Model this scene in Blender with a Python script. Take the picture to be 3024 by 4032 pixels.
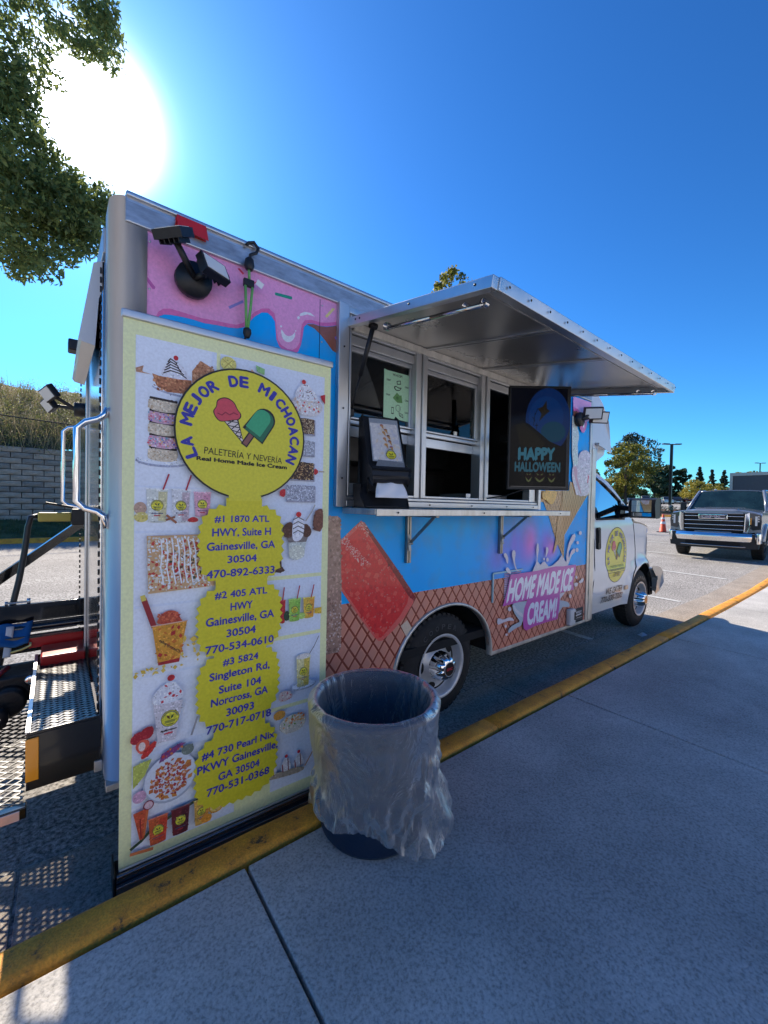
import bpy, math, random
import numpy as np
from mathutils import Vector, Matrix, geometry
R = math.radians
PI = math.pi
random.seed(7)
np.random.seed(7)
for o in list(bpy.data.objects):
    bpy.data.objects.remove(o)
scene = bpy.context.scene
COL = scene.collection

# ---------------------------------------------------------------- camera
cd = bpy.data.cameras.new('camera')
cam = bpy.data.objects.new('camera', cd)
COL.objects.link(cam)
RR = ((0.77669503, 0.00472394, 0.62985912), (-0.62955946, -0.02591821, 0.77651989), (0.01999306, -0.99965291, -0.01715654))
M = Matrix(((RR[0][0], -RR[0][1], -RR[0][2], 0), (RR[1][0], -RR[1][1], -RR[1][2], 0), (RR[2][0], -RR[2][1], -RR[2][2], 1.55), (0, 0, 0, 1)))
cam.matrix_world = M
cd.sensor_fit = 'HORIZONTAL'
cd.sensor_width = 36.0
cd.lens = 1600 / 3024 * 36.0
cd.clip_start = 0.05
cd.clip_end = 3000
scene.camera = cam

# ---------------------------------------------------------------- sky, sun, exposure
SUN_EL, SUN_AZ = R(36.9), R(87.2)          # azimuth from +X towards +Y
sdir = Vector((math.cos(SUN_EL) * math.cos(SUN_AZ), math.cos(SUN_EL) * math.sin(SUN_AZ), math.sin(SUN_EL)))
w = bpy.data.worlds.new('World')
scene.world = w
w.use_nodes = True
nt = w.node_tree
nt.nodes.clear()
out = nt.nodes.new('ShaderNodeOutputWorld')
bg = nt.nodes.new('ShaderNodeBackground')
sky = nt.nodes.new('ShaderNodeTexSky')
sky.sky_type = 'NISHITA'
sky.sun_disc = False
sky.sun_elevation = SUN_EL
sky.sun_rotation = PI / 2 - SUN_AZ
sky.altitude = 300
sky.air_density = 1.15
sky.dust_density = 0.3
sky.ozone_density = 2.5
gm = nt.nodes.new('ShaderNodeGamma')         # deepens the blue away from the horizon
gm.inputs['Gamma'].default_value = 1.42
nt.links.new(sky.outputs[0], gm.inputs['Color'])
hs = nt.nodes.new('ShaderNodeVectorMath'); hs.operation = 'MULTIPLY'
hs.inputs[1].default_value = (0.088, 0.225, 0.325)
nt.links.new(gm.outputs[0], hs.inputs[0])
# the bright circumsolar glow of the sky round the sun
tc = nt.nodes.new('ShaderNodeTexCoord')
dt = nt.nodes.new('ShaderNodeVectorMath'); dt.operation = 'DOT_PRODUCT'
nm = nt.nodes.new('ShaderNodeVectorMath'); nm.operation = 'NORMALIZE'
nt.links.new(tc.outputs['Generated'], nm.inputs[0])
nt.links.new(nm.outputs[0], dt.inputs[0])
dt.inputs[1].default_value = sdir
ac = nt.nodes.new('ShaderNodeMath'); ac.operation = 'ARCCOSINE'
mn = nt.nodes.new('ShaderNodeMath'); mn.operation = 'MINIMUM'; mn.inputs[1].default_value = 1.0
nt.links.new(dt.outputs['Value'], mn.inputs[0])
nt.links.new(mn.outputs[0], ac.inputs[0])
def gauss(sig, amp):
    a = nt.nodes.new('ShaderNodeMath'); a.operation = 'DIVIDE'; a.inputs[1].default_value = sig
    nt.links.new(ac.outputs[0], a.inputs[0])
    b = nt.nodes.new('ShaderNodeMath'); b.operation = 'POWER'; b.inputs[1].default_value = 2
    nt.links.new(a.outputs[0], b.inputs[0])
    c = nt.nodes.new('ShaderNodeMath'); c.operation = 'MULTIPLY'; c.inputs[1].default_value = -1
    nt.links.new(b.outputs[0], c.inputs[0])
    d = nt.nodes.new('ShaderNodeMath'); d.operation = 'EXPONENT'
    nt.links.new(c.outputs[0], d.inputs[0])
    e = nt.nodes.new('ShaderNodeMath'); e.operation = 'MULTIPLY'; e.inputs[1].default_value = amp
    nt.links.new(d.outputs[0], e.inputs[0])
    return e.outputs[0]
def addn(x, y):
    n = nt.nodes.new('ShaderNodeMath'); n.operation = 'ADD'
    nt.links.new(x, n.inputs[0]); nt.links.new(y, n.inputs[1])
    return n.outputs[0]
def tint(fac, col):
    n = nt.nodes.new('ShaderNodeVectorMath'); n.operation = 'SCALE'
    n.inputs[0].default_value = col
    nt.links.new(fac, n.inputs['Scale'])
    return n.outputs[0]
def addv(x, y):
    n = nt.nodes.new('ShaderNodeVectorMath'); n.operation = 'ADD'
    nt.links.new(x, n.inputs[0]); nt.links.new(y, n.inputs[1])
    return n.outputs[0]
glow = addv(tint(gauss(R(3.3), 50.0), (1, 1, 0.98)), tint(gauss(R(8), .8), (0.85, 0.88, 1.0)))
glow = addv(glow, tint(gauss(R(22), .6), (0.34, 0.55, 1.0)))
fin = addv(hs.outputs[0], glow)
nt.links.new(fin, bg.inputs['Color'])
bg.inputs['Strength'].default_value = 0.13
nt.links.new(bg.outputs[0], out.inputs['Surface'])

sl = bpy.data.lights.new('sun', 'SUN')
sl.energy = 3.4
sl.angle = R(0.5)
sl.color = (1.0, 0.88, 0.72)
so = bpy.data.objects.new('sun', sl)
COL.objects.link(so)
so.rotation_euler = sdir.to_track_quat('Z', 'Y').to_euler()

vs = scene.view_settings
vs.view_transform = 'Standard'
vs.look = 'None'
vs.gamma = 1.0
vs.exposure = 1.25
vs.use_curve_mapping = False
scene.cycles.max_bounces = 8
scene.cycles.transparent_max_bounces = 16
scene.cycles.use_denoising = True
scene.cycles.sample_clamp_indirect = 6
scene.cycles.caustics_reflective = False
scene.cycles.caustics_refractive = False

# ---------------------------------------------------------------- helpers
def srgb(r, g, b):
    f = lambda c: (c / 255 / 12.92) if c / 255 <= 0.04045 else ((c / 255 + 0.055) / 1.055) ** 2.4
    return (f(r), f(g), f(b))

class MB:
    """collects verts and faces of one mesh"""
    def __init__(s):
        s.v = []; s.f = []; s.m = []; s.c = []; s.mi = 0; s.sm = []
    def add(s, vs, fs, smooth=False):
        n = len(s.v)
        s.v += [tuple(p) for p in vs]
        for f in fs:
            s.f.append(tuple(i + n for i in f)); s.m.append(s.mi); s.sm.append(smooth)
    def box(s, a, b, rot=None, about=None):
        x0, y0, z0 = a; x1, y1, z1 = b
        vs = [(x0, y0, z0), (x1, y0, z0), (x1, y1, z0), (x0, y1, z0), (x0, y0, z1), (x1, y0, z1), (x1, y1, z1), (x0, y1, z1)]
        if rot is not None:
            c = Vector(about) if about is not None else Vector(((x0 + x1) / 2, (y0 + y1) / 2, (z0 + z1) / 2))
            vs = [tuple(rot @ (Vector(p) - c) + c) for p in vs]
        s.add(vs, [(3, 2, 1, 0), (4, 5, 6, 7), (0, 1, 5, 4), (1, 2, 6, 5), (2, 3, 7, 6), (3, 0, 4, 7)])
    def bar(s, p, q, w=0.02, h=None, up=(0, 0, 1)):
        """rectangular bar from p to q"""
        p = Vector(p); q = Vector(q); h = h or w
        d = (q - p).normalized(); u = Vector(up)
        if abs(d.dot(u)) > 0.98: u = Vector((1, 0, 0))
        sdv = d.cross(u).normalized(); u = sdv.cross(d).normalized()
        vs = []
        for c in (p, q):
            for a, b in ((-1, -1), (1, -1), (1, 1), (-1, 1)):
                vs.append(tuple(c + sdv * a * w / 2 + u * b * h / 2))
        s.add(vs, [(0, 3, 2, 1), (4, 5, 6, 7), (0, 1, 5, 4), (1, 2, 6, 5), (2, 3, 7, 6), (3, 0, 4, 7)])
    def tube(s, pts, r, n=10, cap=True):
        pts = [Vector(p) for p in pts]
        rs = r if isinstance(r, (list, tuple)) else [r] * len(pts)
        vs = []; fs = []
        prev = None
        for i, p in enumerate(pts):
            d = (pts[min(i + 1, len(pts) - 1)] - pts[max(i - 1, 0)]).normalized()
            if prev is None:
                a = Vector((0, 0, 1)) if abs(d.z) < 0.9 else Vector((1, 0, 0))
                u = d.cross(a).normalized()
            else:
                u = (prev - d * prev.dot(d)).normalized()
            prev = u
            v = d.cross(u)
            for k in range(n):
                t = 2 * PI * k / n
                vs.append(tuple(p + (u * math.cos(t) + v * math.sin(t)) * rs[i]))
        for i in range(len(pts) - 1):
            for k in range(n):
                a = i * n + k; b = i * n + (k + 1) % n
                fs.append((a, b, b + n, a + n))
        if cap:
            fs.append(tuple(range(n - 1, -1, -1))); m = (len(pts) - 1) * n
            fs.append(tuple(range(m, m + n)))
        s.add(vs, fs, True)
    def lathe(s, prof, c, axis='Z', n=32, a0=0, a1=2 * PI, smooth=True, ends=True):
        """prof: list of (r, h); axis Z up, or Y / X"""
        full = abs(a1 - a0 - 2 * PI) < 1e-6
        m = n if full else n + 1
        vs = []
        for r, h in prof:
            for k in range(m):
                t = a0 + (a1 - a0) * k / n
                x, y = r * math.cos(t), r * math.sin(t)
                if axis == 'Z': p = (x, y, h)
                elif axis == 'Y': p = (x, h, y)
                else: p = (h, x, y)
                vs.append((p[0] + c[0], p[1] + c[1], p[2] + c[2]))
        fs = []
        for i in range(len(prof) - 1):
            for k in range(n):
                a = i * m + k; b = i * m + ((k + 1) % m)
                fs.append((a, b, b + m, a + m) if axis != 'Y' else (b, a, a + m, b + m))
        s.add(vs, fs, smooth)
    def prism(s, poly, a, b, axis='Y', smooth=False):
        """poly: 2D outline extruded from a to b along axis (Y: poly is x,z; X: y,z; Z: x,y)"""
        n = len(poly)
        def P(p, t):
            return (p[0], t, p[1]) if axis == 'Y' else ((t, p[0], p[1]) if axis == 'X' else (p[0], p[1], t))
        vs = [P(p, a) for p in poly] + [P(p, b) for p in poly]
        fs = []
        tri = geometry.tessellate_polygon([[Vector((p[0], p[1], 0)) for p in poly]])
        for t in tri:
            fs.append(tuple(t)); fs.append(tuple(i + n for i in reversed(t)))
        base = len(s.v)
        s.add(vs, fs)
        s.add([], [])
        for i in range(n):
            j = (i + 1) % n
            s.f.append((base + i, base + j, base + n + j, base + n + i)); s.m.append(s.mi); s.sm.append(smooth)
    def grid(s, fn, nu, nv, smooth=True):
        vs = [fn(i / nu, j / nv) for j in range(nv + 1) for i in range(nu + 1)]
        fs = [(j * (nu + 1) + i, j * (nu + 1) + i + 1, (j + 1) * (nu + 1) + i + 1, (j + 1) * (nu + 1) + i) for j in range(nv) for i in range(nu)]
        s.add(vs, fs, smooth)

def set_props(o, label=None, cat=None, group=None, kind=None):
    if label: o['label'] = label
    if cat: o['category'] = cat
    if group: o['group'] = group
    if kind: o['kind'] = kind
    return o

def origin_of(parent):
    return parent.matrix_world if parent else Matrix.Identity(4)

WM = {}
def wmat(o):
    m = o.matrix_basis.copy()
    while o.parent:
        o = o.parent
        m = o.matrix_basis @ m
    return m

SPLIT = {'door_seam', 'panel_seam', 'windscreen_pillar', 'tyre_lettering', 'hook', 'skirt_trim', 'end_cap', 'hand_hole', 'red_handle', 'inner_ledge', 'front_post', 'rear_trim', 'bracket_pins', 'rail_fitting', 'far_tyres', 'lamps', 'wheels', 'mirror_glass', 'kitchen_fittings', 'cab_interior', 'bonnet_scoop', 'collar', 'wall_bracket', 'awning_rib', 'seats', 'mullion', 'roof_rail'}
RENAME = {'tyre_lettering': 'tyre_letter', 'lamps': 'lamp', 'wheels': 'wheel', 'far_tyres': 'far_tyre', 'kitchen_fittings': 'kitchen_unit', 'bracket_pins': 'bracket_pin', 'seats': 'seat'}
def parts_of(mb):
    n = len(mb.v); par = list(range(n))
    def find(a):
        while par[a] != a: par[a] = par[par[a]]; a = par[a]
        return a
    for f in mb.f:
        for i in f[1:]:
            a, b = find(f[0]), find(i)
            if a != b: par[a] = b
    g = {}
    for k, f in enumerate(mb.f): g.setdefault(find(f[0]), []).append(k)
    out_ = []
    for ks in g.values():
        m = MB(); idx = {}
        for k in ks:
            for i in mb.f[k]:
                if i not in idx: idx[i] = len(m.v); m.v.append(mb.v[i])
            m.f.append(tuple(idx[i] for i in mb.f[k])); m.m.append(mb.m[k]); m.sm.append(mb.sm[k])
            if mb.c: m.c.append(mb.c[k])
        out_.append(m)
    return out_
def obj(name, mb, mats, parent=None, **kw):
    if name in SPLIT:
        r = None
        for p in parts_of(mb):
            o = obj1(RENAME.get(name, name), p, mats, parent, **kw); r = r or o
        return r
    o = obj1(name, mb, mats, parent, **kw)
    if 'rivets' in name or name in ('piano_hinge', 'tyre_tread'): o['kind'] = 'stuff'
    return o
def obj1(name, mb, mats, parent=None, local=False, bevel=0, smooth_angle=None, solid=0, subsurf=0, segs=2):
    """link one mesh object; vertices are world coordinates unless local"""
    me = bpy.data.meshes.new(name)
    vs = mb.v
    if parent is not None and not local:
        inv = wmat(parent).inverted()
        arr = np.array(vs, float)
        A = np.array(inv)
        arr = arr @ A[:3, :3].T + A[:3, 3]
        vs = arr.tolist()
    me.from_pydata(vs, [], mb.f)
    if not isinstance(mats, (list, tuple)): mats = [mats]
    for m in mats: me.materials.append(m)
    me.polygons.foreach_set('material_index', mb.m)
    me.polygons.foreach_set('use_smooth', mb.sm)
    if mb.c:
        ca = me.color_attributes.new('ink', 'FLOAT_COLOR', 'CORNER')
        buf = []
        for f, c in zip(mb.f, mb.c):
            for _ in f: buf += [c[0], c[1], c[2], 1.0]
        ca.data.foreach_set('color', buf)
    me.update()
    o = bpy.data.objects.new(name, me)
    COL.objects.link(o)
    if parent is not None: o.parent = parent
    if solid:
        md = o.modifiers.new('solid', 'SOLIDIFY'); md.thickness = solid; md.offset = 0
    if bevel:
        md = o.modifiers.new('bevel', 'BEVEL'); md.width = bevel; md.segments = segs; md.limit_method = 'ANGLE'; md.angle_limit = R(40)
        me.polygons.foreach_set('use_smooth', [True] * len(me.polygons))
        md2 = o.modifiers.new('wn', 'WEIGHTED_NORMAL'); md2.keep_sharp = True
    if subsurf:
        md = o.modifiers.new('sub', 'SUBSURF'); md.levels = subsurf; md.render_levels = subsurf
    return o

def box_o(name, a, b, mat, parent=None, bevel=0, **k):
    m = MB(); m.box(a, b)
    return obj(name, m, mat, parent, bevel=bevel, **k)

def empty(name, loc=(0, 0, 0), rotz=0, label=None, cat=None, group=None, kind=None, parent=None):
    o = bpy.data.objects.new(name, None)
    COL.objects.link(o)
    o.location = loc; o.rotation_euler = (0, 0, rotz)
    o.empty_display_size = 0.2
    if parent: o.parent = parent
    return set_props(o, label, cat, group, kind)

def dup(root, loc=None, rotz=None, label=None, group=None):
    def cp(o, parent):
        c = o.copy(); COL.objects.link(c)
        if parent: c.parent = parent
        for ch in [x for x in bpy.data.objects if x.parent == o]:
            cp(ch, c)
        return c
    r = cp(root, None)
    if loc is not None: r.location = loc
    if rotz is not None: r.rotation_euler = (0, 0, rotz)
    if label: r['label'] = label
    if group: r['group'] = group
    return r

# ---------------------------------------------------------------- materials
def new_mat(name):
    m = bpy.data.materials.new(name); m.use_nodes = True
    t = m.node_tree; b = t.nodes['Principled BSDF']
    return m, t, b

def mat(name, col, rough=0.5, metal=0.0, var=0.0, vscale=6.0, bump=0.0, bscale=60.0, spec=0.5, coat=0.0, stretch=None, rvar=0.0, alpha=None, trans=0.0, ior=1.45, dirt=None):
    m, t, b = new_mat(name)
    b.inputs['Base Color'].default_value = (*col, 1)
    b.inputs['Roughness'].default_value = rough
    b.inputs['Metallic'].default_value = metal
    b.inputs['Specular IOR Level'].default_value = spec
    b.inputs['Coat Weight'].default_value = coat
    b.inputs['Coat Roughness'].default_value = 0.05
    b.inputs['IOR'].default_value = ior
    if trans: b.inputs['Transmission Weight'].default_value = trans
    if var or bump or rvar:
        tc = t.nodes.new('ShaderNodeTexCoord')
        mp = t.nodes.new('ShaderNodeMapping')
        if stretch: mp.inputs['Scale'].default_value = stretch
        t.links.new(tc.outputs['Object'], mp.inputs['Vector'])
        n = t.nodes.new('ShaderNodeTexNoise'); n.inputs['Scale'].default_value = vscale; n.inputs['Detail'].default_value = 6
        n.inputs['Roughness'].default_value = 0.65
        t.links.new(mp.outputs[0], n.inputs['Vector'])
        if var:
            mx = t.nodes.new('ShaderNodeMix'); mx.data_type = 'RGBA'
            d = dirt or tuple(c * (1 - var) for c in col)
            l = tuple(min(1, c * (1 + var * 0.6)) for c in col)
            mx.inputs[6].default_value = (*d, 1); mx.inputs[7].default_value = (*l, 1)
            cr = t.nodes.new('ShaderNodeValToRGB')
            cr.color_ramp.elements[0].position = 0.32; cr.color_ramp.elements[1].position = 0.68
            t.links.new(n.outputs[0], cr.inputs[0])
            t.links.new(cr.outputs[0], mx.inputs[0])
            t.links.new(mx.outputs[2], b.inputs['Base Color'])
        if rvar:
            mr = t.nodes.new('ShaderNodeMapRange')
            mr.inputs['To Min'].default_value = max(0.02, rough - rvar); mr.inputs['To Max'].default_value = min(1, rough + rvar)
            mr.inputs['From Min'].default_value = 0.3; mr.inputs['From Max'].default_value = 0.7
            t.links.new(n.outputs[0], mr.inputs[0])
            t.links.new(mr.outputs[0], b.inputs['Roughness'])
        if bump:
            n2 = t.nodes.new('ShaderNodeTexNoise'); n2.inputs['Scale'].default_value = bscale; n2.inputs['Detail'].default_value = 4
            t.links.new(mp.outputs[0], n2.inputs['Vector'])
            bp = t.nodes.new('ShaderNodeBump'); bp.inputs['Strength'].default_value = bump; bp.inputs['Distance'].default_value = 0.01
            t.links.new(n2.outputs[0], bp.inputs['Height'])
            t.links.new(bp.outputs[0], b.inputs['Normal'])
    return m

def concrete_mat(name, base, dark, light, grain=170, blotch=1.3, yellow=None, bumpd=0.004, world=True, spots=False):
    """speckled aggregate surface"""
    m, t, b = new_mat(name)
    L = t.links
    g = t.nodes.new('ShaderNodeNewGeometry') if world else t.nodes.new('ShaderNodeTexCoord')
    vec = g.outputs['Position'] if world else g.outputs['Object']
    n1 = t.nodes.new('ShaderNodeTexNoise'); n1.inputs['Scale'].default_value = grain; n1.inputs['Detail'].default_value = 3; n1.inputs['Roughness'].default_value = 0.7
    n2 = t.nodes.new('ShaderNodeTexNoise'); n2.inputs['Scale'].default_value = blotch; n2.inputs['Detail'].default_value = 8; n2.inputs['Roughness'].default_value = 0.7
    vo = t.nodes.new('ShaderNodeTexVoronoi'); vo.inputs['Scale'].default_value = grain * 0.55
    for n in (n1, n2, vo): L.new(vec, n.inputs['Vector'])
    cr = t.nodes.new('ShaderNodeValToRGB')
    e = cr.color_ramp.elements
    e[0].position = 0.33; e[0].color = (*dark, 1); e[1].position = 0.7; e[1].color = (*light, 1)
    x = cr.color_ramp.elements.new(0.5); x.color = (*base, 1)
    L.new(n1.outputs[0], cr.inputs[0])
    mx = t.nodes.new('ShaderNodeMix'); mx.data_type = 'RGBA'; mx.blend_type = 'MULTIPLY'; mx.inputs[0].default_value = 1.0
    cr2 = t.nodes.new('ShaderNodeValToRGB')
    e = cr2.color_ramp.elements; e[0].position = 0.25; e[0].color = (0.66, 0.64, 0.62, 1); e[1].position = 0.72; e[1].color = (1.15, 1.13, 1.1, 1)
    L.new(n2.outputs[0], cr2.inputs[0])
    L.new(cr.outputs[0], mx.inputs[6]); L.new(cr2.outputs[0], mx.inputs[7])
    mx2 = t.nodes.new('ShaderNodeMix'); mx2.data_type = 'RGBA'; mx2.blend_type = 'MIX'
    cr3 = t.nodes.new('ShaderNodeValToRGB')
    e = cr3.color_ramp.elements; e[0].position = 0.05; e[0].color = (0.6, 0.6, 0.6, 1); e[1].position = 0.16; e[1].color = (0, 0, 0, 1)
    L.new(vo.outputs['Distance'], cr3.inputs[0])
    L.new(cr3.outputs[0], mx2.inputs[0]); L.new(mx.outputs[2], mx2.inputs[6]); mx2.inputs[7].default_value = (*dark, 1)
    last = mx2.outputs[2]
    if spots:      # old gum, drips and a few darker trodden patches
        for sc_, lim, amt in ((1.9, 0.035, 0.55), (0.8, 0.03, 0.4), (5.0, 0.04, 0.35)):
            v2 = t.nodes.new('ShaderNodeTexVoronoi'); v2.inputs['Scale'].default_value = sc_
            L.new(vec, v2.inputs['Vector'])
            r2 = t.nodes.new('ShaderNodeMapRange'); r2.inputs['From Min'].default_value = lim * .7; r2.inputs['From Max'].default_value = lim
            r2.inputs['To Min'].default_value = 1 - amt; r2.inputs['To Max'].default_value = 1
            L.new(v2.outputs['Distance'], r2.inputs[0])
            sv = t.nodes.new('ShaderNodeVectorMath'); sv.operation = 'SCALE'
            L.new(last, sv.inputs[0]); L.new(r2.outputs[0], sv.inputs['Scale']); last = sv.outputs[0]
        n5 = t.nodes.new('ShaderNodeTexNoise'); n5.inputs['Scale'].default_value = .55; n5.inputs['Detail'].default_value = 3; n5.inputs['Distortion'].default_value = 1.5
        L.new(vec, n5.inputs['Vector'])
        r5 = t.nodes.new('ShaderNodeMapRange'); r5.inputs['From Min'].default_value = .35; r5.inputs['From Max'].default_value = .65; r5.inputs['To Min'].default_value = .78; r5.inputs['To Max'].default_value = 1.08
        L.new(n5.outputs[0], r5.inputs[0])
        sv = t.nodes.new('ShaderNodeVectorMath'); sv.operation = 'SCALE'
        L.new(last, sv.inputs[0]); L.new(r5.outputs[0], sv.inputs['Scale']); last = sv.outputs[0]
    L.new(last, b.inputs['Base Color'])
    b.inputs['Roughness'].default_value = 0.88
    b.inputs['Specular IOR Level'].default_value = 0.3
    bp = t.nodes.new('ShaderNodeBump'); bp.inputs['Strength'].default_value = 0.6; bp.inputs['Distance'].default_value = bumpd
    L.new(n1.outputs[0], bp.inputs['Height']); L.new(bp.outputs[0], b.inputs['Normal'])
    return m

M_SIDEWALK = concrete_mat('sidewalk_concrete', (0.55, 0.54, 0.515), (0.34, 0.335, 0.32), (0.68, 0.665, 0.64), 95, 1.1, spots=True)
M_GUTTER = concrete_mat('gutter_concrete', (0.36, 0.32, 0.27), (0.15, 0.13, 0.11), (0.52, 0.46, 0.40), 80, 1.7)
M_ASPHALT = concrete_mat('asphalt', (0.32, 0.31, 0.295), (0.08, 0.075, 0.07), (0.66, 0.64, 0.61), 42, 0.5, bumpd=0.012)
M_ALU = mat('aluminium', (0.62, 0.63, 0.65), 0.34, 0.9, var=0.16, vscale=3, rvar=0.1, bump=0.05, bscale=8, stretch=(1, 1, 0.25))
M_ALU2 = mat('bright_aluminium', (0.60, 0.60, 0.60), 0.38, 0.85, var=0.12, vscale=5, rvar=0.1, stretch=(1, 1, 0.2))
M_ALUTAN = mat('scuffed_aluminium', (0.66, 0.63, 0.58), 0.42, 0.75, var=0.3, vscale=12, rvar=0.12, stretch=(1, 1, 0.3))
M_STEEL = mat('polished_steel', (0.62, 0.62, 0.63), 0.12, 1.0, var=0.08, vscale=2, rvar=0.06, bump=0.03, bscale=2.5)
M_SOFFIT = mat('awning_sheet_metal', (0.42, 0.40, 0.38), 0.3, 0.75, var=0.12, vscale=2, rvar=0.05, bump=0.02, bscale=3)
M_CHROME = mat('chrome', (0.85, 0.85, 0.86), 0.06, 1.0)
M_BLACK = mat('black_plastic', (0.012, 0.012, 0.014), 0.45, 0, var=0.3, vscale=20, bump=0.05, bscale=200)
M_GLOSSBLACK = mat('glossy_black_paint', (0.008, 0.008, 0.009), 0.12, 0, coat=0.6)
M_RUBBER = mat('tyre_rubber', (0.014, 0.014, 0.015), 0.75, 0, var=0.4, vscale=25, bump=0.15, bscale=120)
M_DARK = mat('dark_cavity', (0.01, 0.01, 0.011), 0.9)
M_INTERIOR = mat('interior_panel', (0.16, 0.16, 0.17), 0.4, 0.3, var=0.2, vscale=4)
M_WHITE = mat('white_paint', (0.72, 0.73, 0.75), 0.22, 0, coat=0.8, var=0.04, vscale=3)
M_CAP = mat('white_fibreglass', (0.66, 0.67, 0.69), 0.3, 0, coat=0.4, var=0.05, vscale=4)
M_RED = mat('red_plastic', (0.5, 0.012, 0.012), 0.3, coat=0.3)
M_AMBER = mat('amber_lens', (0.85, 0.33, 0.02), 0.2, coat=0.6)
M_LENS = mat('frosted_lens', (0.75, 0.73, 0.68), 0.35, spec=0.6)
M_WHEELPAINT = mat('steel_wheel', (0.55, 0.56, 0.58), 0.35, 0.35, var=0.12, vscale=14, rvar=0.1)

def glass_mat(name, tint=(0.5, 0.55, 0.56), rough=0.0, keep=0.75):
    """thin pane: mostly clear with a fresnel reflection"""
    m, t, b = new_mat(name)
    t.nodes.remove(b)
    o = t.nodes['Material Output']
    tr = t.nodes.new('ShaderNodeBsdfTransparent'); tr.inputs[0].default_value = (*[keep * c for c in tint], 1)
    gl = t.nodes.new('ShaderNodeBsdfGlossy'); gl.inputs['Roughness'].default_value = rough
    fr = t.nodes.new('ShaderNodeFresnel'); fr.inputs[0].default_value = 1.55
    mx = t.nodes.new('ShaderNodeMixShader')
    t.links.new(fr.outputs[0], mx.inputs[0]); t.links.new(tr.outputs[0], mx.inputs[1]); t.links.new(gl.outputs[0], mx.inputs[2])
    t.links.new(mx.outputs[0], o.inputs['Surface'])
    return m
M_GLASS = glass_mat('window_glass', (0.9, 0.95, 0.95))
M_CARGLASS = glass_mat('tinted_glass', (0.35, 0.5, 0.45))

def ink_mat(name, rough=0.35, coat=0.0, grain=0.0):
    m, t, b = new_mat(name)
    a = t.nodes.new('ShaderNodeVertexColor'); a.layer_name = 'ink'
    src = a.outputs[0]
    if grain:
        tc = t.nodes.new('ShaderNodeTexCoord')
        n = t.nodes.new('ShaderNodeTexNoise'); n.inputs['Scale'].default_value = 90; n.inputs['Detail'].default_value = 5
        t.links.new(tc.outputs['Object'], n.inputs['Vector'])
        mr = t.nodes.new('ShaderNodeMapRange'); mr.inputs['From Min'].default_value = 0.3; mr.inputs['From Max'].default_value = 0.7
        mr.inputs['To Min'].default_value = 1 - grain; mr.inputs['To Max'].default_value = 1 + grain * 0.5
        t.links.new(n.outputs[0], mr.inputs[0])
        vm = t.nodes.new('ShaderNodeVectorMath'); vm.operation = 'SCALE'
        t.links.new(src, vm.inputs[0]); t.links.new(mr.outputs[0], vm.inputs['Scale'])
        src = vm.outputs[0]
    t.links.new(src, b.inputs['Base Color'])
    b.inputs['Roughness'].default_value = rough
    b.inputs['Coat Weight'].default_value = coat
    return m
M_INK = ink_mat('printed_vinyl', 0.3, 0.3, 0.12)
M_INKMATT = ink_mat('printed_fabric', 0.55, 0.0, 0.10)

# ---------------------------------------------------------------- flat print
_tc = {}
def text_geo(s, bold=0.0):
    """glyph outlines of s as 2D verts and faces, from Blender's built-in font"""
    k = (s, bold)
    if k in _tc: return _tc[k]
    cu = bpy.data.curves.new('t', 'FONT'); cu.body = s; cu.size = 1.0; cu.offset = bold; cu.resolution_u = 3
    o = bpy.data.objects.new('t', cu)
    me = bpy.data.meshes.new_from_object(o)
    v = [(p.co.x, p.co.y) for p in me.vertices]; f = [tuple(p.vertices) for p in me.polygons]
    bpy.data.objects.remove(o); bpy.data.curves.remove(cu); bpy.data.meshes.remove(me)
    _tc[k] = (v, f)
    return v, f

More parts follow.
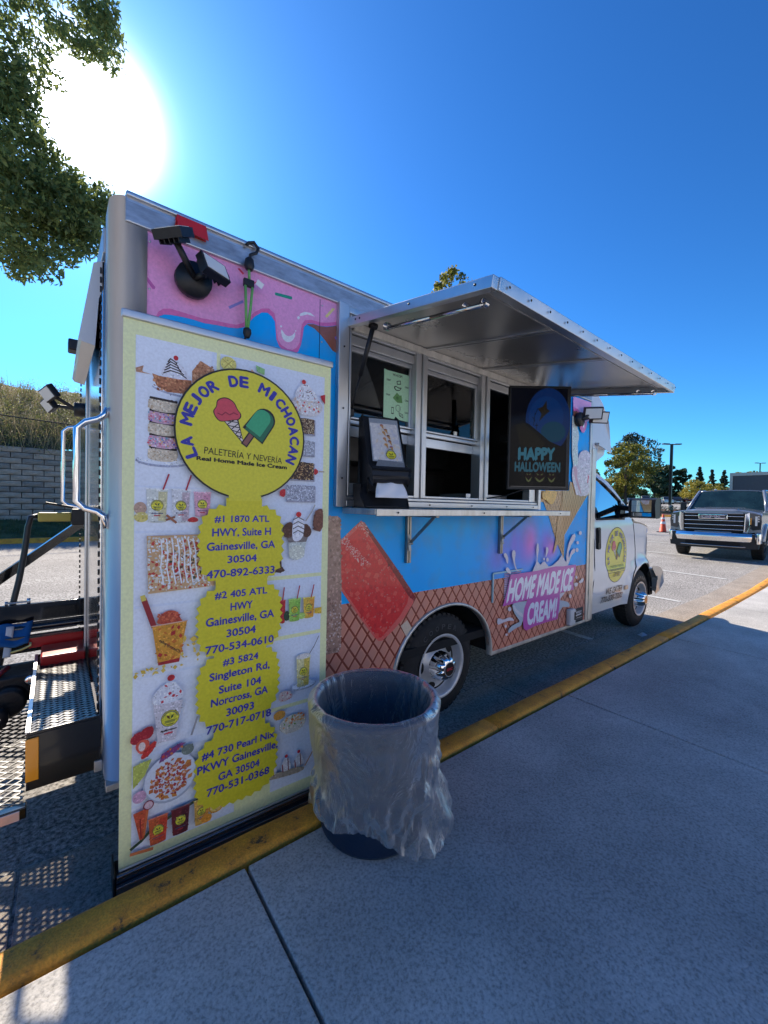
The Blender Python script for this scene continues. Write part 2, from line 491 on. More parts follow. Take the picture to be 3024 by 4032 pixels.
class Ink:
    """flat shapes stacked a hair apart; P maps (u, v, depth) to 3D"""
    def __init__(s, P, step=0.00012):
        s.m = MB(); s.P = P; s.d = 0.0; s.step = step
    def _col(s, n, c): s.m.c += [c] * n
    def poly(s, pts, c, up=True):
        if up: s.d += s.step
        tri = geometry.tessellate_polygon([[Vector((p[0], p[1], 0)) for p in pts]])
        s.m.add([s.P(p[0], p[1], s.d) for p in pts], tri); s._col(len(tri), c)
        if s.mottle and len(pts) > 2:
            xs = [p[0] for p in pts]; ys = [p[1] for p in pts]
            x0, x1, y0, y1 = min(xs), max(xs), min(ys), max(ys)
            if (x1 - x0) * (y1 - y0) < s.mmax and x1 - x0 > s.mottle * 1.5:
                n = len(pts); cy = (y0 + y1) / 2
                def ins(x, y):
                    r = False
                    for i in range(n):
                        a, b = pts[i], pts[i - 1]
                        if (a[1] > y) != (b[1] > y) and x < (b[0] - a[0]) * (y - a[1]) / (b[1] - a[1]) + a[0]: r = not r
                    return r
                k = s.mottle; q = tuple(min(1, v * 1.35 + .03) for v in c); w_ = tuple(v * .62 for v in c); u = tuple(v * .82 for v in c)
                s.speck(x0 + k * .3, y0 + k * .3, x1 - k * .3, y1 - k * .3, k, [q, w_, u, u, q, c], ins, .7)
    mottle = 0; mmax = .02
    def rect(s, x0, y0, x1, y1, c, up=True): s.poly([(x0, y0), (x1, y0), (x1, y1), (x0, y1)], c, up)
    def ell(s, cx, cy, rx, ry, c, n=28, a0=0, a1=2 * PI, rot=0, up=True):
        pts = []
        for k in range(n):
            t = a0 + (a1 - a0) * k / (n if a1 - a0 > 6.28 else n - 1)
            x, y = rx * math.cos(t), ry * math.sin(t)
            pts.append((cx + x * math.cos(rot) - y * math.sin(rot), cy + x * math.sin(rot) + y * math.cos(rot)))
        s.poly(pts, c, up)
    def line(s, pts, w, c):
        s.d += s.step
        for (a, b) in zip(pts[:-1], pts[1:]):
            dx, dy = b[0] - a[0], b[1] - a[1]; l = math.hypot(dx, dy) or 1e-9
            nx, ny = -dy / l * w / 2, dx / l * w / 2
            ex, ey = dx / l * w * 0.25, dy / l * w * 0.25
            q = [(a[0] + nx - ex, a[1] + ny - ey), (a[0] - nx - ex, a[1] - ny - ey), (b[0] - nx + ex, b[1] - ny + ey), (b[0] + nx + ex, b[1] + ny + ey)]
            s.d += 0.000004
            s.m.add([s.P(p[0], p[1], s.d) for p in q], [(0, 1, 2, 3)]); s._col(1, c)
    def ring(s, cx, cy, r, w, c, a0=0, a1=2 * PI, n=64):
        s.d += s.step
        vs = []
        for k in range(n + 1):
            t = a0 + (a1 - a0) * k / n
            vs += [s.P(cx + (r - w) * math.cos(t), cy + (r - w) * math.sin(t), s.d), s.P(cx + r * math.cos(t), cy + r * math.sin(t), s.d)]
        fs = [(2 * k, 2 * k + 1, 2 * k + 3, 2 * k + 2) for k in range(n)]
        s.m.add(vs, fs); s._col(n, c)
    def speck(s, x0, y0, x1, y1, size, cols, inside=None, fill=0.8):
        """jittered specks in cells"""
        s.d += .00003
        top_ = s.d + .00005
        nx = max(1, int((x1 - x0) / size)); ny = max(1, int((y1 - y0) / size))
        sx, sy = (x1 - x0) / nx, (y1 - y0) / ny
        for i in range(nx):
            for j in range(ny):
                if random.random() > fill: continue
                cx = x0 + (i + random.uniform(.2, .8)) * sx; cy = y0 + (j + random.uniform(.2, .8)) * sy; dd = s.d + random.randrange(14) * .000003
                if inside and not inside(cx, cy): continue
                t = random.random() * PI; a = size * random.uniform(0.4, 0.8); b = a * random.uniform(0.35, 0.9)
                q = [(cx + a * math.cos(t), cy + a * math.sin(t)), (cx - b * math.sin(t), cy + b * math.cos(t)), (cx - a * math.cos(t), cy - a * math.sin(t)), (cx + b * math.sin(t), cy - b * math.cos(t))]
                s.m.add([s.P(p[0], p[1], dd) for p in q], [(0, 1, 2, 3)]); s._col(1, random.choice(cols))
        s.d = top_
    def text(s, st, quad, c, bold=0.0):
        """stretch the glyphs of st over quad (bl, br, tr, tl)"""
        s.d += s.step
        v, f = text_geo(st, 0.0)
        if not v: return
        xs = [p[0] for p in v]; ys = [p[1] for p in v]
        e = bold
        x0, x1, y0, y1 = min(xs) - e, max(xs) + e, min(ys) - e, max(ys) + e
        for ex, ey in (((0, 0), (e, 0), (-e, 0), (e * .5, e), (-e * .5, -e)) if bold else ((0, 0),)):
          o = []; s.d += .000004
          for x, y in v:
            u = (x + ex - x0) / (x1 - x0 or 1); w_ = (y + ey - y0) / (y1 - y0 or 1)
            px = (quad[0][0] * (1 - u) + quad[1][0] * u) * (1 - w_) + (quad[3][0] * (1 - u) + quad[2][0] * u) * w_
            py = (quad[0][1] * (1 - u) + quad[1][1] * u) * (1 - w_) + (quad[3][1] * (1 - u) + quad[2][1] * u) * w_
            o.append(s.P(px, py, s.d))
          s.m.add(o, f); s._col(len(f), c)
    def textc(s, st, cx, cy, w_, h, c, bold=0.0, slant=0.0):
        s.text(st, [(cx - w_ / 2 - slant, cy - h / 2), (cx + w_ / 2 - slant, cy - h / 2), (cx + w_ / 2 + slant, cy + h / 2), (cx - w_ / 2 + slant, cy + h / 2)], c, bold)
    def arctext(s, st, cx, cy, r, a0, a1, cw, ch, c, bold=0.03, sy=1.0):
        """letters along an arc, from angle a0 to a1"""
        s.d += s.step
        n = len(st)
        for i, chx in enumerate(st):
            if chx == ' ': continue
            a = a0 + (a1 - a0) * i / (n - 1)
            v, f = text_geo(chx, 0.0)
            xs = [p[0] for p in v]; ys = [p[1] for p in v]
            x0, x1, y0, y1 = min(xs), max(xs), min(ys), max(ys)
            W = cw * (0.4 if chx == 'I' else .7 if chx == 'J' else 1.2 if chx == 'M' else 1.0)
            for ex, ey in ((0, 0), (1, 0), (-1, 0), (0, 1), (0, -1)):
              o = []; s.d += .000004
              for x, y in v:
                lx = ((x - x0) / (x1 - x0 or 1) - 0.5) * W + ex * bold * cw; ly = ((y - y0) / (y1 - y0 or 1) - 0.5) * ch + ey * bold * cw
                rr = r + ly
                px = cx + rr * math.cos(a) + lx * math.sin(a); py = cy + (rr * math.sin(a) - lx * math.cos(a)) * sy
                o.append(s.P(px, py, s.d))
              s.m.add(o, f); s._col(len(f), c)

def smooth_poly(p, it=2):
    for _ in range(it):
        q = []
        for i in range(len(p)):
            a = p[i]; b = p[(i + 1) % len(p)]
            q.append((a[0] * 0.75 + b[0] * 0.25, a[1] * 0.75 + b[1] * 0.25))
            q.append((a[0] * 0.25 + b[0] * 0.75, a[1] * 0.25 + b[1] * 0.75))
        p = q
    return p
C_YEL = srgb(226, 214, 60)
C_BLUE = srgb(52, 52, 160)
C_BLK = (0.012, 0.012, 0.014)

def logo(ink, cx, cy, r, sy=1.0, detail=True, ringw=0.012, extra=None):
    """the yellow round badge: arched words, cone and ice lolly"""
    P = lambda x, y: (cx + x * r, cy + y * r * sy)
    ink.ell(cx, cy, r, r * sy, C_BLK, 48)
    ink.ell(cx, cy, r - ringw, (r - ringw) * sy, C_YEL, 48)
    if not detail:
        ink.ring(cx, cy, r * 0.88, r * 0.13, srgb(120, 124, 96), R(10), R(170), 16)
        ink.poly([P(-0.4, 0.42), P(-0.1, 0.3), P(0.0, -0.12), P(-0.3, 0.08)], srgb(96, 56, 36)); ink.poly([P(0.4, 0.42), P(0.12, 0.3), P(0.04, -0.12), P(0.32, 0.08)], srgb(40, 84, 50))
        ink.poly([P(-.62, -.2), P(.62, -.2), P(.5, -.52), P(-.5, -.52)], srgb(150, 150, 62)); ink.poly([P(-.5, -.62), P(.5, -.62), P(.3, -.84), P(-.3, -.84)], srgb(160, 158, 62))
        return
    k = srgb(25, 25, 30)
    out = smooth_poly([P(-0.44, 0.22), P(-0.47, 0.3), P(-0.42, 0.36), P(-0.42, 0.46), P(-0.3, 0.52), P(-0.18, 0.47), P(-0.13, 0.36), P(-0.07, 0.3), P(-0.1, 0.22), P(-0.2, 0.2), P(-0.3, 0.17), P(-0.38, 0.16)])
    cone = [P(-0.33, 0.19), P(-0.14, 0.25), P(-0.02, -0.14)]
    ink.poly([P(-0.355, 0.2), P(-0.12, 0.27), P(-0.01, -0.17)], k)
    ink.poly(cone, srgb(228, 214, 206))
    for t in (0.2, 0.4, 0.6, 0.8):
        a = (cone[0][0] * (1 - t) + cone[2][0] * t, cone[0][1] * (1 - t) + cone[2][1] * t)
        b = (cone[1][0] * (1 - t) + cone[2][0] * t, cone[1][1] * (1 - t) + cone[2][1] * t)
        a2 = (cone[0][0] * (1 - t + 0.15) + cone[2][0] * (t - 0.15), cone[0][1] * (1 - t + 0.15) + cone[2][1] * (t - 0.15))
        b2 = (cone[1][0] * (1 - t + 0.15) + cone[2][0] * (t - 0.15), cone[1][1] * (1 - t + 0.15) + cone[2][1] * (t - 0.15))
        ink.line([a, b2], r * 0.014, k); ink.line([a2, b], r * 0.014, k)
    c0 = (sum(p[0] for p in out) / len(out), sum(p[1] for p in out) / len(out))
    ink.poly([(c0[0] + (p[0] - c0[0]) * 1.08, c0[1] + (p[1] - c0[1]) * 1.08) for p in out], k)
    ink.poly(out, srgb(214, 78, 92))
    ink.line([P(-0.41, 0.27), P(-0.35, 0.25), P(-0.3, 0.3), P(-0.24, 0.27), P(-0.18, 0.31), P(-0.12, 0.29)], r * 0.016, srgb(150, 40, 60))
    # lolly
    ax = math.atan2(0.44, 0.26) - PI / 2
    def Q(x, y):  # rotated frame of the lolly
        t = R(-33); return P(0.22 + x * math.cos(t) - y * math.sin(t), 0.2 + x * math.sin(t) + y * math.cos(t))
    stick = [Q(-0.035, -0.42), Q(0.035, -0.42), Q(0.035, -0.18), Q(-0.035, -0.18)]
    ink.poly([Q(-0.055, -0.44), Q(0.055, -0.44), Q(0.055, -0.18), Q(-0.055, -0.18)], k)
    ink.poly(stick, srgb(140, 90, 84))
    top = [Q(0.15 * math.cos(t), 0.12 + 0.15 * math.sin(t)) for t in [PI * i / 10 for i in range(11)]]
    big = [Q(0.03 + 0.18 * math.cos(t), 0.1 + 0.18 * math.sin(t)) for t in [PI * i / 10 for i in range(11)]]
    ink.poly([Q(0.22, -0.24)] + big + [Q(-0.17, -0.22)], k)
    ink.poly([Q(0.2, -0.22)] + [Q(0.035 + 0.155 * math.cos(t), 0.09 + 0.155 * math.sin(t)) for t in [PI * i / 10 for i in range(11)]] + [Q(-0.13, -0.22)], srgb(40, 110, 80))
    ink.poly([Q(0.125, -0.17)] + [Q(-0.01 + 0.135 * math.cos(t), 0.1 + 0.135 * math.sin(t)) for t in [PI * i / 10 for i in range(11)]] + [Q(-0.145, -0.17)], srgb(64, 170, 120))

def later(): pass

# ================================================================ THE GROUND
def sm(t): t = max(0.0, min(1.0, t)); return t * t * (3 - 2 * t)
def ramp(x, pts):
    if x <= pts[0][0]: return pts[0][1]
    for (a, b), (c, d) in zip(pts[:-1], pts[1:]):
        if x <= c: return b + (d - b) * (x - a) / (c - a)
    return pts[-1][1]
GX = [(9.5, 0), (15.5, 0.20), (24, 0.46), (44, 0.98), (57, 1.5), (85, 2.4), (117, 3.2), (200, 5.2), (400, 9)]
def gz(x, y):
    a = ramp(x, GX) if x > 0 else 0
    b = ramp(y, [(4.5, 0), (16, 0.2), (40, 0.3)]) * (1 - sm((x - 6) / 10))
    if y < -2: a *= sm((y + 12) / 10)
    return a + b
xs = [-160, -80, -40, -20, -12, -8, -5, -3, -1, 0, 2, 4, 6, 8, 9.5, 11, 13, 15.5, 18, 21, 24, 29, 34, 39, 44, 50, 57, 65, 75, 85, 100, 117, 150, 200, 280, 420]
ys = [-200, -80, -30, -12, -8, -5, -2, 0, 1.65, 2.4, 3, 4.5, 6, 8, 10, 13, 16, 20, 25, 32, 40, 60, 100, 180, 400]
m = MB()
m.add([(x, y, gz(x, y)) for y in ys for x in xs], [(j * len(xs) + i, j * len(xs) + i + 1, (j + 1) * len(xs) + i + 1, (j + 1) * len(xs) + i) for j in range(len(ys) - 1) for i in range(len(xs) - 1)], True)
g = obj('parking_lot', m, M_ASPHALT); set_props(g, kind='structure')

# sidewalk frame: the kerb line runs a hair off the truck's axis
KA = math.atan(-0.0175)
def K(s, t, z): return (s * math.cos(KA) - t * math.sin(KA), 1.545 + s * math.sin(KA) + t * math.cos(KA), z)
def kbox(m, s0, t0, z0, s1, t1, z1):
    vs = [K(*p) for p in [(s0, t0, z0), (s1, t0, z0), (s1, t1, z0), (s0, t1, z0), (s0, t0, z1), (s1, t0, z1), (s1, t1, z1), (s0, t1, z1)]]
    m.add(vs, [(3, 2, 1, 0), (4, 5, 6, 7), (0, 1, 5, 4), (1, 2, 6, 5), (2, 3, 7, 6), (3, 0, 4, 7)])
def kgrid(m, s0, s1, t0, t1, z, nt_=1):
    pass
side = empty('sidewalk', (0, 0, 0), kind='structure')
js = [-9.15, -6.7, -4.27, -1.84, 0.585, 3.03, 5.34, 7.8, 10.2, 12.6, 15.0]
rows = [-0.012, -3.2, -6.4, -9.6]
def zrise(s): return ramp(s, GX)
for a, b in zip(js[:-1], js[1:]):
    for t1, t0 in zip(rows[:-1], rows[1:]):
        m = MB()
        z0, z1 = zrise(a), zrise(b)
        q = [(a + .006, t0 + .006), (b - .006, t0 + .006), (b - .006, t1 - .006), (a + .006, t1 - .006)]
        if t1 > -1: q[2] = (b - .006, t1); q[3] = (a + .006, t1)
        zz = [z0, z1, z1, z0]
        vs = [K(p[0], p[1], -.05) for p in q] + [K(p[0], p[1], .14 + h) for p, h in zip(q, zz)]
        m.add(vs, [(3, 2, 1, 0), (4, 5, 6, 7), (0, 1, 5, 4), (1, 2, 6, 5), (2, 3, 7, 6), (3, 0, 4, 7)])
        obj('slab', m, M_SIDEWALK, side, bevel=0.007)
m = MB()
kbox(m, -9.3, -9.8, -.06, 9.4, -.004, .10)
obj('bedding', m, mat('joint_dirt', (0.012, 0.011, 0.01), 0.95), side)

# yellow kerb: cast lengths with worn paint
def kerb_mat():
    m, t, b = new_mat('worn_yellow_paint')
    L = t.links
    g = t.nodes.new('ShaderNodeNewGeometry')
    n = t.nodes.new('ShaderNodeTexNoise'); n.inputs['Scale'].default_value = 9; n.inputs['Detail'].default_value = 10; n.inputs['Roughness'].default_value = 0.75
    L.new(g.outputs['Position'], n.inputs['Vector'])
    cr = t.nodes.new('ShaderNodeValToRGB'); e = cr.color_ramp.elements
    e[0].position = 0.36; e[0].color = (0.07, 0.05, 0.03, 1); e[1].position = 0.42; e[1].color = (0.66, 0.27, 0.03, 1)
    x = e.new(0.6); x.color = (0.85, 0.38, 0.035, 1)
    L.new(n.outputs[0], cr.inputs[0]); 
    n2 = t.nodes.new('ShaderNodeTexNoise'); n2.inputs['Scale'].default_value = 130; n2.inputs['Detail'].default_value = 3
    L.new(g.outputs['Position'], n2.inputs['Vector'])
    mr = t.nodes.new('ShaderNodeMapRange'); mr.inputs['From Min'].default_value = .35; mr.inputs['From Max'].default_value = .65; mr.inputs['To Min'].default_value = .8; mr.inputs['To Max'].default_value = 1.1
    L.new(n2.outputs[0], mr.inputs[0])
    vm = t.nodes.new('ShaderNodeVectorMath'); vm.operation = 'SCALE'
    L.new(cr.outputs[0], vm.inputs[0]); L.new(mr.outputs[0], vm.inputs['Scale'])
    L.new(vm.outputs[0], b.inputs['Base Color'])
    b.inputs['Roughness'].default_value = 0.7
    bp = t.nodes.new('ShaderNodeBump'); bp.inputs['Distance'].default_value = 0.003; bp.inputs['Strength'].default_value = 0.8
    L.new(n2.outputs[0], bp.inputs['Height']); L.new(bp.outputs[0], b.inputs['Normal'])
    return m
M_KERB = kerb_mat()
kerb = empty('kerb', (0, 0, 0), kind='structure')
kj = [-9.2, -6.15, -3.1, -.35, 2.22, 5.3, 8.35, 11.4, 14.4, 17.5, 20.5]
prof = [(0.012, -.05), (0.012, .118), (0.024, .138), (0.045, .1455), (0.125, .1455), (0.146, .138), (0.158, .12), (0.17, -.05)]
for a, b in zip(kj[:-1], kj[1:]):
    m = MB(); n = len(prof); nn = max(2, int((b - a) / .25))
    vs = []
    for i in range(nn + 1):
        s = a + .004 + (b - a - .008) * i / nn
        for k, (t_, z_) in enumerate(prof):
            j = 0.0025 if 1 <= k <= 6 else 0
            vs.append(K(s, t_ + random.uniform(-j, j), z_ + zrise(s) + random.uniform(-j, j) * .6))
    fs = [(i * n + k, (i + 1) * n + k, (i + 1) * n + k + 1, i * n + k + 1) for i in range(nn) for k in range(n - 1)]
    fs += [tuple(range(n)), tuple(reversed(range(nn * n, nn * n + n)))]
    m.add(vs, fs, True)
    obj('kerb_stone', m, M_KERB, kerb)
gut = empty('gutter', (0, 0, 0), kind='structure')
gj = [-9.2, -6.15, -3.1, -.12, 2.98, 6.45, 9.5]
for a, b in zip(gj[:-1], gj[1:]):
    m = MB(); kbox(m, a + .005, .175, -.04, b - .005, .675, .006)
    obj('gutter_slab', m, M_GUTTER, gut, bevel=0.003)
m = MB(); a, b = 9.5, 20.5
m.grid(lambda u, v: K(a + (b - a) * u, .17 + .505 * v, .006 + zrise(a + (b - a) * u)), 24, 1)
obj('gutter_slab', m, M_GUTTER, gut)

# parking stripes
M_STRIPE = mat('stripe_paint', (0.6, 0.6, 0.57), 0.8, var=0.35, vscale=14)
stripes = empty('painted_stripes', (0, 0, 0), kind='structure')
def stripe(p, q, w_=.1):
    m = MB(); p = Vector((*p, 0)); q = Vector((*q, 0)); d = (q - p).normalized(); s = Vector((-d.y, d.x, 0)) * w_ / 2
    n = 12; vs = []
    for i in range(n + 1):
        c = p + (q - p) * i / n
        for e in (-1, 1):
            x = c + s * e; vs.append((x.x, x.y, gz(x.x, x.y) + .007))
    m.add(vs, [(2 * i, 2 * i + 2, 2 * i + 3, 2 * i + 1) for i in range(n)])
    obj('stripe', m, M_STRIPE, stripes)
for x in (5.02, 8.35, 11.55, 14.9, 18.1, 21.4, 24.7, 28): stripe((x - .06, 2.16), (x + .55, 6.6), .1)
for x in (-2.2,): stripe((x, 2.3), (x + .3, 6.6))

# lawn and low grass strip with the far kerb on the left
def grass_mat(name, a, b_, sc=3):
    return mat(name, a, 0.9, var=0.5, vscale=sc, dirt=b_, bump=0.4, bscale=30)
M_LAWN = grass_mat('grass', (0.075, 0.10, 0.035), (0.035, 0.05, 0.018))
m = MB()
m.grid(lambda u, v: (-14 + 24 * u, 16.15 + 2.8 * v, gz(0, 16) + .13 + .45 * v + .03 * math.sin(u * 60 + v * 9)), 60, 10)
lb = obj('grass_bank', m, M_LAWN); set_props(lb, kind='structure')
# tufts on it
m = MB()
for i in range(9000):
    u = random.uniform(-4, 4); v = random.random(); x = u; y = 16.18 + 2.75 * v; z = gz(0, 16) + .13 + .45 * v
    h = random.uniform(.04, .11); a = random.random() * PI
    m.add([(x - .01 * math.cos(a), y - .01 * math.sin(a), z - .03), (x + .01 * math.cos(a), y + .01 * math.sin(a), z - .03), (x + random.uniform(-.03, .03), y + random.uniform(-.03, .03), z + h)], [(0, 1, 2)])
gt = obj('grass', m, M_LAWN); set_props(gt, kind='stuff')
far = empty('far_kerb', (0, 15.9, 0), kind='structure')
for i in range(-4, 4):
    m = MB(); m.box((i * 3.05 + .01, 16.0, .1), (i * 3.05 + 3.04, 16.16, gz(0, 16) + .15))
    obj('kerb_stone', m, M_KERB, far, bevel=.02)

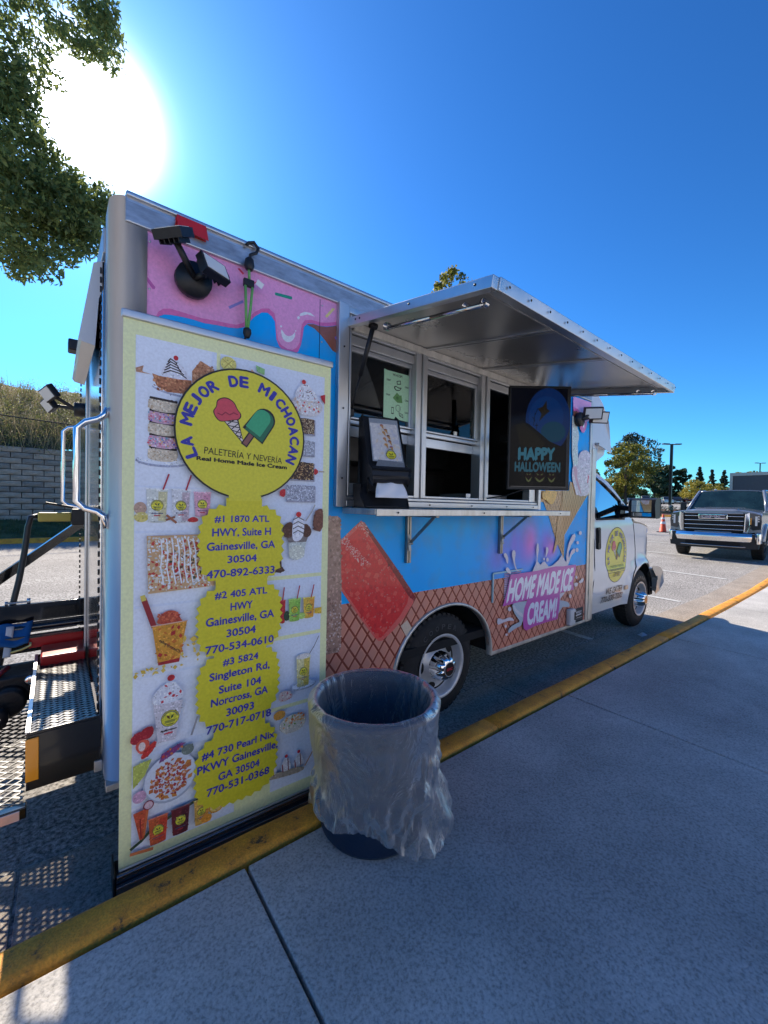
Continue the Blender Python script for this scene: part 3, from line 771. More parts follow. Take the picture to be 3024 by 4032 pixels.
# pale wall behind us: out of frame, hinted at by reflections, added to bounce sun
bk_ = empty('pale_wall', (6, -9.4, .1), 0, 'long pale wall out of view, added to bounce sun, hinted at by cab reflections', 'building')
m = MB(); m.box((-14, -9.9, .1), (26, -9.4, 4.6)); obj('wall', m, mat('pale_render', (.60, .60, .60), .85, var=.08, vscale=2), bk_)
for i in range(9):
    m = MB(); m.box((-12.5 + i * 4.2, -9.398, 1.2), (-10.7 + i * 4.2, -9.37, 3.0)); obj('window', m, mat('dark_window', (.02, .025, .03), .08), bk_)
WRAP=[
 ("pinkd",[[0.296,2.691],[1.275,2.693],[1.268,2.58],[1.227,2.562],[1.182,2.545],[1.138,2.536],[1.095,2.535],[1.061,2.527],[1.039,2.5],[1.034,2.454],[1.024,2.4],[1.007,2.359],[0.975,2.338],[0.932,2.337],[0.901,2.361],[0.885,2.392],[0.881,2.433],[0.876,2.481],[0.857,2.503],[0.835,2.514],[0.806,2.507],[0.771,2.477],[0.737,2.433],[0.717,2.407],[0.684,2.392],[0.644,2.384],[0.587,2.379],[0.532,2.372],[0.485,2.374],[0.439,2.372],[0.394,2.367],[0.367,2.361],[0.349,2.348],[0.333,2.325],[0.299,2.324]]),
 ("pink",[[0.296,2.691],[1.275,2.693],[1.268,2.601],[1.226,2.582],[1.182,2.566],[1.138,2.555],[1.086,2.553],[1.045,2.539],[1.027,2.511],[1.021,2.466],[1.016,2.413],[0.998,2.379],[0.975,2.362],[0.947,2.359],[0.912,2.371],[0.893,2.394],[0.885,2.427],[0.882,2.476],[0.872,2.522],[0.842,2.537],[0.806,2.526],[0.767,2.496],[0.737,2.456],[0.71,2.424],[0.677,2.407],[0.638,2.402],[0.581,2.398],[0.52,2.391],[0.473,2.392],[0.427,2.393],[0.389,2.393],[0.362,2.384],[0.343,2.364],[0.33,2.325],[0.299,2.324]]),
 ("brown",[[1.053,2.52],[1.095,2.533],[1.138,2.534],[1.182,2.542],[1.227,2.56],[1.268,2.577],[1.272,2.406],[1.221,2.421],[1.175,2.463],[1.139,2.491],[1.104,2.511]]),
 ("sprg",[[0.872,2.624],[0.876,2.63],[0.966,2.639],[0.97,2.632],[0.964,2.622],[0.874,2.615]]),
 ("sprb",[[0.64,2.483],[0.708,2.535],[0.713,2.525],[0.646,2.472]]),
 ("spry",[[1.168,2.598],[1.216,2.659],[1.234,2.659],[1.181,2.592]]),
 ("sprr",[[0.68,2.677],[0.69,2.682],[0.713,2.666],[0.707,2.657]]),
 ("sprr",[[0.745,2.624],[0.776,2.651],[0.779,2.646],[0.752,2.622]]),
 ("sprp",[[0.298,2.495],[0.303,2.497],[0.332,2.466],[0.329,2.456],[0.321,2.455],[0.298,2.483]]),
 ("white",[[0.907,2.448],[0.915,2.45],[0.93,2.429],[0.954,2.426],[0.977,2.442],[0.989,2.464],[0.988,2.431],[0.966,2.401],[0.939,2.392],[0.915,2.407]]),
 ("white",[[0.903,2.468],[0.909,2.472],[0.915,2.469],[0.911,2.461],[0.905,2.46]]),
 ("white",[[0.987,2.467],[0.992,2.47],[0.996,2.467],[0.991,2.46]]),
 ("white",[[1.012,2.551],[1.018,2.567],[1.044,2.583],[1.077,2.588],[1.107,2.575],[1.06,2.574],[1.028,2.557]]),
 ("white",[[0.998,2.541],[1.006,2.549],[1.016,2.545],[1.01,2.532],[1.001,2.53]]),
 ("sprv",[[1.233,2.502],[1.27,2.516],[1.27,2.5],[1.238,2.487]]),
 ("redl",[[1.44,1.45],[1.467,1.441],[1.614,1.278],[1.765,1.107],[1.908,0.935],[1.889,0.888],[1.812,0.802],[1.713,0.732],[1.629,0.686],[1.599,0.688],[1.558,0.723],[1.465,0.839],[1.366,0.969],[1.271,1.092],[1.201,1.183],[1.202,1.241],[1.228,1.281],[1.306,1.345],[1.377,1.403]]),
 ("red",[[1.44,1.419],[1.474,1.392],[1.591,1.261],[1.715,1.107],[1.848,0.943],[1.836,0.896],[1.773,0.822],[1.687,0.755],[1.616,0.707],[1.593,0.712],[1.545,0.758],[1.453,0.877],[1.365,0.995],[1.281,1.104],[1.221,1.181],[1.224,1.231],[1.258,1.275],[1.327,1.335],[1.388,1.381]]),
 ("redd",[[1.467,1.441],[1.614,1.278],[1.765,1.107],[1.908,0.935],[1.9,0.902],[1.841,0.949],[1.715,1.107],[1.591,1.261],[1.474,1.399]]),
 ("cream",[[1.781,0.753],[1.839,0.783],[1.895,0.704],[1.836,0.666]]),
 ("tan",[[1.167,1.477],[1.273,1.481],[1.293,1.468],[1.309,1.079],[1.315,0.709],[1.3,0.682],[1.183,0.686]]),
 ("tan2",[[3.434,1.709],[3.873,1.726],[3.891,1.541],[3.929,1.302],[3.93,1.052],[3.752,1.26],[3.63,1.463],[3.522,1.605],[3.438,1.61]]),
 ("cone",[[4.005,1.824],[4.46,1.718],[4.387,1.694],[4.166,1.51],[3.932,1.298],[3.793,1.204],[3.714,1.111],[3.72,1.145],[3.752,1.26],[3.779,1.462],[3.863,1.619],[3.858,1.725],[3.986,1.73]]),
 ("yel",[[3.475,1.711],[3.735,1.721],[3.74,1.679],[3.703,1.616],[3.653,1.584],[3.594,1.599],[3.549,1.628],[3.479,1.633]]),
 ("pale",[[4.017,2.483],[4.079,2.42],[4.134,2.346],[4.155,2.283],[4.125,2.214],[4.139,2.118],[4.152,2.037],[4.14,1.954],[4.021,1.978],[3.993,2.471]]),
 ("scoop",[[4.138,1.986],[4.15,2.078],[4.182,2.13],[4.285,2.167],[4.377,2.157],[4.437,2.095],[4.47,2.012],[4.468,1.891],[4.437,1.734],[4.351,1.689],[4.287,1.691],[4.226,1.677],[4.173,1.696],[4.122,1.686],[4.101,1.747],[4.038,1.825],[4.023,1.945],[4.07,1.997]]),
 ("scoopd",[[4.047,1.963],[4.104,1.984],[4.141,1.937],[4.136,1.871],[4.203,1.768],[4.243,1.694],[4.206,1.718],[4.132,1.797],[4.076,1.884]]),
 ("sprr",[[4.373,1.919],[4.397,1.895],[4.379,1.826],[4.357,1.825],[4.365,1.868]]),
 ("pink",[[4.006,2.669],[4.4,2.678],[4.411,2.51],[4.304,2.452],[4.231,2.475],[4.194,2.502],[4.157,2.546],[4.088,2.559],[4.011,2.574]]),
 ("pinkd",[[4.011,2.574],[4.088,2.559],[4.157,2.542],[4.203,2.495],[4.267,2.463],[4.322,2.455],[4.299,2.384],[4.248,2.336],[4.204,2.339],[4.167,2.375],[4.153,2.463],[4.109,2.489],[4.024,2.492]]),
 ("brown",[[4.014,2.523],[4.072,2.536],[4.132,2.529],[4.151,2.504],[4.092,2.477],[4.017,2.475]]),
 ("white",[[4.212,2.439],[4.259,2.454],[4.257,2.395],[4.237,2.384]]),
 ("milk",[[3.345,0.983],[3.404,1.06],[3.41,1.097],[3.399,1.172],[3.407,1.214],[3.42,1.235],[3.436,1.213],[3.44,1.17],[3.422,1.097],[3.424,1.064],[3.475,1.028],[3.514,1.05],[3.545,1.055],[3.577,1.032],[3.62,1.001],[3.694,1.006],[3.801,1.049],[3.866,1.096],[3.927,1.037],[3.963,1.017],[3.954,1.073],[3.973,1.142],[3.999,1.21],[4.033,1.25],[4.067,1.284],[4.115,1.298],[4.135,1.27],[4.107,1.224],[4.048,1.185],[4.004,1.122],[3.995,1.076],[4.014,1.057],[4.035,1.103],[4.063,1.131],[4.111,1.149],[4.139,1.133],[4.126,1.104],[4.066,1.083],[4.033,1.038],[4.005,0.999],[3.943,0.946],[3.888,0.904],[3.43,0.936]]),
 ("milk",[[2.899,1.165],[2.924,1.173],[2.949,1.152],[2.967,1.117],[2.961,1.078],[2.944,1.084],[2.934,1.119],[2.904,1.141]]),
 ("milk",[[3.016,1.168],[3.028,1.185],[3.049,1.189],[3.069,1.173],[3.069,1.14],[3.06,1.105],[3.073,1.054],[3.096,1.017],[3.146,0.998],[3.092,1.003],[3.055,1.056],[3.036,1.102],[3.019,1.138]]),
 ("milk",[[2.93,1.031],[2.941,1.046],[2.962,1.047],[2.984,1.032],[3.015,0.989],[2.964,0.999]]),
 ("milk",[[3.564,1.18],[3.581,1.189],[3.602,1.183],[3.61,1.156],[3.593,1.124],[3.568,1.092],[3.558,1.098],[3.566,1.136]]),
 ("milk",[[3.55,1.076],[3.548,1.07],[3.542,1.066],[3.534,1.065],[3.526,1.067],[3.519,1.072],[3.517,1.078],[3.519,1.084],[3.525,1.088],[3.533,1.089],[3.541,1.087],[3.547,1.082]]),
 ("milk",[[3.619,1.066],[3.616,1.056],[3.608,1.049],[3.597,1.048],[3.585,1.051],[3.576,1.059],[3.573,1.069],[3.575,1.079],[3.583,1.085],[3.595,1.087],[3.606,1.084],[3.615,1.076]]),
 ("milk",[[4.204,1.126],[4.201,1.116],[4.19,1.108],[4.175,1.106],[4.16,1.11],[4.149,1.118],[4.144,1.13],[4.148,1.14],[4.158,1.147],[4.173,1.15],[4.188,1.146],[4.2,1.137]]),
 ("milk",[[4.265,1.299],[4.262,1.289],[4.25,1.282],[4.235,1.279],[4.219,1.282],[4.207,1.291],[4.202,1.301],[4.205,1.312],[4.216,1.319],[4.232,1.322],[4.248,1.318],[4.26,1.31]]),
 ("milk",[[4.208,1.202],[4.205,1.193],[4.196,1.187],[4.183,1.186],[4.171,1.189],[4.161,1.195],[4.157,1.204],[4.16,1.212],[4.169,1.218],[4.181,1.22],[4.194,1.217],[4.204,1.21]]),
 ("milk",[[3.027,0.685],[3.024,0.675],[3.015,0.67],[3.002,0.669],[2.989,0.673],[2.979,0.682],[2.976,0.692],[2.979,0.702],[2.988,0.708],[3.0,0.709],[3.013,0.704],[3.023,0.696]]),
 ("milk",[[2.967,0.549],[2.965,0.542],[2.959,0.538],[2.95,0.537],[2.942,0.541],[2.936,0.547],[2.933,0.555],[2.935,0.562],[2.941,0.567],[2.949,0.567],[2.958,0.564],[2.964,0.557]]),
 ("milk",[[4.083,0.664],[4.08,0.653],[4.07,0.646],[4.057,0.644],[4.044,0.649],[4.034,0.659],[4.029,0.67],[4.032,0.681],[4.042,0.688],[4.055,0.69],[4.068,0.685],[4.079,0.676]]),
 ("milk",[[4.198,0.845],[4.196,0.836],[4.188,0.831],[4.177,0.83],[4.165,0.833],[4.157,0.84],[4.153,0.849],[4.156,0.857],[4.163,0.863],[4.175,0.864],[4.186,0.86],[4.195,0.853]]),
 ("milk",[[2.984,0.474],[2.982,0.469],[2.975,0.467],[2.966,0.467],[2.957,0.47],[2.95,0.475],[2.947,0.481],[2.949,0.486],[2.956,0.489],[2.965,0.489],[2.974,0.486],[2.981,0.48]]),
 ("milkd",[[3.026,0.734],[3.176,0.729],[3.305,0.722],[3.845,0.653],[3.961,0.629],[4.033,0.602],[4.054,0.558],[3.964,0.57],[3.906,0.582],[3.851,0.546],[3.808,0.501],[3.238,0.57],[3.202,0.56],[3.185,0.517],[3.105,0.51],[3.054,0.499],[3.016,0.486],[2.986,0.489],[2.993,0.52],[3.043,0.541],[3.113,0.55],[3.166,0.556],[3.11,0.606],[3.064,0.653]]),
 ("milk",[[3.061,0.719],[3.098,0.679],[3.153,0.645],[3.208,0.616],[3.21,0.58],[3.154,0.609],[3.091,0.649],[3.054,0.695]]),
 ("milk",[[3.841,0.72],[3.944,0.719],[3.888,0.685],[3.833,0.658]]),
 ("milk",[[2.829,0.636],[2.857,0.635],[2.914,0.612],[2.972,0.62],[3.023,0.617],[3.067,0.59],[3.068,0.577],[3.007,0.592],[2.923,0.591],[2.859,0.583],[2.831,0.585]]),
 ("milk",[[4.126,0.787],[4.169,0.794],[4.213,0.781],[4.202,0.755],[4.159,0.75],[4.133,0.768]]),
 ("milk",[[4.225,0.795],[4.307,0.823],[4.34,0.814],[4.322,0.785],[4.258,0.773]]),
 ("purple",[[2.999,0.981],[3.293,0.98],[3.428,0.979],[3.589,0.987],[3.738,0.994],[3.884,0.983],[4.072,0.982],[4.158,0.977],[4.149,0.917],[4.107,0.801],[4.123,0.727],[3.991,0.725],[3.841,0.726],[3.841,0.611],[3.81,0.473],[3.605,0.478],[3.394,0.476],[3.261,0.459],[3.218,0.49],[3.206,0.57],[3.224,0.666],[3.267,0.732],[3.027,0.729],[2.897,0.727],[2.939,0.81],[2.976,0.909]]),
]

# ================================================================ THE ICE CREAM TRUCK
TX0, TX1, TY0, TY1, TZ0, TZ1 = 0.17, 4.55, 2.0, 4.1, 0.345, 2.81
truck = empty('food_truck', (2.4, 3.05, 0), label='blue and pink box-bodied ice cream truck with its serving hatch propped open', cat='food truck')
TO = Vector((2.4, 3.05, 0))

def wrap_mat():
    """printed vinyl: blue above, waffle lattice below 0.96 m, soft pink and violet blurs near the front"""
    m, t, b = new_mat('printed_wrap'); L = t.links
    tc = t.nodes.new('ShaderNodeTexCoord'); sp = t.nodes.new('ShaderNodeSeparateXYZ')
    L.new(tc.outputs['Object'], sp.inputs[0])
    def mth(op, a, b_=None, c=None):
        n = t.nodes.new('ShaderNodeMath'); n.operation = op
        for i, x in enumerate((a, b_, c)):
            if x is None: continue
            if isinstance(x, (int, float)): n.inputs[i].default_value = x
            else: L.new(x, n.inputs[i])
        return n.outputs[0]
    X = mth('ADD', sp.outputs[0], TO.x); Z = sp.outputs[2]
    def mix(f, a, b_):
        n = t.nodes.new('ShaderNodeMix'); n.data_type = 'RGBA'
        if isinstance(f, (int, float)): n.inputs[0].default_value = f
        else: L.new(f, n.inputs[0])
        for i, x in ((6, a), (7, b_)):
            if isinstance(x, tuple): n.inputs[i].default_value = (*x, 1)
            else: L.new(x, n.inputs[i])
        return n.outputs[2]
    # lattice
    p = 0.0915; zz = mth('MULTIPLY', Z, 0.98)
    def lat(sgn):
        s = mth('DIVIDE', mth('ADD', X, mth('MULTIPLY', zz, sgn)), p)
        f = mth('ABSOLUTE', mth('SUBTRACT', mth('FRACT', s), 0.5))
        return mth('LESS_THAN', f, 0.085)
    lines = mth('MAXIMUM', lat(0.75), lat(-0.75))
    def edge(sgn):
        s = mth('DIVIDE', mth('ADD', mth('ADD', X, 0.006), mth('MULTIPLY', zz, sgn)), p)
        f = mth('ABSOLUTE', mth('SUBTRACT', mth('FRACT', s), 0.5))
        return mth('LESS_THAN', f, 0.12)
    hl = mth('MAXIMUM', edge(0.75), edge(-0.75))
    waf = mix(lines, mix(mth('MULTIPLY', hl, 0.45), srgb(208, 142, 122), srgb(228, 160, 128)), srgb(138, 62, 46))
    # blue with printed pink and violet blurs
    n = t.nodes.new('ShaderNodeTexNoise'); n.inputs['Scale'].default_value = 1.6; n.inputs['Detail'].default_value = 3
    mp = t.nodes.new('ShaderNodeMapping'); mp.inputs['Scale'].default_value = (3.5, 1, 0.7)
    L.new(tc.outputs['Object'], mp.inputs[0]); L.new(mp.outputs[0], n.inputs['Vector'])
    def blob(cx, cz, rx, rz):
        a = mth('POWER', mth('DIVIDE', mth('SUBTRACT', X, cx), rx), 2); b_ = mth('POWER', mth('DIVIDE', mth('SUBTRACT', Z, cz), rz), 2)
        return mth('EXPONENT', mth('MULTIPLY', mth('ADD', a, b_), -1))
    blue = mix(n.outputs[0], srgb(0, 164, 250), srgb(2, 180, 255))
    v1 = mth('MULTIPLY', mth('MAXIMUM', blob(3.15, 1.22, .32, .2), blob(3.62, 1.2, .2, .16)), mth('MULTIPLY', n.outputs[0], 1.6))
    p1 = mth('MAXIMUM', blob(3.33, 1.24, .1, .15), blob(3.7, 1.17, .09, .08))
    v2 = blob(2.82, 1.12, .12, .12)
    blue = mix(mth('MINIMUM', v1, 0.9), blue, srgb(150, 120, 226))
    blue = mix(mth('MULTIPLY', v2, .6), blue, srgb(140, 120, 220))
    blue = mix(mth('MINIMUM', mth('MULTIPLY', p1, .9), 0.9), blue, srgb(226, 130, 214))
    col = mix(mth('GREATER_THAN', Z, 0.96), waf, blue)
    # faint road grime low down, scratches
    n2 = t.nodes.new('ShaderNodeTexNoise'); n2.inputs['Scale'].default_value = 7; n2.inputs['Detail'].default_value = 8
    L.new(tc.outputs['Object'], n2.inputs['Vector'])
    g = mth('MULTIPLY', mth('SUBTRACT', n2.outputs[0], 0.45), 0.9)
    col = mix(mth('MAXIMUM', mth('MINIMUM', g, 0.25), 0.0), col, (0.22, 0.2, 0.18))
    L.new(col, b.inputs['Base Color'])
    b.inputs['Roughness'].default_value = 0.3; b.inputs['Specular IOR Level'].default_value = .25; b.inputs['Coat Weight'].default_value = 0.0; b.inputs['Coat Roughness'].default_value = .12
    n3 = t.nodes.new('ShaderNodeTexNoise'); n3.inputs['Scale'].default_value = 1.1; n3.inputs['Detail'].default_value = 1
    L.new(tc.outputs['Object'], n3.inputs['Vector'])
    bp = t.nodes.new('ShaderNodeBump'); bp.inputs['Strength'].default_value = 0.25; bp.inputs['Distance'].default_value = 0.04
    L.new(n3.outputs[0], bp.inputs['Height']); L.new(bp.outputs[0], b.inputs['Normal'])
    return m
M_WRAP = wrap_mat()

# side panel with wheel arch and serving opening
WX0, WX1, WZ0, WZ1 = 1.26, 3.41, 1.545, 2.69
ACX, ACR = 2.245, 0.515
arch = []
for k in range(25):
    t_ = PI - PI * k / 24
    arch.append((ACX + ACR * math.cos(t_), 0.345 + 0.475 * abs(math.sin(t_)) ** 0.9))
side_out = [(TX0 + .12, TZ0 + .01), (arch[0][0], TZ0 + .01)] + arch[1:-1] + [(arch[-1][0], TZ0 + .01), (TX1 - .14, TZ0 + .01), (TX1 - .14, 2.69), (TX0 + .12, 2.69)]
hole = [(WX0, WZ0), (WX1, WZ0), (WX1, WZ1 - .001), (WX0, WZ1 - .001)]
def holed(out_, holes, y0, y1):
    m = MB()
    loops = [[Vector((p[0], p[1], 0)) for p in l] for l in [out_] + holes]
    tri = geometry.tessellate_polygon(loops)
    flat = [p for l in [out_] + holes for p in l]; n = len(flat)
    vs = [(p[0], y0, p[1]) for p in flat] + [(p[0], y1, p[1]) for p in flat]
    fs = [tuple(t) for t in tri] + [tuple(i + n for i in reversed(t)) for t in tri]
    k = 0
    for l in [out_] + holes:
        for i in range(len(l)):
            a = k + i; b = k + (i + 1) % len(l); fs.append((a, b, b + n, a + n))
        k += len(l)
    m.add(vs, fs)
    return m
obj('side_panel', holed(side_out, [hole], 2.0, 2.03), M_WRAP, truck)
# printed pictures on the wrap
WC = {'pinkd': srgb(226, 110, 170), 'pink': srgb(238, 158, 204), 'brown': srgb(150, 88, 66), 'sprg': srgb(30, 150, 120), 'sprb': srgb(140, 130, 200), 'spry': srgb(240, 215, 140), 'sprr': srgb(226, 70, 100), 'sprp': srgb(196, 90, 160), 'white': srgb(240, 238, 244), 'sprv': srgb(150, 110, 190), 'redl': srgb(226, 100, 90), 'red': srgb(222, 42, 40), 'redd': srgb(140, 18, 22), 'cream': srgb(220, 196, 172), 'tan': srgb(176, 140, 122), 'tan2': srgb(196, 152, 98), 'cone': srgb(206, 160, 102), 'yel': srgb(228, 172, 56), 'pale': srgb(216, 220, 206), 'scoop': srgb(222, 202, 208), 'scoopd': srgb(214, 150, 164), 'milk': srgb(214, 208, 218), 'milkd': srgb(180, 192, 206), 'purple': srgb(206, 96, 180)}
PW = lambda x, z, d: (x, 1.9992 - d, z)
ink = Ink(PW); ink.mottle = .022; ink.mmax = .5
ROUND = {'white', 'milk', 'milkd', 'scoop', 'pale', 'yel', 'tan'}
def inpoly(poly):
    def f(x, y):
        c = False; n = len(poly)
        for i in range(n):
            x1, y1 = poly[i]; x2, y2 = poly[i - 1]
            if (y1 > y) != (y2 > y) and x < (x2 - x1) * (y - y1) / (y2 - y1) + x1: c = not c
        return c
    return f
for k, (c_, p_) in enumerate(WRAP):
    p_ = [tuple(q) for q in p_]; ink.mottle = .02 if c_ in ('tan', 'scoop', 'yel', 'tan2', 'cone', 'pale', 'redl', 'redd') else 0
    if c_ == 'purple':
        ink.poly(p_, srgb(196, 84, 176))
        continue
    if c_ in ROUND and 7 < len(p_) < 26: p_ = smooth_poly(p_, 1)
    ink.poly(p_, WC[c_])
    x0, x1 = min(q[0] for q in p_), max(q[0] for q in p_); z0, z1 = min(q[1] for q in p_), max(q[1] for q in p_)
    if c_ == 'red':
        ins = inpoly(p_)
        ink.speck(x0, z0, x1, z1, .035, [srgb(232, 58, 52), srgb(208, 36, 38), srgb(230, 84, 70)], ins, .55)
        ink.speck(x0, z0, x1, z1, .012, [srgb(214, 110, 100), srgb(210, 70, 64)], ins, .12)
    if c_ == 'redd':
        f1 = inpoly([tuple(q) for q in [w_ for cc, w_ in WRAP if cc == 'redl'][0]]); f2 = inpoly([tuple(q) for q in [w_ for cc, w_ in WRAP if cc == 'red'][0]])
        edge_ = lambda x, z: f1(x, z) and not f2(x + .02, z - .0) and x < 1.5
        bx = [w_ for cc, w_ in WRAP if cc == 'redl'][0]
        ink.speck(min(q[0] for q in bx), min(q[1] for q in bx), max(q[0] for q in bx), max(q[1] for q in bx), .009, [srgb(236, 190, 184), srgb(222, 140, 132)], edge_, .8)
        ink.speck(1.2, .75, 1.75, 1.35, .009, [srgb(236, 190, 184), srgb(222, 140, 132)], lambda x, z: f1(x, z) and abs((x - 1.38) * .79 + (z - 1.28) * .85) < .03 and abs(z - 1.28) < .1, .7)
    if c_ == 'tan':
        ink.speck(x0, z0, x1, z0 + .3, .012, [srgb(216, 196, 190), srgb(150, 110, 95)], inpoly(p_), .5)
        ink.speck(x0, z0 + .3, x1, z1, .02, [srgb(196, 160, 144), srgb(150, 112, 96)], inpoly(p_), .35)
    if c_ in ('tan2', 'cone'):
        ins = inpoly(p_)
        for q in range(-2, 26):
            for sg in (1, -1):
                a = Vector((x0 - .2 + q * .052, z1)); pts = []
                for s_ in range(60):
                    pt = (a.x + sg * s_ * .0085 + (.5 if sg < 0 else -.3), z1 - s_ * .014)
                    if ins(*pt): pts.append(pt)
                    else:
                        if len(pts) > 1: ink.line(pts, .006, srgb(226, 188, 138) if sg > 0 else srgb(166, 116, 66))
                        pts = []
    if c_ == 'scoop':
        ink.speck(x0, z0, x1, z1, .03, [srgb(206, 178, 190), srgb(232, 220, 224)], inpoly(p_), .4)
ink.mottle = 0
ink.text('HOME MADE ICE', [(2.945, 0.745), (4.06, 0.722), (4.115, 0.955), (3.0, 0.945)], srgb(236, 236, 246), .05)
ink.text('CREAM!', [(3.262, 0.498), (3.775, 0.492), (3.805, 0.69), (3.285, 0.70)], srgb(226, 230, 246), .05)
obj('wrap_print', ink.m, M_INK, truck)

m = MB()
for x in (1.135, 3.86):
    m.box((x, 1.9978, .38), (x + .0025, 1.9995, 2.68))
obj('panel_seam', m, M_BLACK, truck)
m = MB()
for x in (.31, 1.15, 3.88, 4.39):
    for i in range(12):
        z = .45 + i * .2
        if WZ0 - .05 < z < 2.7 and WX0 < x < WX1: continue
        m.lathe([(.005, 0), (.004, -.0025), (.0001, -.003)], (x, 1.9985, z), 'Y', 8)
obj('panel_rivets', m, M_ALU2, truck)
# skirt, arch lip, corner posts, roof rail
m = MB()
m.box((TX0, 1.992, TZ0 - .005), (arch[0][0] - .01, 2.04, TZ0 + .022)); m.box((arch[-1][0] + .01, 1.992, TZ0 - .005), (TX1, 2.04, TZ0 + .022))
obj('skirt_trim', m, M_ALUTAN, truck, bevel=.003)
m = MB()
vs = []
for (x, z) in arch:
    d = Vector((x - ACX, z - .42)).normalized()
    for (o_, y) in ((0, 2.035), (0, 1.985), (.018, 1.985), (.022, 2.0)):
        vs.append((x + d.x * o_, y, max(z + d.y * o_, TZ0 - .005)))
m.add(vs, [(i * 4 + k, i * 4 + k + 1, (i + 1) * 4 + k + 1, (i + 1) * 4 + k) for i in range(len(arch) - 1) for k in range(3)], True)
obj('arch_trim', m, M_ALUTAN, truck)
m = MB()  # rounded rear corner post
r_ = .075
pp = [(TX0 + r_ + .055, 2.0 - .006)] + [(TX0 + r_ + r_ * math.cos(t_), 2.0 - .006 + r_ + r_ * math.sin(t_)) for t_ in [R(270 - 90 * i / 10) for i in range(11)]] + [(TX0, 2.2), (TX0 + .03, 2.2), (TX0 + .03, 2.03), (TX0 + r_ + .055, 2.03)]
m.prism(pp, .36, 2.8, 'Z', True)
post = obj('corner_post', m, mat('dull_corner_aluminium', (0.5, 0.52, 0.56), 0.42, 0.7, var=0.22, vscale=2.5, rvar=0.1, stretch=(1, 1, .15)), truck)
m = MB(); m.box((TX0 + r_ + .056, 1.996, .37), (TX0 + .122, 2.03, 2.69)); obj('edge_strip', m, M_ALU, truck, bevel=.002)
m = MB(); m.box((4.41, 1.985, .34), (4.455, 2.03, 2.70)); m.box((4.456, 1.978, .36), (4.55, 2.05, 2.20)); m.box((4.552, 1.99, .34), (4.565, 2.0, .62))
obj('front_post', m, M_ALUTAN, truck, bevel=.006)
m = MB(); m.box((TX0 + .05, 1.985, 2.692), (4.42, 2.05, 2.80)); m.box((TX0 + .05, 1.972, 2.79), (4.42, 2.06, 2.812))
obj('roof_rail', m, M_ALU, truck, bevel=.006)
m = MB(); m.box((TX0 + .05, 1.9835, 2.70), (4.41, 1.9848, 2.775)); obj('rail_face', m, mat('grimy_rail', (0.42, 0.44, 0.48), 0.4, .7, var=.35, vscale=9, stretch=(1, 1, 3)), truck)
m = MB(); m.box((TX0 + .03, 2.03, 2.77), (4.45, 4.08, 2.80)); obj('roof', m, M_CAP, truck)
m = MB(); m.box((TX0 + .12, 4.07, TZ0), (4.44, 4.1, 2.79)); obj('far_side_panel', m, mat('far_blue', srgb(16, 118, 196), 0.35), truck)
m = MB(); m.box((4.42, 2.03, TZ0), (4.45, 4.07, 2.79)); obj('front_wall', m, M_CAP, truck)
m = MB(); m.box((TX0 + .03, 2.03, .5), (4.42, 4.07, .56)); obj('floor', m, M_DARK, truck)
# interior
m = MB(); m.box((.3, 4.03, .57), (4.4, 4.06, 2.7)); m.box((.25, 2.04, 2.66), (4.4, 4.02, 2.69)); m.box((.25, 2.04, .57), (.28, 4.02, 2.65)); m.box((4.37, 2.04, .57), (4.4, 4.02, 2.65))
obj('interior_lining', m, M_INTERIOR, truck)
m = MB(); m.box((1.0, 3.45, .57), (4.2, 4.0, 1.35)); m.box((1.25, 2.32, 1.42), (3.5, 2.62, 1.47)); m.box((1.3, 3.5, 2.0), (3.9, 3.95, 2.3)); m.box((2.9, 3.3, 1.36), (3.5, 3.8, 1.9))
obj('kitchen_fittings', m, mat('kitchen_steel', (.12, .12, .125), .35, .6, var=.2), truck, bevel=.01)
m = MB(); m.box((2.66, 2.2, 1.62), (3.24, 2.5, 1.66)); m.box((1.35, 2.05, 1.60), (1.72, 2.3, 1.68)); obj('inner_ledge', m, M_ALU2, truck, bevel=.004)

# serving hatch frame
m = MB()
m.box((1.245, 1.968, 1.535), (1.315, 2.05, 2.70)); m.box((1.33, 1.985, 1.6), (1.345, 2.09, 2.69))
m.box((3.385, 1.968, 1.535), (3.425, 2.05, 2.70)); m.box((3.27, 1.99, 1.6), (3.36, 2.06, 2.62))
m.box((1.315, 1.97, 1.537), (3.385, 2.06, 1.575)); m.box((1.315, 1.982, 1.577), (3.385, 2.07, 1.598)); m.box((1.315, 1.995, 1.60), (3.385, 2.09, 1.618))
m.box((1.315, 1.97, 2.652), (3.385, 2.05, 2.69)); m.box((1.345, 2.0, 2.56), (3.36, 2.06, 2.648)); m.box((1.345, 2.02, 2.50), (3.36, 2.05, 2.556))
obj('hatch_frame', m, M_ALU2, truck, bevel=.004)
for x in (1.87, 2.565):
    m = MB(); m.box((x, 1.99, 1.6), (x + .05, 2.08, 2.6)); m.box((x + .052, 1.978, 1.6), (x + .068, 2.06, 2.6)); m.box((x + .07, 1.984, 1.6), (x + .1, 2.07, 2.6))
    obj('mullion', m, M_ALU2, truck, bevel=.004)
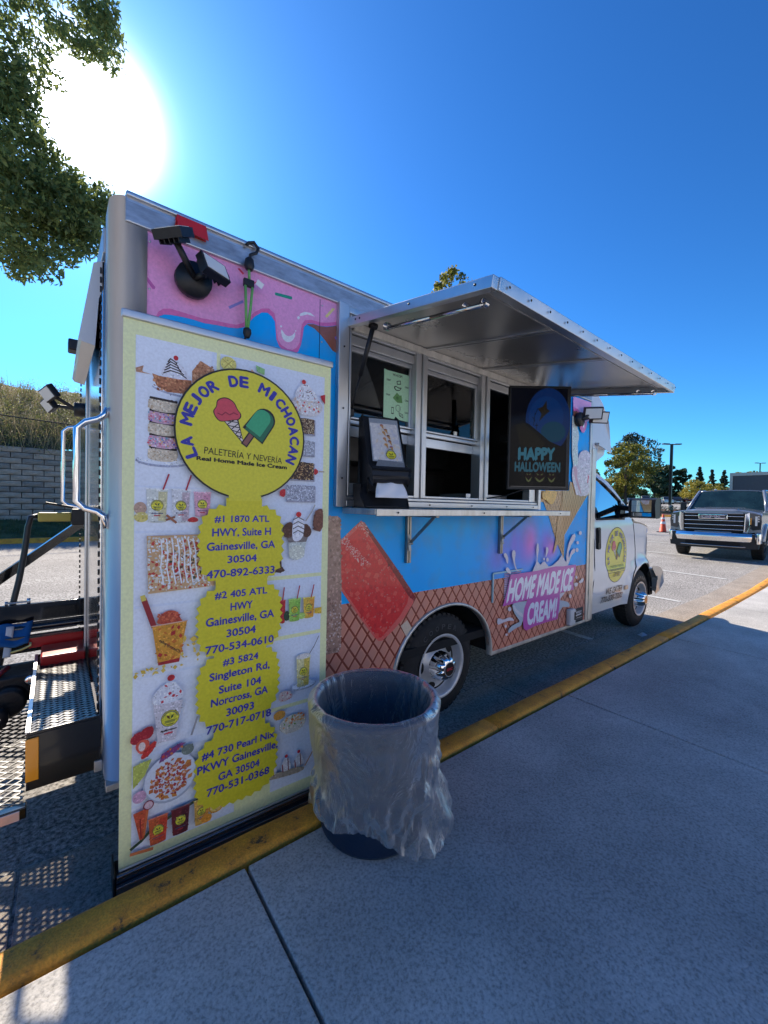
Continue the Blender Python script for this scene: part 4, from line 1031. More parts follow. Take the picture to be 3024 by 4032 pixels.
for x0_, x1_ in ((1.345, 1.87), (1.97, 2.565)):
    m = MB(); m.box((x0_, 2.035, 2.035), (x1_, 2.06, 2.06)); m.box((x0_, 2.02, 2.062), (x1_, 2.05, 2.075)); m.box((x0_, 2.065, 1.965), (x1_, 2.09, 2.03)); m.box((x0_, 2.035, 2.47), (x1_, 2.06, 2.498)); m.box((x0_, 2.035, 2.06), (x0_ + .02, 2.06, 2.47)); m.box((x1_ - .02, 2.035, 2.06), (x1_, 2.06, 2.47))
    f_ = obj('sash', m, M_ALU, truck, bevel=.003)
    m = MB(); m.box((x0_ + .02, 2.045, 2.06), (x1_ - .02, 2.049, 2.47)); obj('pane', m, M_GLASS, f_)
    m = MB(); m.box(((x0_ + x1_) / 2 + .03, 2.025, 2.076), ((x0_ + x1_) / 2 + .06, 2.035, 2.105)); obj('latch', m, M_LENS, f_)
# rivets round the frame
m = MB()
for z in (1.7, 2.1, 2.45): m.lathe([(.006, -.004), (.004, -.007), (.0001, -.008)], (1.28, 1.969, z), 'Y', 8)
for x in (1.6, 2.0, 2.45, 2.9, 3.3): m.lathe([(.006, -.004), (.004, -.007), (.0001, -.008)], (x, 1.971, 1.556), 'Y', 8)
for x in (1.45, 2.2, 3.2): m.lathe([(.006, -.004), (.004, -.007), (.0001, -.008)], (x, 1.667, 1.51), 'Y', 8)
obj('rivets', m, M_BLACK, truck)

# the propped-up awning
AY0, AZ0, AY1, AZ1 = 1.995, 2.60, 0.975, 2.420
ax_ = Vector((0, AY1 - AY0, AZ1 - AZ0)); alen = ax_.length; ax_.normalize(); an = Vector((0, -ax_.z, ax_.y)) * -1
if an.z < 0: an = -an
def AW(x, s, h):
    p = Vector((x, AY0, AZ0)) + ax_ * s + an * h
    return tuple(p)
def abox(m, x0, s0, h0, x1, s1, h1):
    q = [(x0, s0, h0), (x1, s0, h0), (x1, s1, h0), (x0, s1, h0), (x0, s0, h1), (x1, s0, h1), (x1, s1, h1), (x0, s1, h1)]
    m.add([AW(*p) for p in q], [(3, 2, 1, 0), (4, 5, 6, 7), (0, 1, 5, 4), (1, 2, 6, 5), (2, 3, 7, 6), (3, 0, 4, 7)])
m = MB(); abox(m, 1.31, .0, .012, 3.46, alen - .004, .028)
awn = obj('awning', m, M_SOFFIT, truck)
m = MB(); abox(m, 1.305, -.01, -.022, 1.345, alen, .026); abox(m, 3.425, -.01, -.022, 3.465, alen, .026); abox(m, 1.345, alen - .012, -.022, 3.425, alen + .006, .03); abox(m, 1.345, alen - .085, .0, 3.425, alen - .012, .008)
obj('awning_frame', m, M_ALU, awn, bevel=.003)
m = MB(); abox(m, 1.35, alen - .095, -.002, 3.42, alen - .087, .010); abox(m, 1.35, .0, -.03, 3.42, .03, .01)
obj('awning_seal', m, M_ALUTAN, awn)
for x in (1.93, 2.53):
    m = MB(); abox(m, x, .03, .004, x + .018, alen - .096, .011); abox(m, x + .03, .03, .004, x + .045, alen - .096, .011)
    obj('awning_rib', m, M_ALU2, awn)
m = MB()
for k in range(14):
    x = 1.4 + k * .155
    m.lathe([(.006, -.003), (.004, -.006), (.0001, -.007)], AW(x, alen + .01, .005), 'Y', 8)
for s in (.1, .14, .55, .95): m.lathe([(.006, 0), (.004, -.003), (.0001, -.004)], AW(1.304, s, .005), 'X', 8)
obj('awning_rivets', m, M_BLACK, awn)
m = MB(); m.box(AW(2.72, alen - .12, .036), (2.84, AW(2.72, alen - .06, .036)[1], AZ1 + .085)); m.tube([AW(2.72, alen - .08, .05), (2.84, AW(2.72, alen - .08, .05)[1], AZ1 + .06)], .012)
obj('awning_latch', m, M_BLACK, awn, bevel=.008)
m = MB()
def strut(m, p, q, r1, r2, k=.6):
    p = Vector(p); q = Vector(q); c = p + (q - p) * k
    m.tube([p, c], r1, 10); m.tube([c, q], r2, 8)
for xx in (1.36, 3.40):
    m = MB()
    strut(m, AW(xx, .2, -.035), (xx, 2.01, 2.09), .014, .006, .55)
    m.box((xx - .012, 1.99, 2.07), (xx + .012, 2.03, 2.11)); m.lathe([(.018, -.02), (.018, .02)], AW(xx, .2, -.03), 'X', 12)
    obj('gas_strut', m, M_BLACK, truck)
for xx in (1.395, 3.37):
    m = MB()
    strut(m, AW(xx, .3, -.045), AW(xx, alen - .1, -.04), .011, .011, .5)
    m.lathe([(.022, -.012), (.022, .012)], AW(xx, .28, -.035), 'X', 12); m.lathe([(.018, -.012), (.018, .012)], AW(xx, alen - .1, -.035), 'X', 12); m.lathe([(.016, -.012), (.016, .012)], AW(xx, alen - .2, -.03), 'X', 12)
    obj('support_rod', m, M_STEEL, truck)

# counter shelf and folding brackets
m = MB(); m.box((1.305, 1.672, 1.521), (3.372, 1.995, 1.531)); m.box((1.305, 1.668, 1.491), (3.372, 1.68, 1.5295)); m.box((1.302, 1.68, 1.498), (1.31, 1.99, 1.53)); m.box((3.366, 1.68, 1.498), (3.374, 1.99, 1.53))
obj('counter_shelf', m, M_ALUTAN, truck, bevel=.003)
for x in (1.82, 2.85):
    m = MB()
    m.box((x - .018, 1.972, 1.17), (x - .003, 1.998, 1.495)); m.box((x + .003, 1.972, 1.17), (x + .018, 1.998, 1.495))
    m.box((x - .014, 1.72, 1.478), (x + .014, 1.985, 1.4905)); m.bar((x + .008, 1.76, 1.48), (x + .008, 1.976, 1.30), .008, .02); m.bar((x - .008, 1.976, 1.36), (x - .008, 1.955, 1.25), .008, .022)
    m.lathe([(.009, -.02), (.009, .02)], (x, 1.965, 1.3), 'X', 10)
    obj('shelf_bracket', m, mat('zinc', (.3, .29, .27), .35, .9, var=.2, vscale=20), truck, bevel=.002)

# lamps on the side
def flood(x, y, z, heads, base_r=.055, parent=truck, hs_=1.0):
    m = MB(); m.lathe([(.0001, -.05), (base_r, -.045), (base_r * 1.02, -.01), (base_r * .9, 0)], (x, y, z), 'Y', 20)
    f_ = obj('floodlight', m, M_BLACK, parent)
    for (dx, dy, dz, tilt, yaw) in heads:
        c = Vector((x + dx, y + dy, z + dz)); rot = Matrix.Rotation(yaw, 3, 'Z') @ Matrix.Rotation(tilt, 3, 'X')
        m = MB(); m.box(c - Vector((.065, .018, .045)) * hs_, c + Vector((.065, .018, .045)) * hs_, rot, c)
        for k in range(5): m.box(c + Vector((-.05 + k * .022, .018, -.038)), c + Vector((-.045 + k * .022, .035, .038)), rot, c)
        m.tube([(x, y - .045, z), tuple(c + rot @ Vector((0, .02, 0)))], .014, 8)
        h_ = obj('lamp_head', m, M_BLACK, f_)
        m = MB(); m.box(c - Vector((.056, .0215, .036)) * hs_, c + Vector((.056, -.0185, .036)) * hs_, rot, c)
        obj('lens', m, M_LENS, f_)
flood(.475, 1.985, 2.53, [(.06, -.11, .035, R(-25), R(25)), (-.10, -.11, .12, R(-60), R(-50))], .075)
m = MB(); m.lathe([(.0001, -.03), (.032, -.02), (.03, 0)], (.6, 1.98, 2.6), 'Y', 6); m.tube([(.5, 1.93, 2.56), (.6, 1.95, 2.6)], .012)
obj('motion_sensor', m, M_BLACK, truck)
flood(4.10, 1.985, 2.45, [(.12, -.1, .07, R(20), R(-50)), (.22, -.12, .04, R(15), R(-35))], .07, truck, 1.35)
m = MB(); m.prism([(.40, 2.735), (.41, 2.785), (.52, 2.785), (.53, 2.735)], 1.962, 1.985, 'Y'); obj('marker_lamp', m, M_RED, truck, bevel=.006)
m = MB(); m.box((4.2, 1.978, 2.71), (4.27, 1.985, 2.775)); m.box((4.1, 1.972, 2.735), (4.13, 1.985, 2.775)); obj('rail_fitting', m, M_BLACK, truck, bevel=.004)

# louvre vent, outlet box, builder's plate
m = MB()
for a_, b_ in (((2.765, 1.012), (3.19, 1.012)), ((2.765, .775), (2.765, 1.012))): m.bar((a_[0], 1.99, a_[1]), (b_[0], 1.99, b_[1]), .012, .012)
v_ = obj('vent_frame', m, mat('vent_blue_edge', srgb(150, 190, 205), .3, .2), truck)
for i in range(15):
    z = .775 + i * .0152
    m = MB(); q = [(2.93, 1.996, z + .009), (3.175, 1.996, z + .009), (3.175, 1.985, z + .001), (2.93, 1.985, z + .001), (2.93, 1.997, z), (3.175, 1.997, z)]
    m.add(q, [(0, 1, 2, 3), (3, 2, 5, 4), (0, 3, 4), (1, 5, 2)])
    obj('louvre', m, mat('louvre_print', srgb(206, 196, 214), .35, var=.35, vscale=16, dirt=srgb(190, 120, 170), stretch=(1, 1, .2)) if i == 0 else bpy.data.materials['louvre_print'], v_)
m = MB(); m.box((4.0, 1.945, .375), (4.115, 1.998, .54)); o_ = obj('outlet_box', m, mat('grey_plastic', (.55, .56, .58), .4), truck, bevel=.015)
m = MB(); m.box((4.075, 1.941, .43), (4.098, 1.9445, .51)); obj('outlet', m, M_BLACK, o_)
ik = Ink(lambda x, z, d: (x, 1.9965 - d, z))
ik.rect(4.145, .365, 4.37, .515, srgb(20, 24, 36)); ik.textc('Adventure', 4.257, .475, .16, .036, srgb(210, 214, 220), .01, .006); ik.poly([(4.18, .445), (4.335, .452), (4.33, .438), (4.19, .43)], srgb(200, 204, 210)); ik.textc('(706) 200-8218', 4.257, .41, .17, .016, srgb(200, 204, 210), .02); ik.rect(4.17, .39, 4.345, .394, srgb(120, 124, 130))
obj('builder_plate', ik.m, M_INK, truck)

# over-cab fairing
m = MB()
fp = [(4.43, 2.78), (4.60, 2.775), (4.72, 2.70), (4.84, 2.53), (4.93, 2.33), (4.955, 2.235), (4.60, 2.245), (4.585, 2.175), (4.46, 2.175)]
fp = [(x, z) for x, z in fp]
m.prism(fp, 2.01, 4.09, 'Y'); obj('cab_fairing', m, M_CAP, truck, bevel=.03, segs=3)
m = MB(); m.prism([(4.60, 2.245), (4.95, 2.235), (4.93, 2.19), (4.7, 2.08), (4.57, 2.05), (4.57, 2.18)], 2.07, 4.03, 'Y'); obj('fairing_base', m, M_CAP, truck, bevel=.015)

# ---- wheels
def wheel(cx, cz, y, side, rt=.375, wd=.22, name='wheel', rim_r=.225, parent=truck, hub=True, dual=False):
    """y = outer face, side = -1 faces -Y"""
    s = side
    w_ = empty(name, (cx, y, cz), parent=None)
    w_.parent = parent; w_.location = Vector((cx, y, cz)) - TO if parent is truck else (cx, y, cz)
    m = MB()
    pr = [(rim_r, .015), (rim_r + .02, .0), (rt - .07, .004), (rt - .025, .02), (rt - .008, .035), (rt, .055), (rt, wd - .05), (rt - .02, wd - .015), (rim_r, wd - .01)]
    m.lathe([(r, -s * h) for r, h in pr], (cx, y, cz), 'Y', 56)
    n = 44
    for k in range(n):     # tread and shoulder blocks
        t_ = 2 * PI * k / n
        c = Vector((math.cos(t_), 0, math.sin(t_))); u = Vector((-math.sin(t_), 0, math.cos(t_)))
        for r0, r1, h0, h1 in ((rt - .045, rt + .006, .018, .075), (rt - .004, rt + .006, .085, .135)):
            b = []
            for a in (-1, 1):
                for rr, hh in ((r0, h0), (r1, h0 + .02), (r1, h1), (r0, h1)):
                    p = Vector((cx, y, cz)) + c * rr + u * a * .017 * (1 if h0 < .08 else 1.2); p.y -= s * hh - s * 0; b.append(tuple(p))
            m.add(b, [(0, 1, 2, 3), (7, 6, 5, 4), (0, 4, 5, 1), (1, 5, 6, 2), (2, 6, 7, 3)])
    m2 = m
    tyre = obj('tyre', m2, M_RUBBER, w_)
    ty = Ink(lambda u, v, d: (cx + u, y + s * (.001 + d), cz + v))
    ty.arctext('COOPER', 0, 0, rim_r + .065, R(128), R(62), .034, .035, (.05, .05, .055), .02)
    obj('tyre_lettering', ty.m, M_INK, w_)
    # steel wheel
    m = MB()
    pr = [(rim_r + .012, -.006), (rim_r, -.008), (rim_r - .014, .004), (rim_r - .022, .05), (rim_r - .03, .075), (rim_r - .055, .07), (.115, .045), (.105, .03), (.098, .03), (.0001, .03)]
    m.lathe([(r, -s * h) for r, h in pr], (cx, y, cz), 'Y', 56)
    obj('rim', m, M_WHEELPAINT, w_)
    m = MB()   # hand holes
    for k in range(5):
        t_ = R(90 + 18) + 2 * PI * k / 5
        c = Vector((cx + .155 * math.cos(t_), y, cz + .155 * math.sin(t_)))
        e = []
        for q in range(16):
            a = 2 * PI * q / 16
            du, dv = .023 * math.cos(a), .04 * math.sin(a)
            e.append((c.x + du * math.cos(t_) - dv * math.sin(t_), y - s * .0535, c.z + du * math.sin(t_) + dv * math.cos(t_)))
        e2 = [(p[0] + (c.x - p[0]) * -.18, y - s * .062, p[2] + (c.z - p[2]) * -.18) for p in e]
        m.add(e, [tuple(range(16))])
    obj('hand_hole', m, M_DARK, w_)
    # fluted hub cap
    m = MB(); N_ = 80
    prof_ = [(.105, .03), (.1, -.01), (.085, -.055), (.072, -.072), (.05, -.076)]
    vs = []
    for i, (r, h) in enumerate(prof_):
        for k in range(N_):
            a = 2 * PI * k / N_
            f = (1 - .2 * max(0, math.cos(a * 8)) ** .6) if i in (1, 2) else (1 - .1 * max(0, math.cos(a * 8)) if i == 3 else 1)
            vs.append((cx + r * f * math.cos(a), y - s * h if False else y - s * h, cz + r * f * math.sin(a)))
    fs = [(i * N_ + k, i * N_ + (k + 1) % N_, (i + 1) * N_ + (k + 1) % N_, (i + 1) * N_ + k) for i in range(len(prof_) - 1) for k in range(N_)]
    if s > 0: fs = [tuple(reversed(f)) for f in fs]
    m.add(vs, [tuple(reversed(f)) for f in fs], True)
    hc = obj('hub_cap', m, M_CHROME, w_)
    ik = Ink(lambda u, v, d: (cx + u, y + s * (.077 + d), cz + v))
    ik.ell(0, 0, .05, .05, (.01, .01, .012)); ik.ring(0, 0, .053, .006, (.4, .4, .4))
    ik.textc('GMC', 0, 0, .062, .02, srgb(200, 60, 70), .04)
    obj('hub_badge', ik.m, M_INK, w_)
    m = MB(); m.lathe([(rim_r, -s * .06), (.05, -s * .12), (.0001, -s * .12)], (cx, y, cz), 'Y', 24); obj('brake_drum', m, M_DARK, w_)
    return w_
RW = (2.225, .372)
wheel(2.225, .372, 2.03, -1)
# inner dual, far wheels: simple tyres
m = MB()
for y in (2.30, 3.55, 3.82): m.lathe([(.2, 0), (.35, 0), (.372, .03), (.372, .19), (.35, .22), (.2, .22)], (2.225, y, .372), 'Y', 32)
m.lathe([(.2, 0), (.35, 0), (.372, .03), (.372, .19), (.35, .22), (.2, .22)], (6.05, 3.83, .372), 'Y', 32)
obj('far_tyres', m, M_RUBBER, truck)
m = MB(); m.box((.6, 2.5, .42), (6.6, 2.62, .56)); m.box((.6, 3.5, .42), (6.6, 3.62, .56)); m.tube([(2.225, 2.3, .38), (2.225, 3.8, .38)], .07); m.tube([(1.0, 2.9, .3), (4, 2.9, .34)], .035); m.box((3.0, 2.7, .3), (3.9, 3.3, .5))
obj('chassis', m, mat('chassis_black', (.015, .015, .015), .7), truck)
# wheel well liner
m = MB()
m.grid(lambda u, v: (ACX + (ACR + .03) * math.cos(PI * u), 2.032 + .7 * v, .36 + .5 * math.sin(PI * u)), 24, 3); m.box((1.7, 2.7, .35), (2.8, 2.73, .9)); obj('wheel_well', m, M_DARK, truck)

# ---- cab
def panel(name, outline, fy, mat_, parent, du=.12, dv=.12, axes='XZ', solid=0, smooth=True, holes=()):
    import bmesh
    bm = bmesh.new()
    loops = [[Vector((p[0], p[1], 0)) for p in l] for l in [outline] + list(holes)]
    flat = [p for l in loops for p in l]
    vs = [bm.verts.new(p) for p in flat]
    for t in geometry.tessellate_polygon(loops):
        try: bm.faces.new([vs[i] for i in t])
        except ValueError: pass
    x0, x1 = min(p.x for p in flat), max(p.x for p in flat); y0, y1 = min(p.y for p in flat), max(p.y for p in flat)
    for ax, lo, hi, d in ((0, x0, x1, du), (1, y0, y1, dv)):
        k = lo + d
        while k < hi - 1e-3:
            co = Vector((k, 0, 0)) if ax == 0 else Vector((0, k, 0)); no = Vector((1, 0, 0)) if ax == 0 else Vector((0, 1, 0))
            bmesh.ops.bisect_plane(bm, geom=bm.verts[:] + bm.edges[:] + bm.faces[:], plane_co=co, plane_no=no)
            k += d
    bmesh.ops.remove_doubles(bm, verts=bm.verts[:], dist=1e-5)
    bmesh.ops.recalc_face_normals(bm, faces=bm.faces[:])
    m = MB(); idx = {v: i for i, v in enumerate(bm.verts)}
    for v in bm.verts:
        m.v.append((v.co.x, fy(v.co.x, v.co.y), v.co.y) if axes == 'XZ' else (v.co.x, v.co.y, fy(v.co.x, v.co.y)))
    for f in bm.faces:
        m.f.append(tuple(idx[v] for v in f.verts)); m.m.append(0); m.sm.append(smooth)
    bm.free()
    return obj(name, m, mat_, parent, solid=solid)
def cabY(x, z):
    y = 2.02
    if z > 1.38: y += (z - 1.38) * .22 + max(0, z - 1.9) * .5
    if z < 1.1: y -= 0
    y -= .012 * math.exp(-((z - .82) / .05) ** 2)          # waist crease
    if z < .6: y += (.6 - z) * .12
    if x > 6.1: y += (x - 6.1) ** 2 * .62
    # wheel flare
    d = math.hypot(x - 6.07, (z - .40))
    y -= .035 * math.exp(-((d - .47) / .05) ** 2)
    return y
AC = (6.07, .40); AR = .455
archc = [(AC[0] + AR * math.cos(R(a)), AC[1] + AR * math.sin(R(a))) for a in range(184, -1, -8)]
def far(fn): return lambda a, b: 6.1 - fn(a, b)
door_win = [(4.70, 1.44), (4.66, 1.97), (4.74, 1.985), (4.86, 1.95), (5.06, 1.865), (5.27, 1.765), (5.46, 1.66), (5.47, 1.44)]
fr_out = [(5.72, 1.375), (5.745, 1.38), (5.97, 1.37), (6.22, 1.33), (6.42, 1.27), (6.52, 1.21), (6.55, 1.09), (6.57, .8), (6.53, .74)] + [p for p in reversed(archc) if p[0] < 6.53 and p[0] > 5.5 and p[1] > .38] + [(5.60, .39), (5.66, .55), (5.80, .82), (5.845, .9), (5.815, 1.12), (5.735, 1.375)]
# order the fender outline: front -> arch (front to rear) -> up the door seam
fr_out = [(5.745, 1.385), (5.97, 1.37), (6.22, 1.33), (6.42, 1.27), (6.52, 1.21), (6.55, 1.09), (6.57, .8), (6.525, .42)] + [p for p in reversed(archc) if .39 < p[1]] + [(5.615, .375), (5.625, .5), (5.66, .62), (5.73, .74), (5.80, .83), (5.845, .93), (5.835, 1.05), (5.79, 1.25)]
door_out = [(4.575, .37), (5.60, .37), (5.61, .5), (5.645, .625), (5.715, .745), (5.785, .83), (5.83, .93), (5.82, 1.05), (5.775, 1.25), (5.73, 1.385), (5.64, 1.56), (5.42, 1.72), (5.23, 1.85), (5.05, 1.94), (4.89, 2.02), (4.73, 2.05), (4.575, 2.05)]
for k, fy in enumerate((cabY, lambda a, b: 6.1 - cabY(a, b))):
    panel('fender', fr_out, fy, M_WHITE, truck, .09, .09)
    d_ = panel('cab_door', door_out, fy, M_WHITE, truck, .09, .09, holes=[door_win])
    panel('side_window', door_win, (lambda a, b, fy=fy, k=k: fy(a, b) + (.012 if k == 0 else -.012)), M_CARGLASS, d_, .3, .3)
    if k == 0:
        m = MB()
        n = len(door_win)
        for i in range(n):
            a, b = door_win[i], door_win[(i + 1) % n]
            m.tube([(a[0], cabY(*a) + .004, a[1]), (b[0], cabY(*b) + .004, b[1])], .014, 6)
        obj('window_seal', m, M_BLACK, d_)
        m = MB()
        seam = door_out[1:10]
        m.tube([(p[0], cabY(*p) - .0015, p[1]) for p in seam], .0035, 6)
        sb = [(4.60, 2.0), (4.60, 1.44), (4.64, 1.2), (4.67, .88), (4.63, .6), (4.59, .4)]
        m.tube([(p[0], cabY(*p) - .0015, p[1]) for p in sb], .0035, 6)
        obj('door_seam', m, M_BLACK, d_)
        m = MB(); q = [(4.665, 1.35), (4.74, 1.345), (4.76, 1.10), (4.685, 1.105)]
        m.prism([(4.672, 1.33), (4.685, 1.345), (4.725, 1.345), (4.735, 1.33), (4.752, 1.12), (4.745, 1.105), (4.70, 1.105), (4.69, 1.12)], 1.995, 2.03, 'Y'); h_ = obj('door_handle', m, M_BLACK, d_, bevel=.01)
        m = MB(); m.box((4.695, 1.985, 1.17), (4.72, 1.997, 1.32)); obj('pull', m, mat('handle_grey', (.05, .05, .055), .3), d_, bevel=.006)
        pk = Ink(lambda x, z, d: (x, cabY(x, z) - .0022 - d, z), .0003)
        # badge drawn in small facets so it follows the door
        LX, LZ, LR, SY = 5.24, 1.01, .305, 1.09
        logo(pk, LX, LZ, LR, SY, True, .009)
        pk.arctext('LA MEJOR DE MICHOACAN', LX, LZ, LR * .78, R(198), R(-18), .034, .05, C_BLUE, .05, SY)
        pk.textc('PALETERÍA Y NEVERÍA', LX + .01, LZ - .13, .37, .035, srgb(90, 88, 50), 0)
        pk.textc('Real Home Made Ice Cream', LX + .01, LZ - .175, .40, .02, srgb(80, 80, 60), .03)
        pk.textc('EST 2002', LX + .01, LZ - .235, .17, .045, srgb(90, 88, 70), .03, .008)
        pk.textc('WE CATER', 5.2, .595, .47, .075, srgb(14, 14, 20), .02, .01)
        pk.textc('770-538-7332', 5.16, .505, .60, .07, srgb(40, 40, 50), .02, .01)
        obj('door_lettering', pk.m, M_INK, d_)
        # side marker
        m = MB(); m.box((5.50, 2.0, .56), (5.585, 2.03, .61)); obj('side_marker', m, mat('pale_amber', srgb(235, 190, 150), .25), truck, bevel=.006)
# pillars, roof, windscreen, bonnet
roofline = [(4.45, 2.06), (4.73, 2.06), (4.89, 2.03), (5.05, 1.95)]
def cabtop(x): return ramp(x, [(4.45, 2.06), (4.73, 2.06), (4.89, 2.03), (5.05, 1.95), (5.23, 1.86), (5.42, 1.73), (5.64, 1.57), (5.76, 1.41), (5.97, 1.39), (6.22, 1.35), (6.42, 1.28), (6.52, 1.22)])
def top_sheet(x0, x1, nx, mt, name, inset=.0):
    m = MB()
    def fn(u, v):
        x = x0 + (x1 - x0) * u; z = cabtop(x); e = cabY(x, min(z, 2.05)) + inset
        y = e + (6.1 - 2 * e) * v; s_ = math.sin(PI * v)
        return (x + .16 * s_ * (1 if 4.9 < x < 6.6 else 0), y, z + .04 * s_ ** .5)
    m.grid(fn, nx, 20)
    return obj(name, m, mt, truck)
top_sheet(4.45, 4.95, 5, M_WHITE, 'cab_roof')
top_sheet(4.95, 5.72, 8, M_CARGLASS, 'windscreen', .03)
top_sheet(5.72, 6.53, 10, M_WHITE, 'bonnet')
m = MB(); pts = [(x, cabY(x, cabtop(x) - .01) + .02, cabtop(x) + .002) for x in (4.85, 4.95, 5.05, 5.23, 5.42, 5.64, 5.74)]
m.tube(pts, .02, 8); m.tube([(p[0], 6.1 - p[1], p[2]) for p in pts], .02, 8); obj('windscreen_pillar', m, M_WHITE, truck)
m = MB(); m.tube([(p[0] + .02, p[1] + .015, p[2] + .01) for p in pts], .014, 6); obj('windscreen_seal', m, M_BLACK, truck)
m = MB(); m.grid(lambda u, v: (6.53 + .22 * math.sin(PI * u) ** .7, 2.14 + 1.82 * u, .6 + .66 * v), 24, 6); obj('front_end', m, M_WHITE, truck)
m = MB(); m.grid(lambda u, v: (6.60 + .22 * math.sin(PI * u) ** .7, 2.32 + 1.46 * u, .78 + .36 * v), 24, 6); obj('grille', m, M_BLACK, truck)
m = MB()
m.prism([(6.5, .74), (6.56, .735), (6.66, .73), (6.8, .70), (6.87, .655), (6.85, .52), (6.76, .43), (6.62, .40), (6.55, .46), (6.585, .6)], 2.02, 4.08, 'Y')
obj('front_bumper', m, mat('bumper_tan', (.42, .40, .37), .35, .5, var=.15), truck, bevel=.03, segs=3)
m = MB(); m.box((6.5, 2.06, .36), (6.62, 4.0, .6)); m.prism([(5.6, .37), (5.64, .5), (5.75, .7), (5.9, .82), (6.1, .86), (6.3, .82), (6.45, .7), (6.52, .5), (6.52, .36)] , 2.42, 2.46, 'Y'); obj('wheel_liner', m, M_DARK, truck)
m = MB(); m.grid(lambda u, v: (AC[0] + (AR + .02) * math.cos(R(184) * (1 - u)), 2.04 + .4 * v, AC[1] + (AR + .02) * math.sin(R(184) * (1 - u))), 24, 2); obj('wheel_liner', m, M_DARK, truck)
m = MB(); m.box((4.40, 2.06, .4), (5.58, 4.02, .6)); m.box((4.40, 2.3, .36), (6.5, 3.8, .5)); m.box((4.5, 2.15, .6), (4.55, 3.95, 2.0)); m.box((5.3, 2.1, .9), (5.75, 4.0, 1.38)); m.box((4.7, 2.25, .7), (5.0, 2.75, 1.75)); m.box((4.7, 3.35, .7), (5.0, 3.85, 1.75)); m.tube([(5.25, 2.35, 1.35), (5.22, 2.5, 1.5), (5.25, 2.7, 1.35), (5.27, 2.5, 1.22), (5.25, 2.35, 1.35)], .015, 6); obj('cab_interior', m, mat('cab_trim', (.05, .05, .055), .7), truck, bevel=.02)  # underbody boxes lengthened to block sun leaking through behind and below the cab
wheel(6.06, .372, 2.03, -1, rim_r=.215)
# big towing mirror
m = MB()
m.prism([(5.155, 1.475), (5.13, 1.60), (5.15, 1.665), (5.19, 1.685), (5.29, 1.69), (5.325, 1.655), (5.33, 1.49), (5.30, 1.465), (5.19, 1.46)], 1.60, 1.86, 'Y')
mr_ = obj('door_mirror', m, M_BLACK, truck, bevel=.02)
m = MB(); m.bar((5.27, 1.85, 1.56), (5.40, 2.06, 1.58), .07, .06); m.bar((5.27, 1.85, 1.5), (5.42, 2.06, 1.47), .06, .05); m.prism([(5.32, 1.42), (5.48, 1.42), (5.48, 1.6), (5.40, 1.62)], 2.03, 2.06, 'Y'); obj('mirror_arm', m, M_BLACK, mr_, bevel=.01)
m = MB(); m.add([(5.128, 1.63, 1.53), (5.128, 1.83, 1.53), (5.132, 1.83, 1.66), (5.132, 1.63, 1.66)], [(0, 3, 2, 1)]); m.add([(5.138, 1.63, 1.48), (5.138, 1.83, 1.48), (5.130, 1.83, 1.52), (5.130, 1.63, 1.52)], [(0, 3, 2, 1)])
obj('mirror_glass', m, mat('mirror_silver', (.7, .75, .75), .02, 1.0), mr_)

# ---- rear wall and doors
m = MB(); m.box((TX0 + .005, 2.2, .36), (TX0 + .03, 4.08, 2.79)); obj('rear_wall', m, M_STEEL, truck)
for y0_, y1_ in ((2.24, 3.1), (3.13, 4.02)):
    m = MB(); m.box((TX0 - .012, y0_, .45), (TX0 + .004, y1_, 2.62))
    dr = obj('rear_door', m, M_STEEL, truck, bevel=.004)
    m = MB(); ye = y0_ if y0_ < 3 else y1_
    for k in range(52): m.box((TX0 - .017, ye - .007, .47 + k * .041), (TX0 - .010, ye + .007, .495 + k * .041))
    obj('piano_hinge', m, M_BLACK, dr)
m = MB(); m.bar((TX0 - .018, 3.115, .45), (TX0 - .018, 3.115, 2.6), .02, .012); m.box((TX0 - .01, 2.2, 2.64), (TX0 + .004, 4.05, 2.75)); m.box((TX0 - .03, 2.15, .352), (TX0 + .0, 4.1, .40)); obj('rear_trim', m, M_ALU2, truck, bevel=.003)
def grab(yc, z0, z1, off=.09):
    pts = [(TX0, yc, z1 + .06), (TX0 - .01, yc, z1 + .03), (TX0 - .03, yc + .005, z1 + .012), (TX0 - off + .03, yc + .03, z1), (TX0 - off, yc + .035, z1 - .03), (TX0 - off, yc + .035, z0 + .03), (TX0 - off + .03, yc + .03, z0), (TX0 - .03, yc + .005, z0 - .012), (TX0 - .01, yc, z0 - .03), (TX0, yc, z0 - .08)]
    m = MB(); m.tube(pts, .013, 10); obj('grab_handle', m, M_CHROME, truck)
grab(2.055, 1.51, 1.87, .1); grab(3.98, 1.5, 2.1, .12)
# propped roof vent on the rear wall
m = MB(); m.prism([(.168, 2.62), (.13, 2.60), (.078, 2.26), (.088, 2.245), (.137, 2.235), (.15, 2.45), (.168, 2.5)], 2.24, 3.05, 'Y')
obj('rear_flap', m, M_CAP, truck, bevel=.002)
def rearflood(y, z):
    m = MB(); m.lathe([(.0001, -.06), (.05, -.055), (.05, 0)], (TX0 - .01, y, z), 'X', 16)
    f_ = obj('floodlight', m, M_BLACK, truck)
    for dz, dy, rt in ((.035, 0, 30), (-.02, .12, 20)):
        c = Vector((TX0 - .20, y + dy, z + .05 + dz)); rot = Matrix.Rotation(R(-35), 3, 'Y') @ Matrix.Rotation(R(rt), 3, 'Z')
        m = MB(); m.box(c - Vector((.02, .06, .045)), c + Vector((.02, .06, .045)), rot, c); m.tube([(TX0 - .06, y, z), tuple(c)], .013, 8)
        obj('lamp_head', m, M_BLACK, f_, bevel=.005)
        m = MB(); m.box(c - Vector((.024, .05, .036)), c + Vector((-.0205, .05, .036)), rot, c); obj('lens', m, M_LENS, f_)
rearflood(3.6, 2.18)
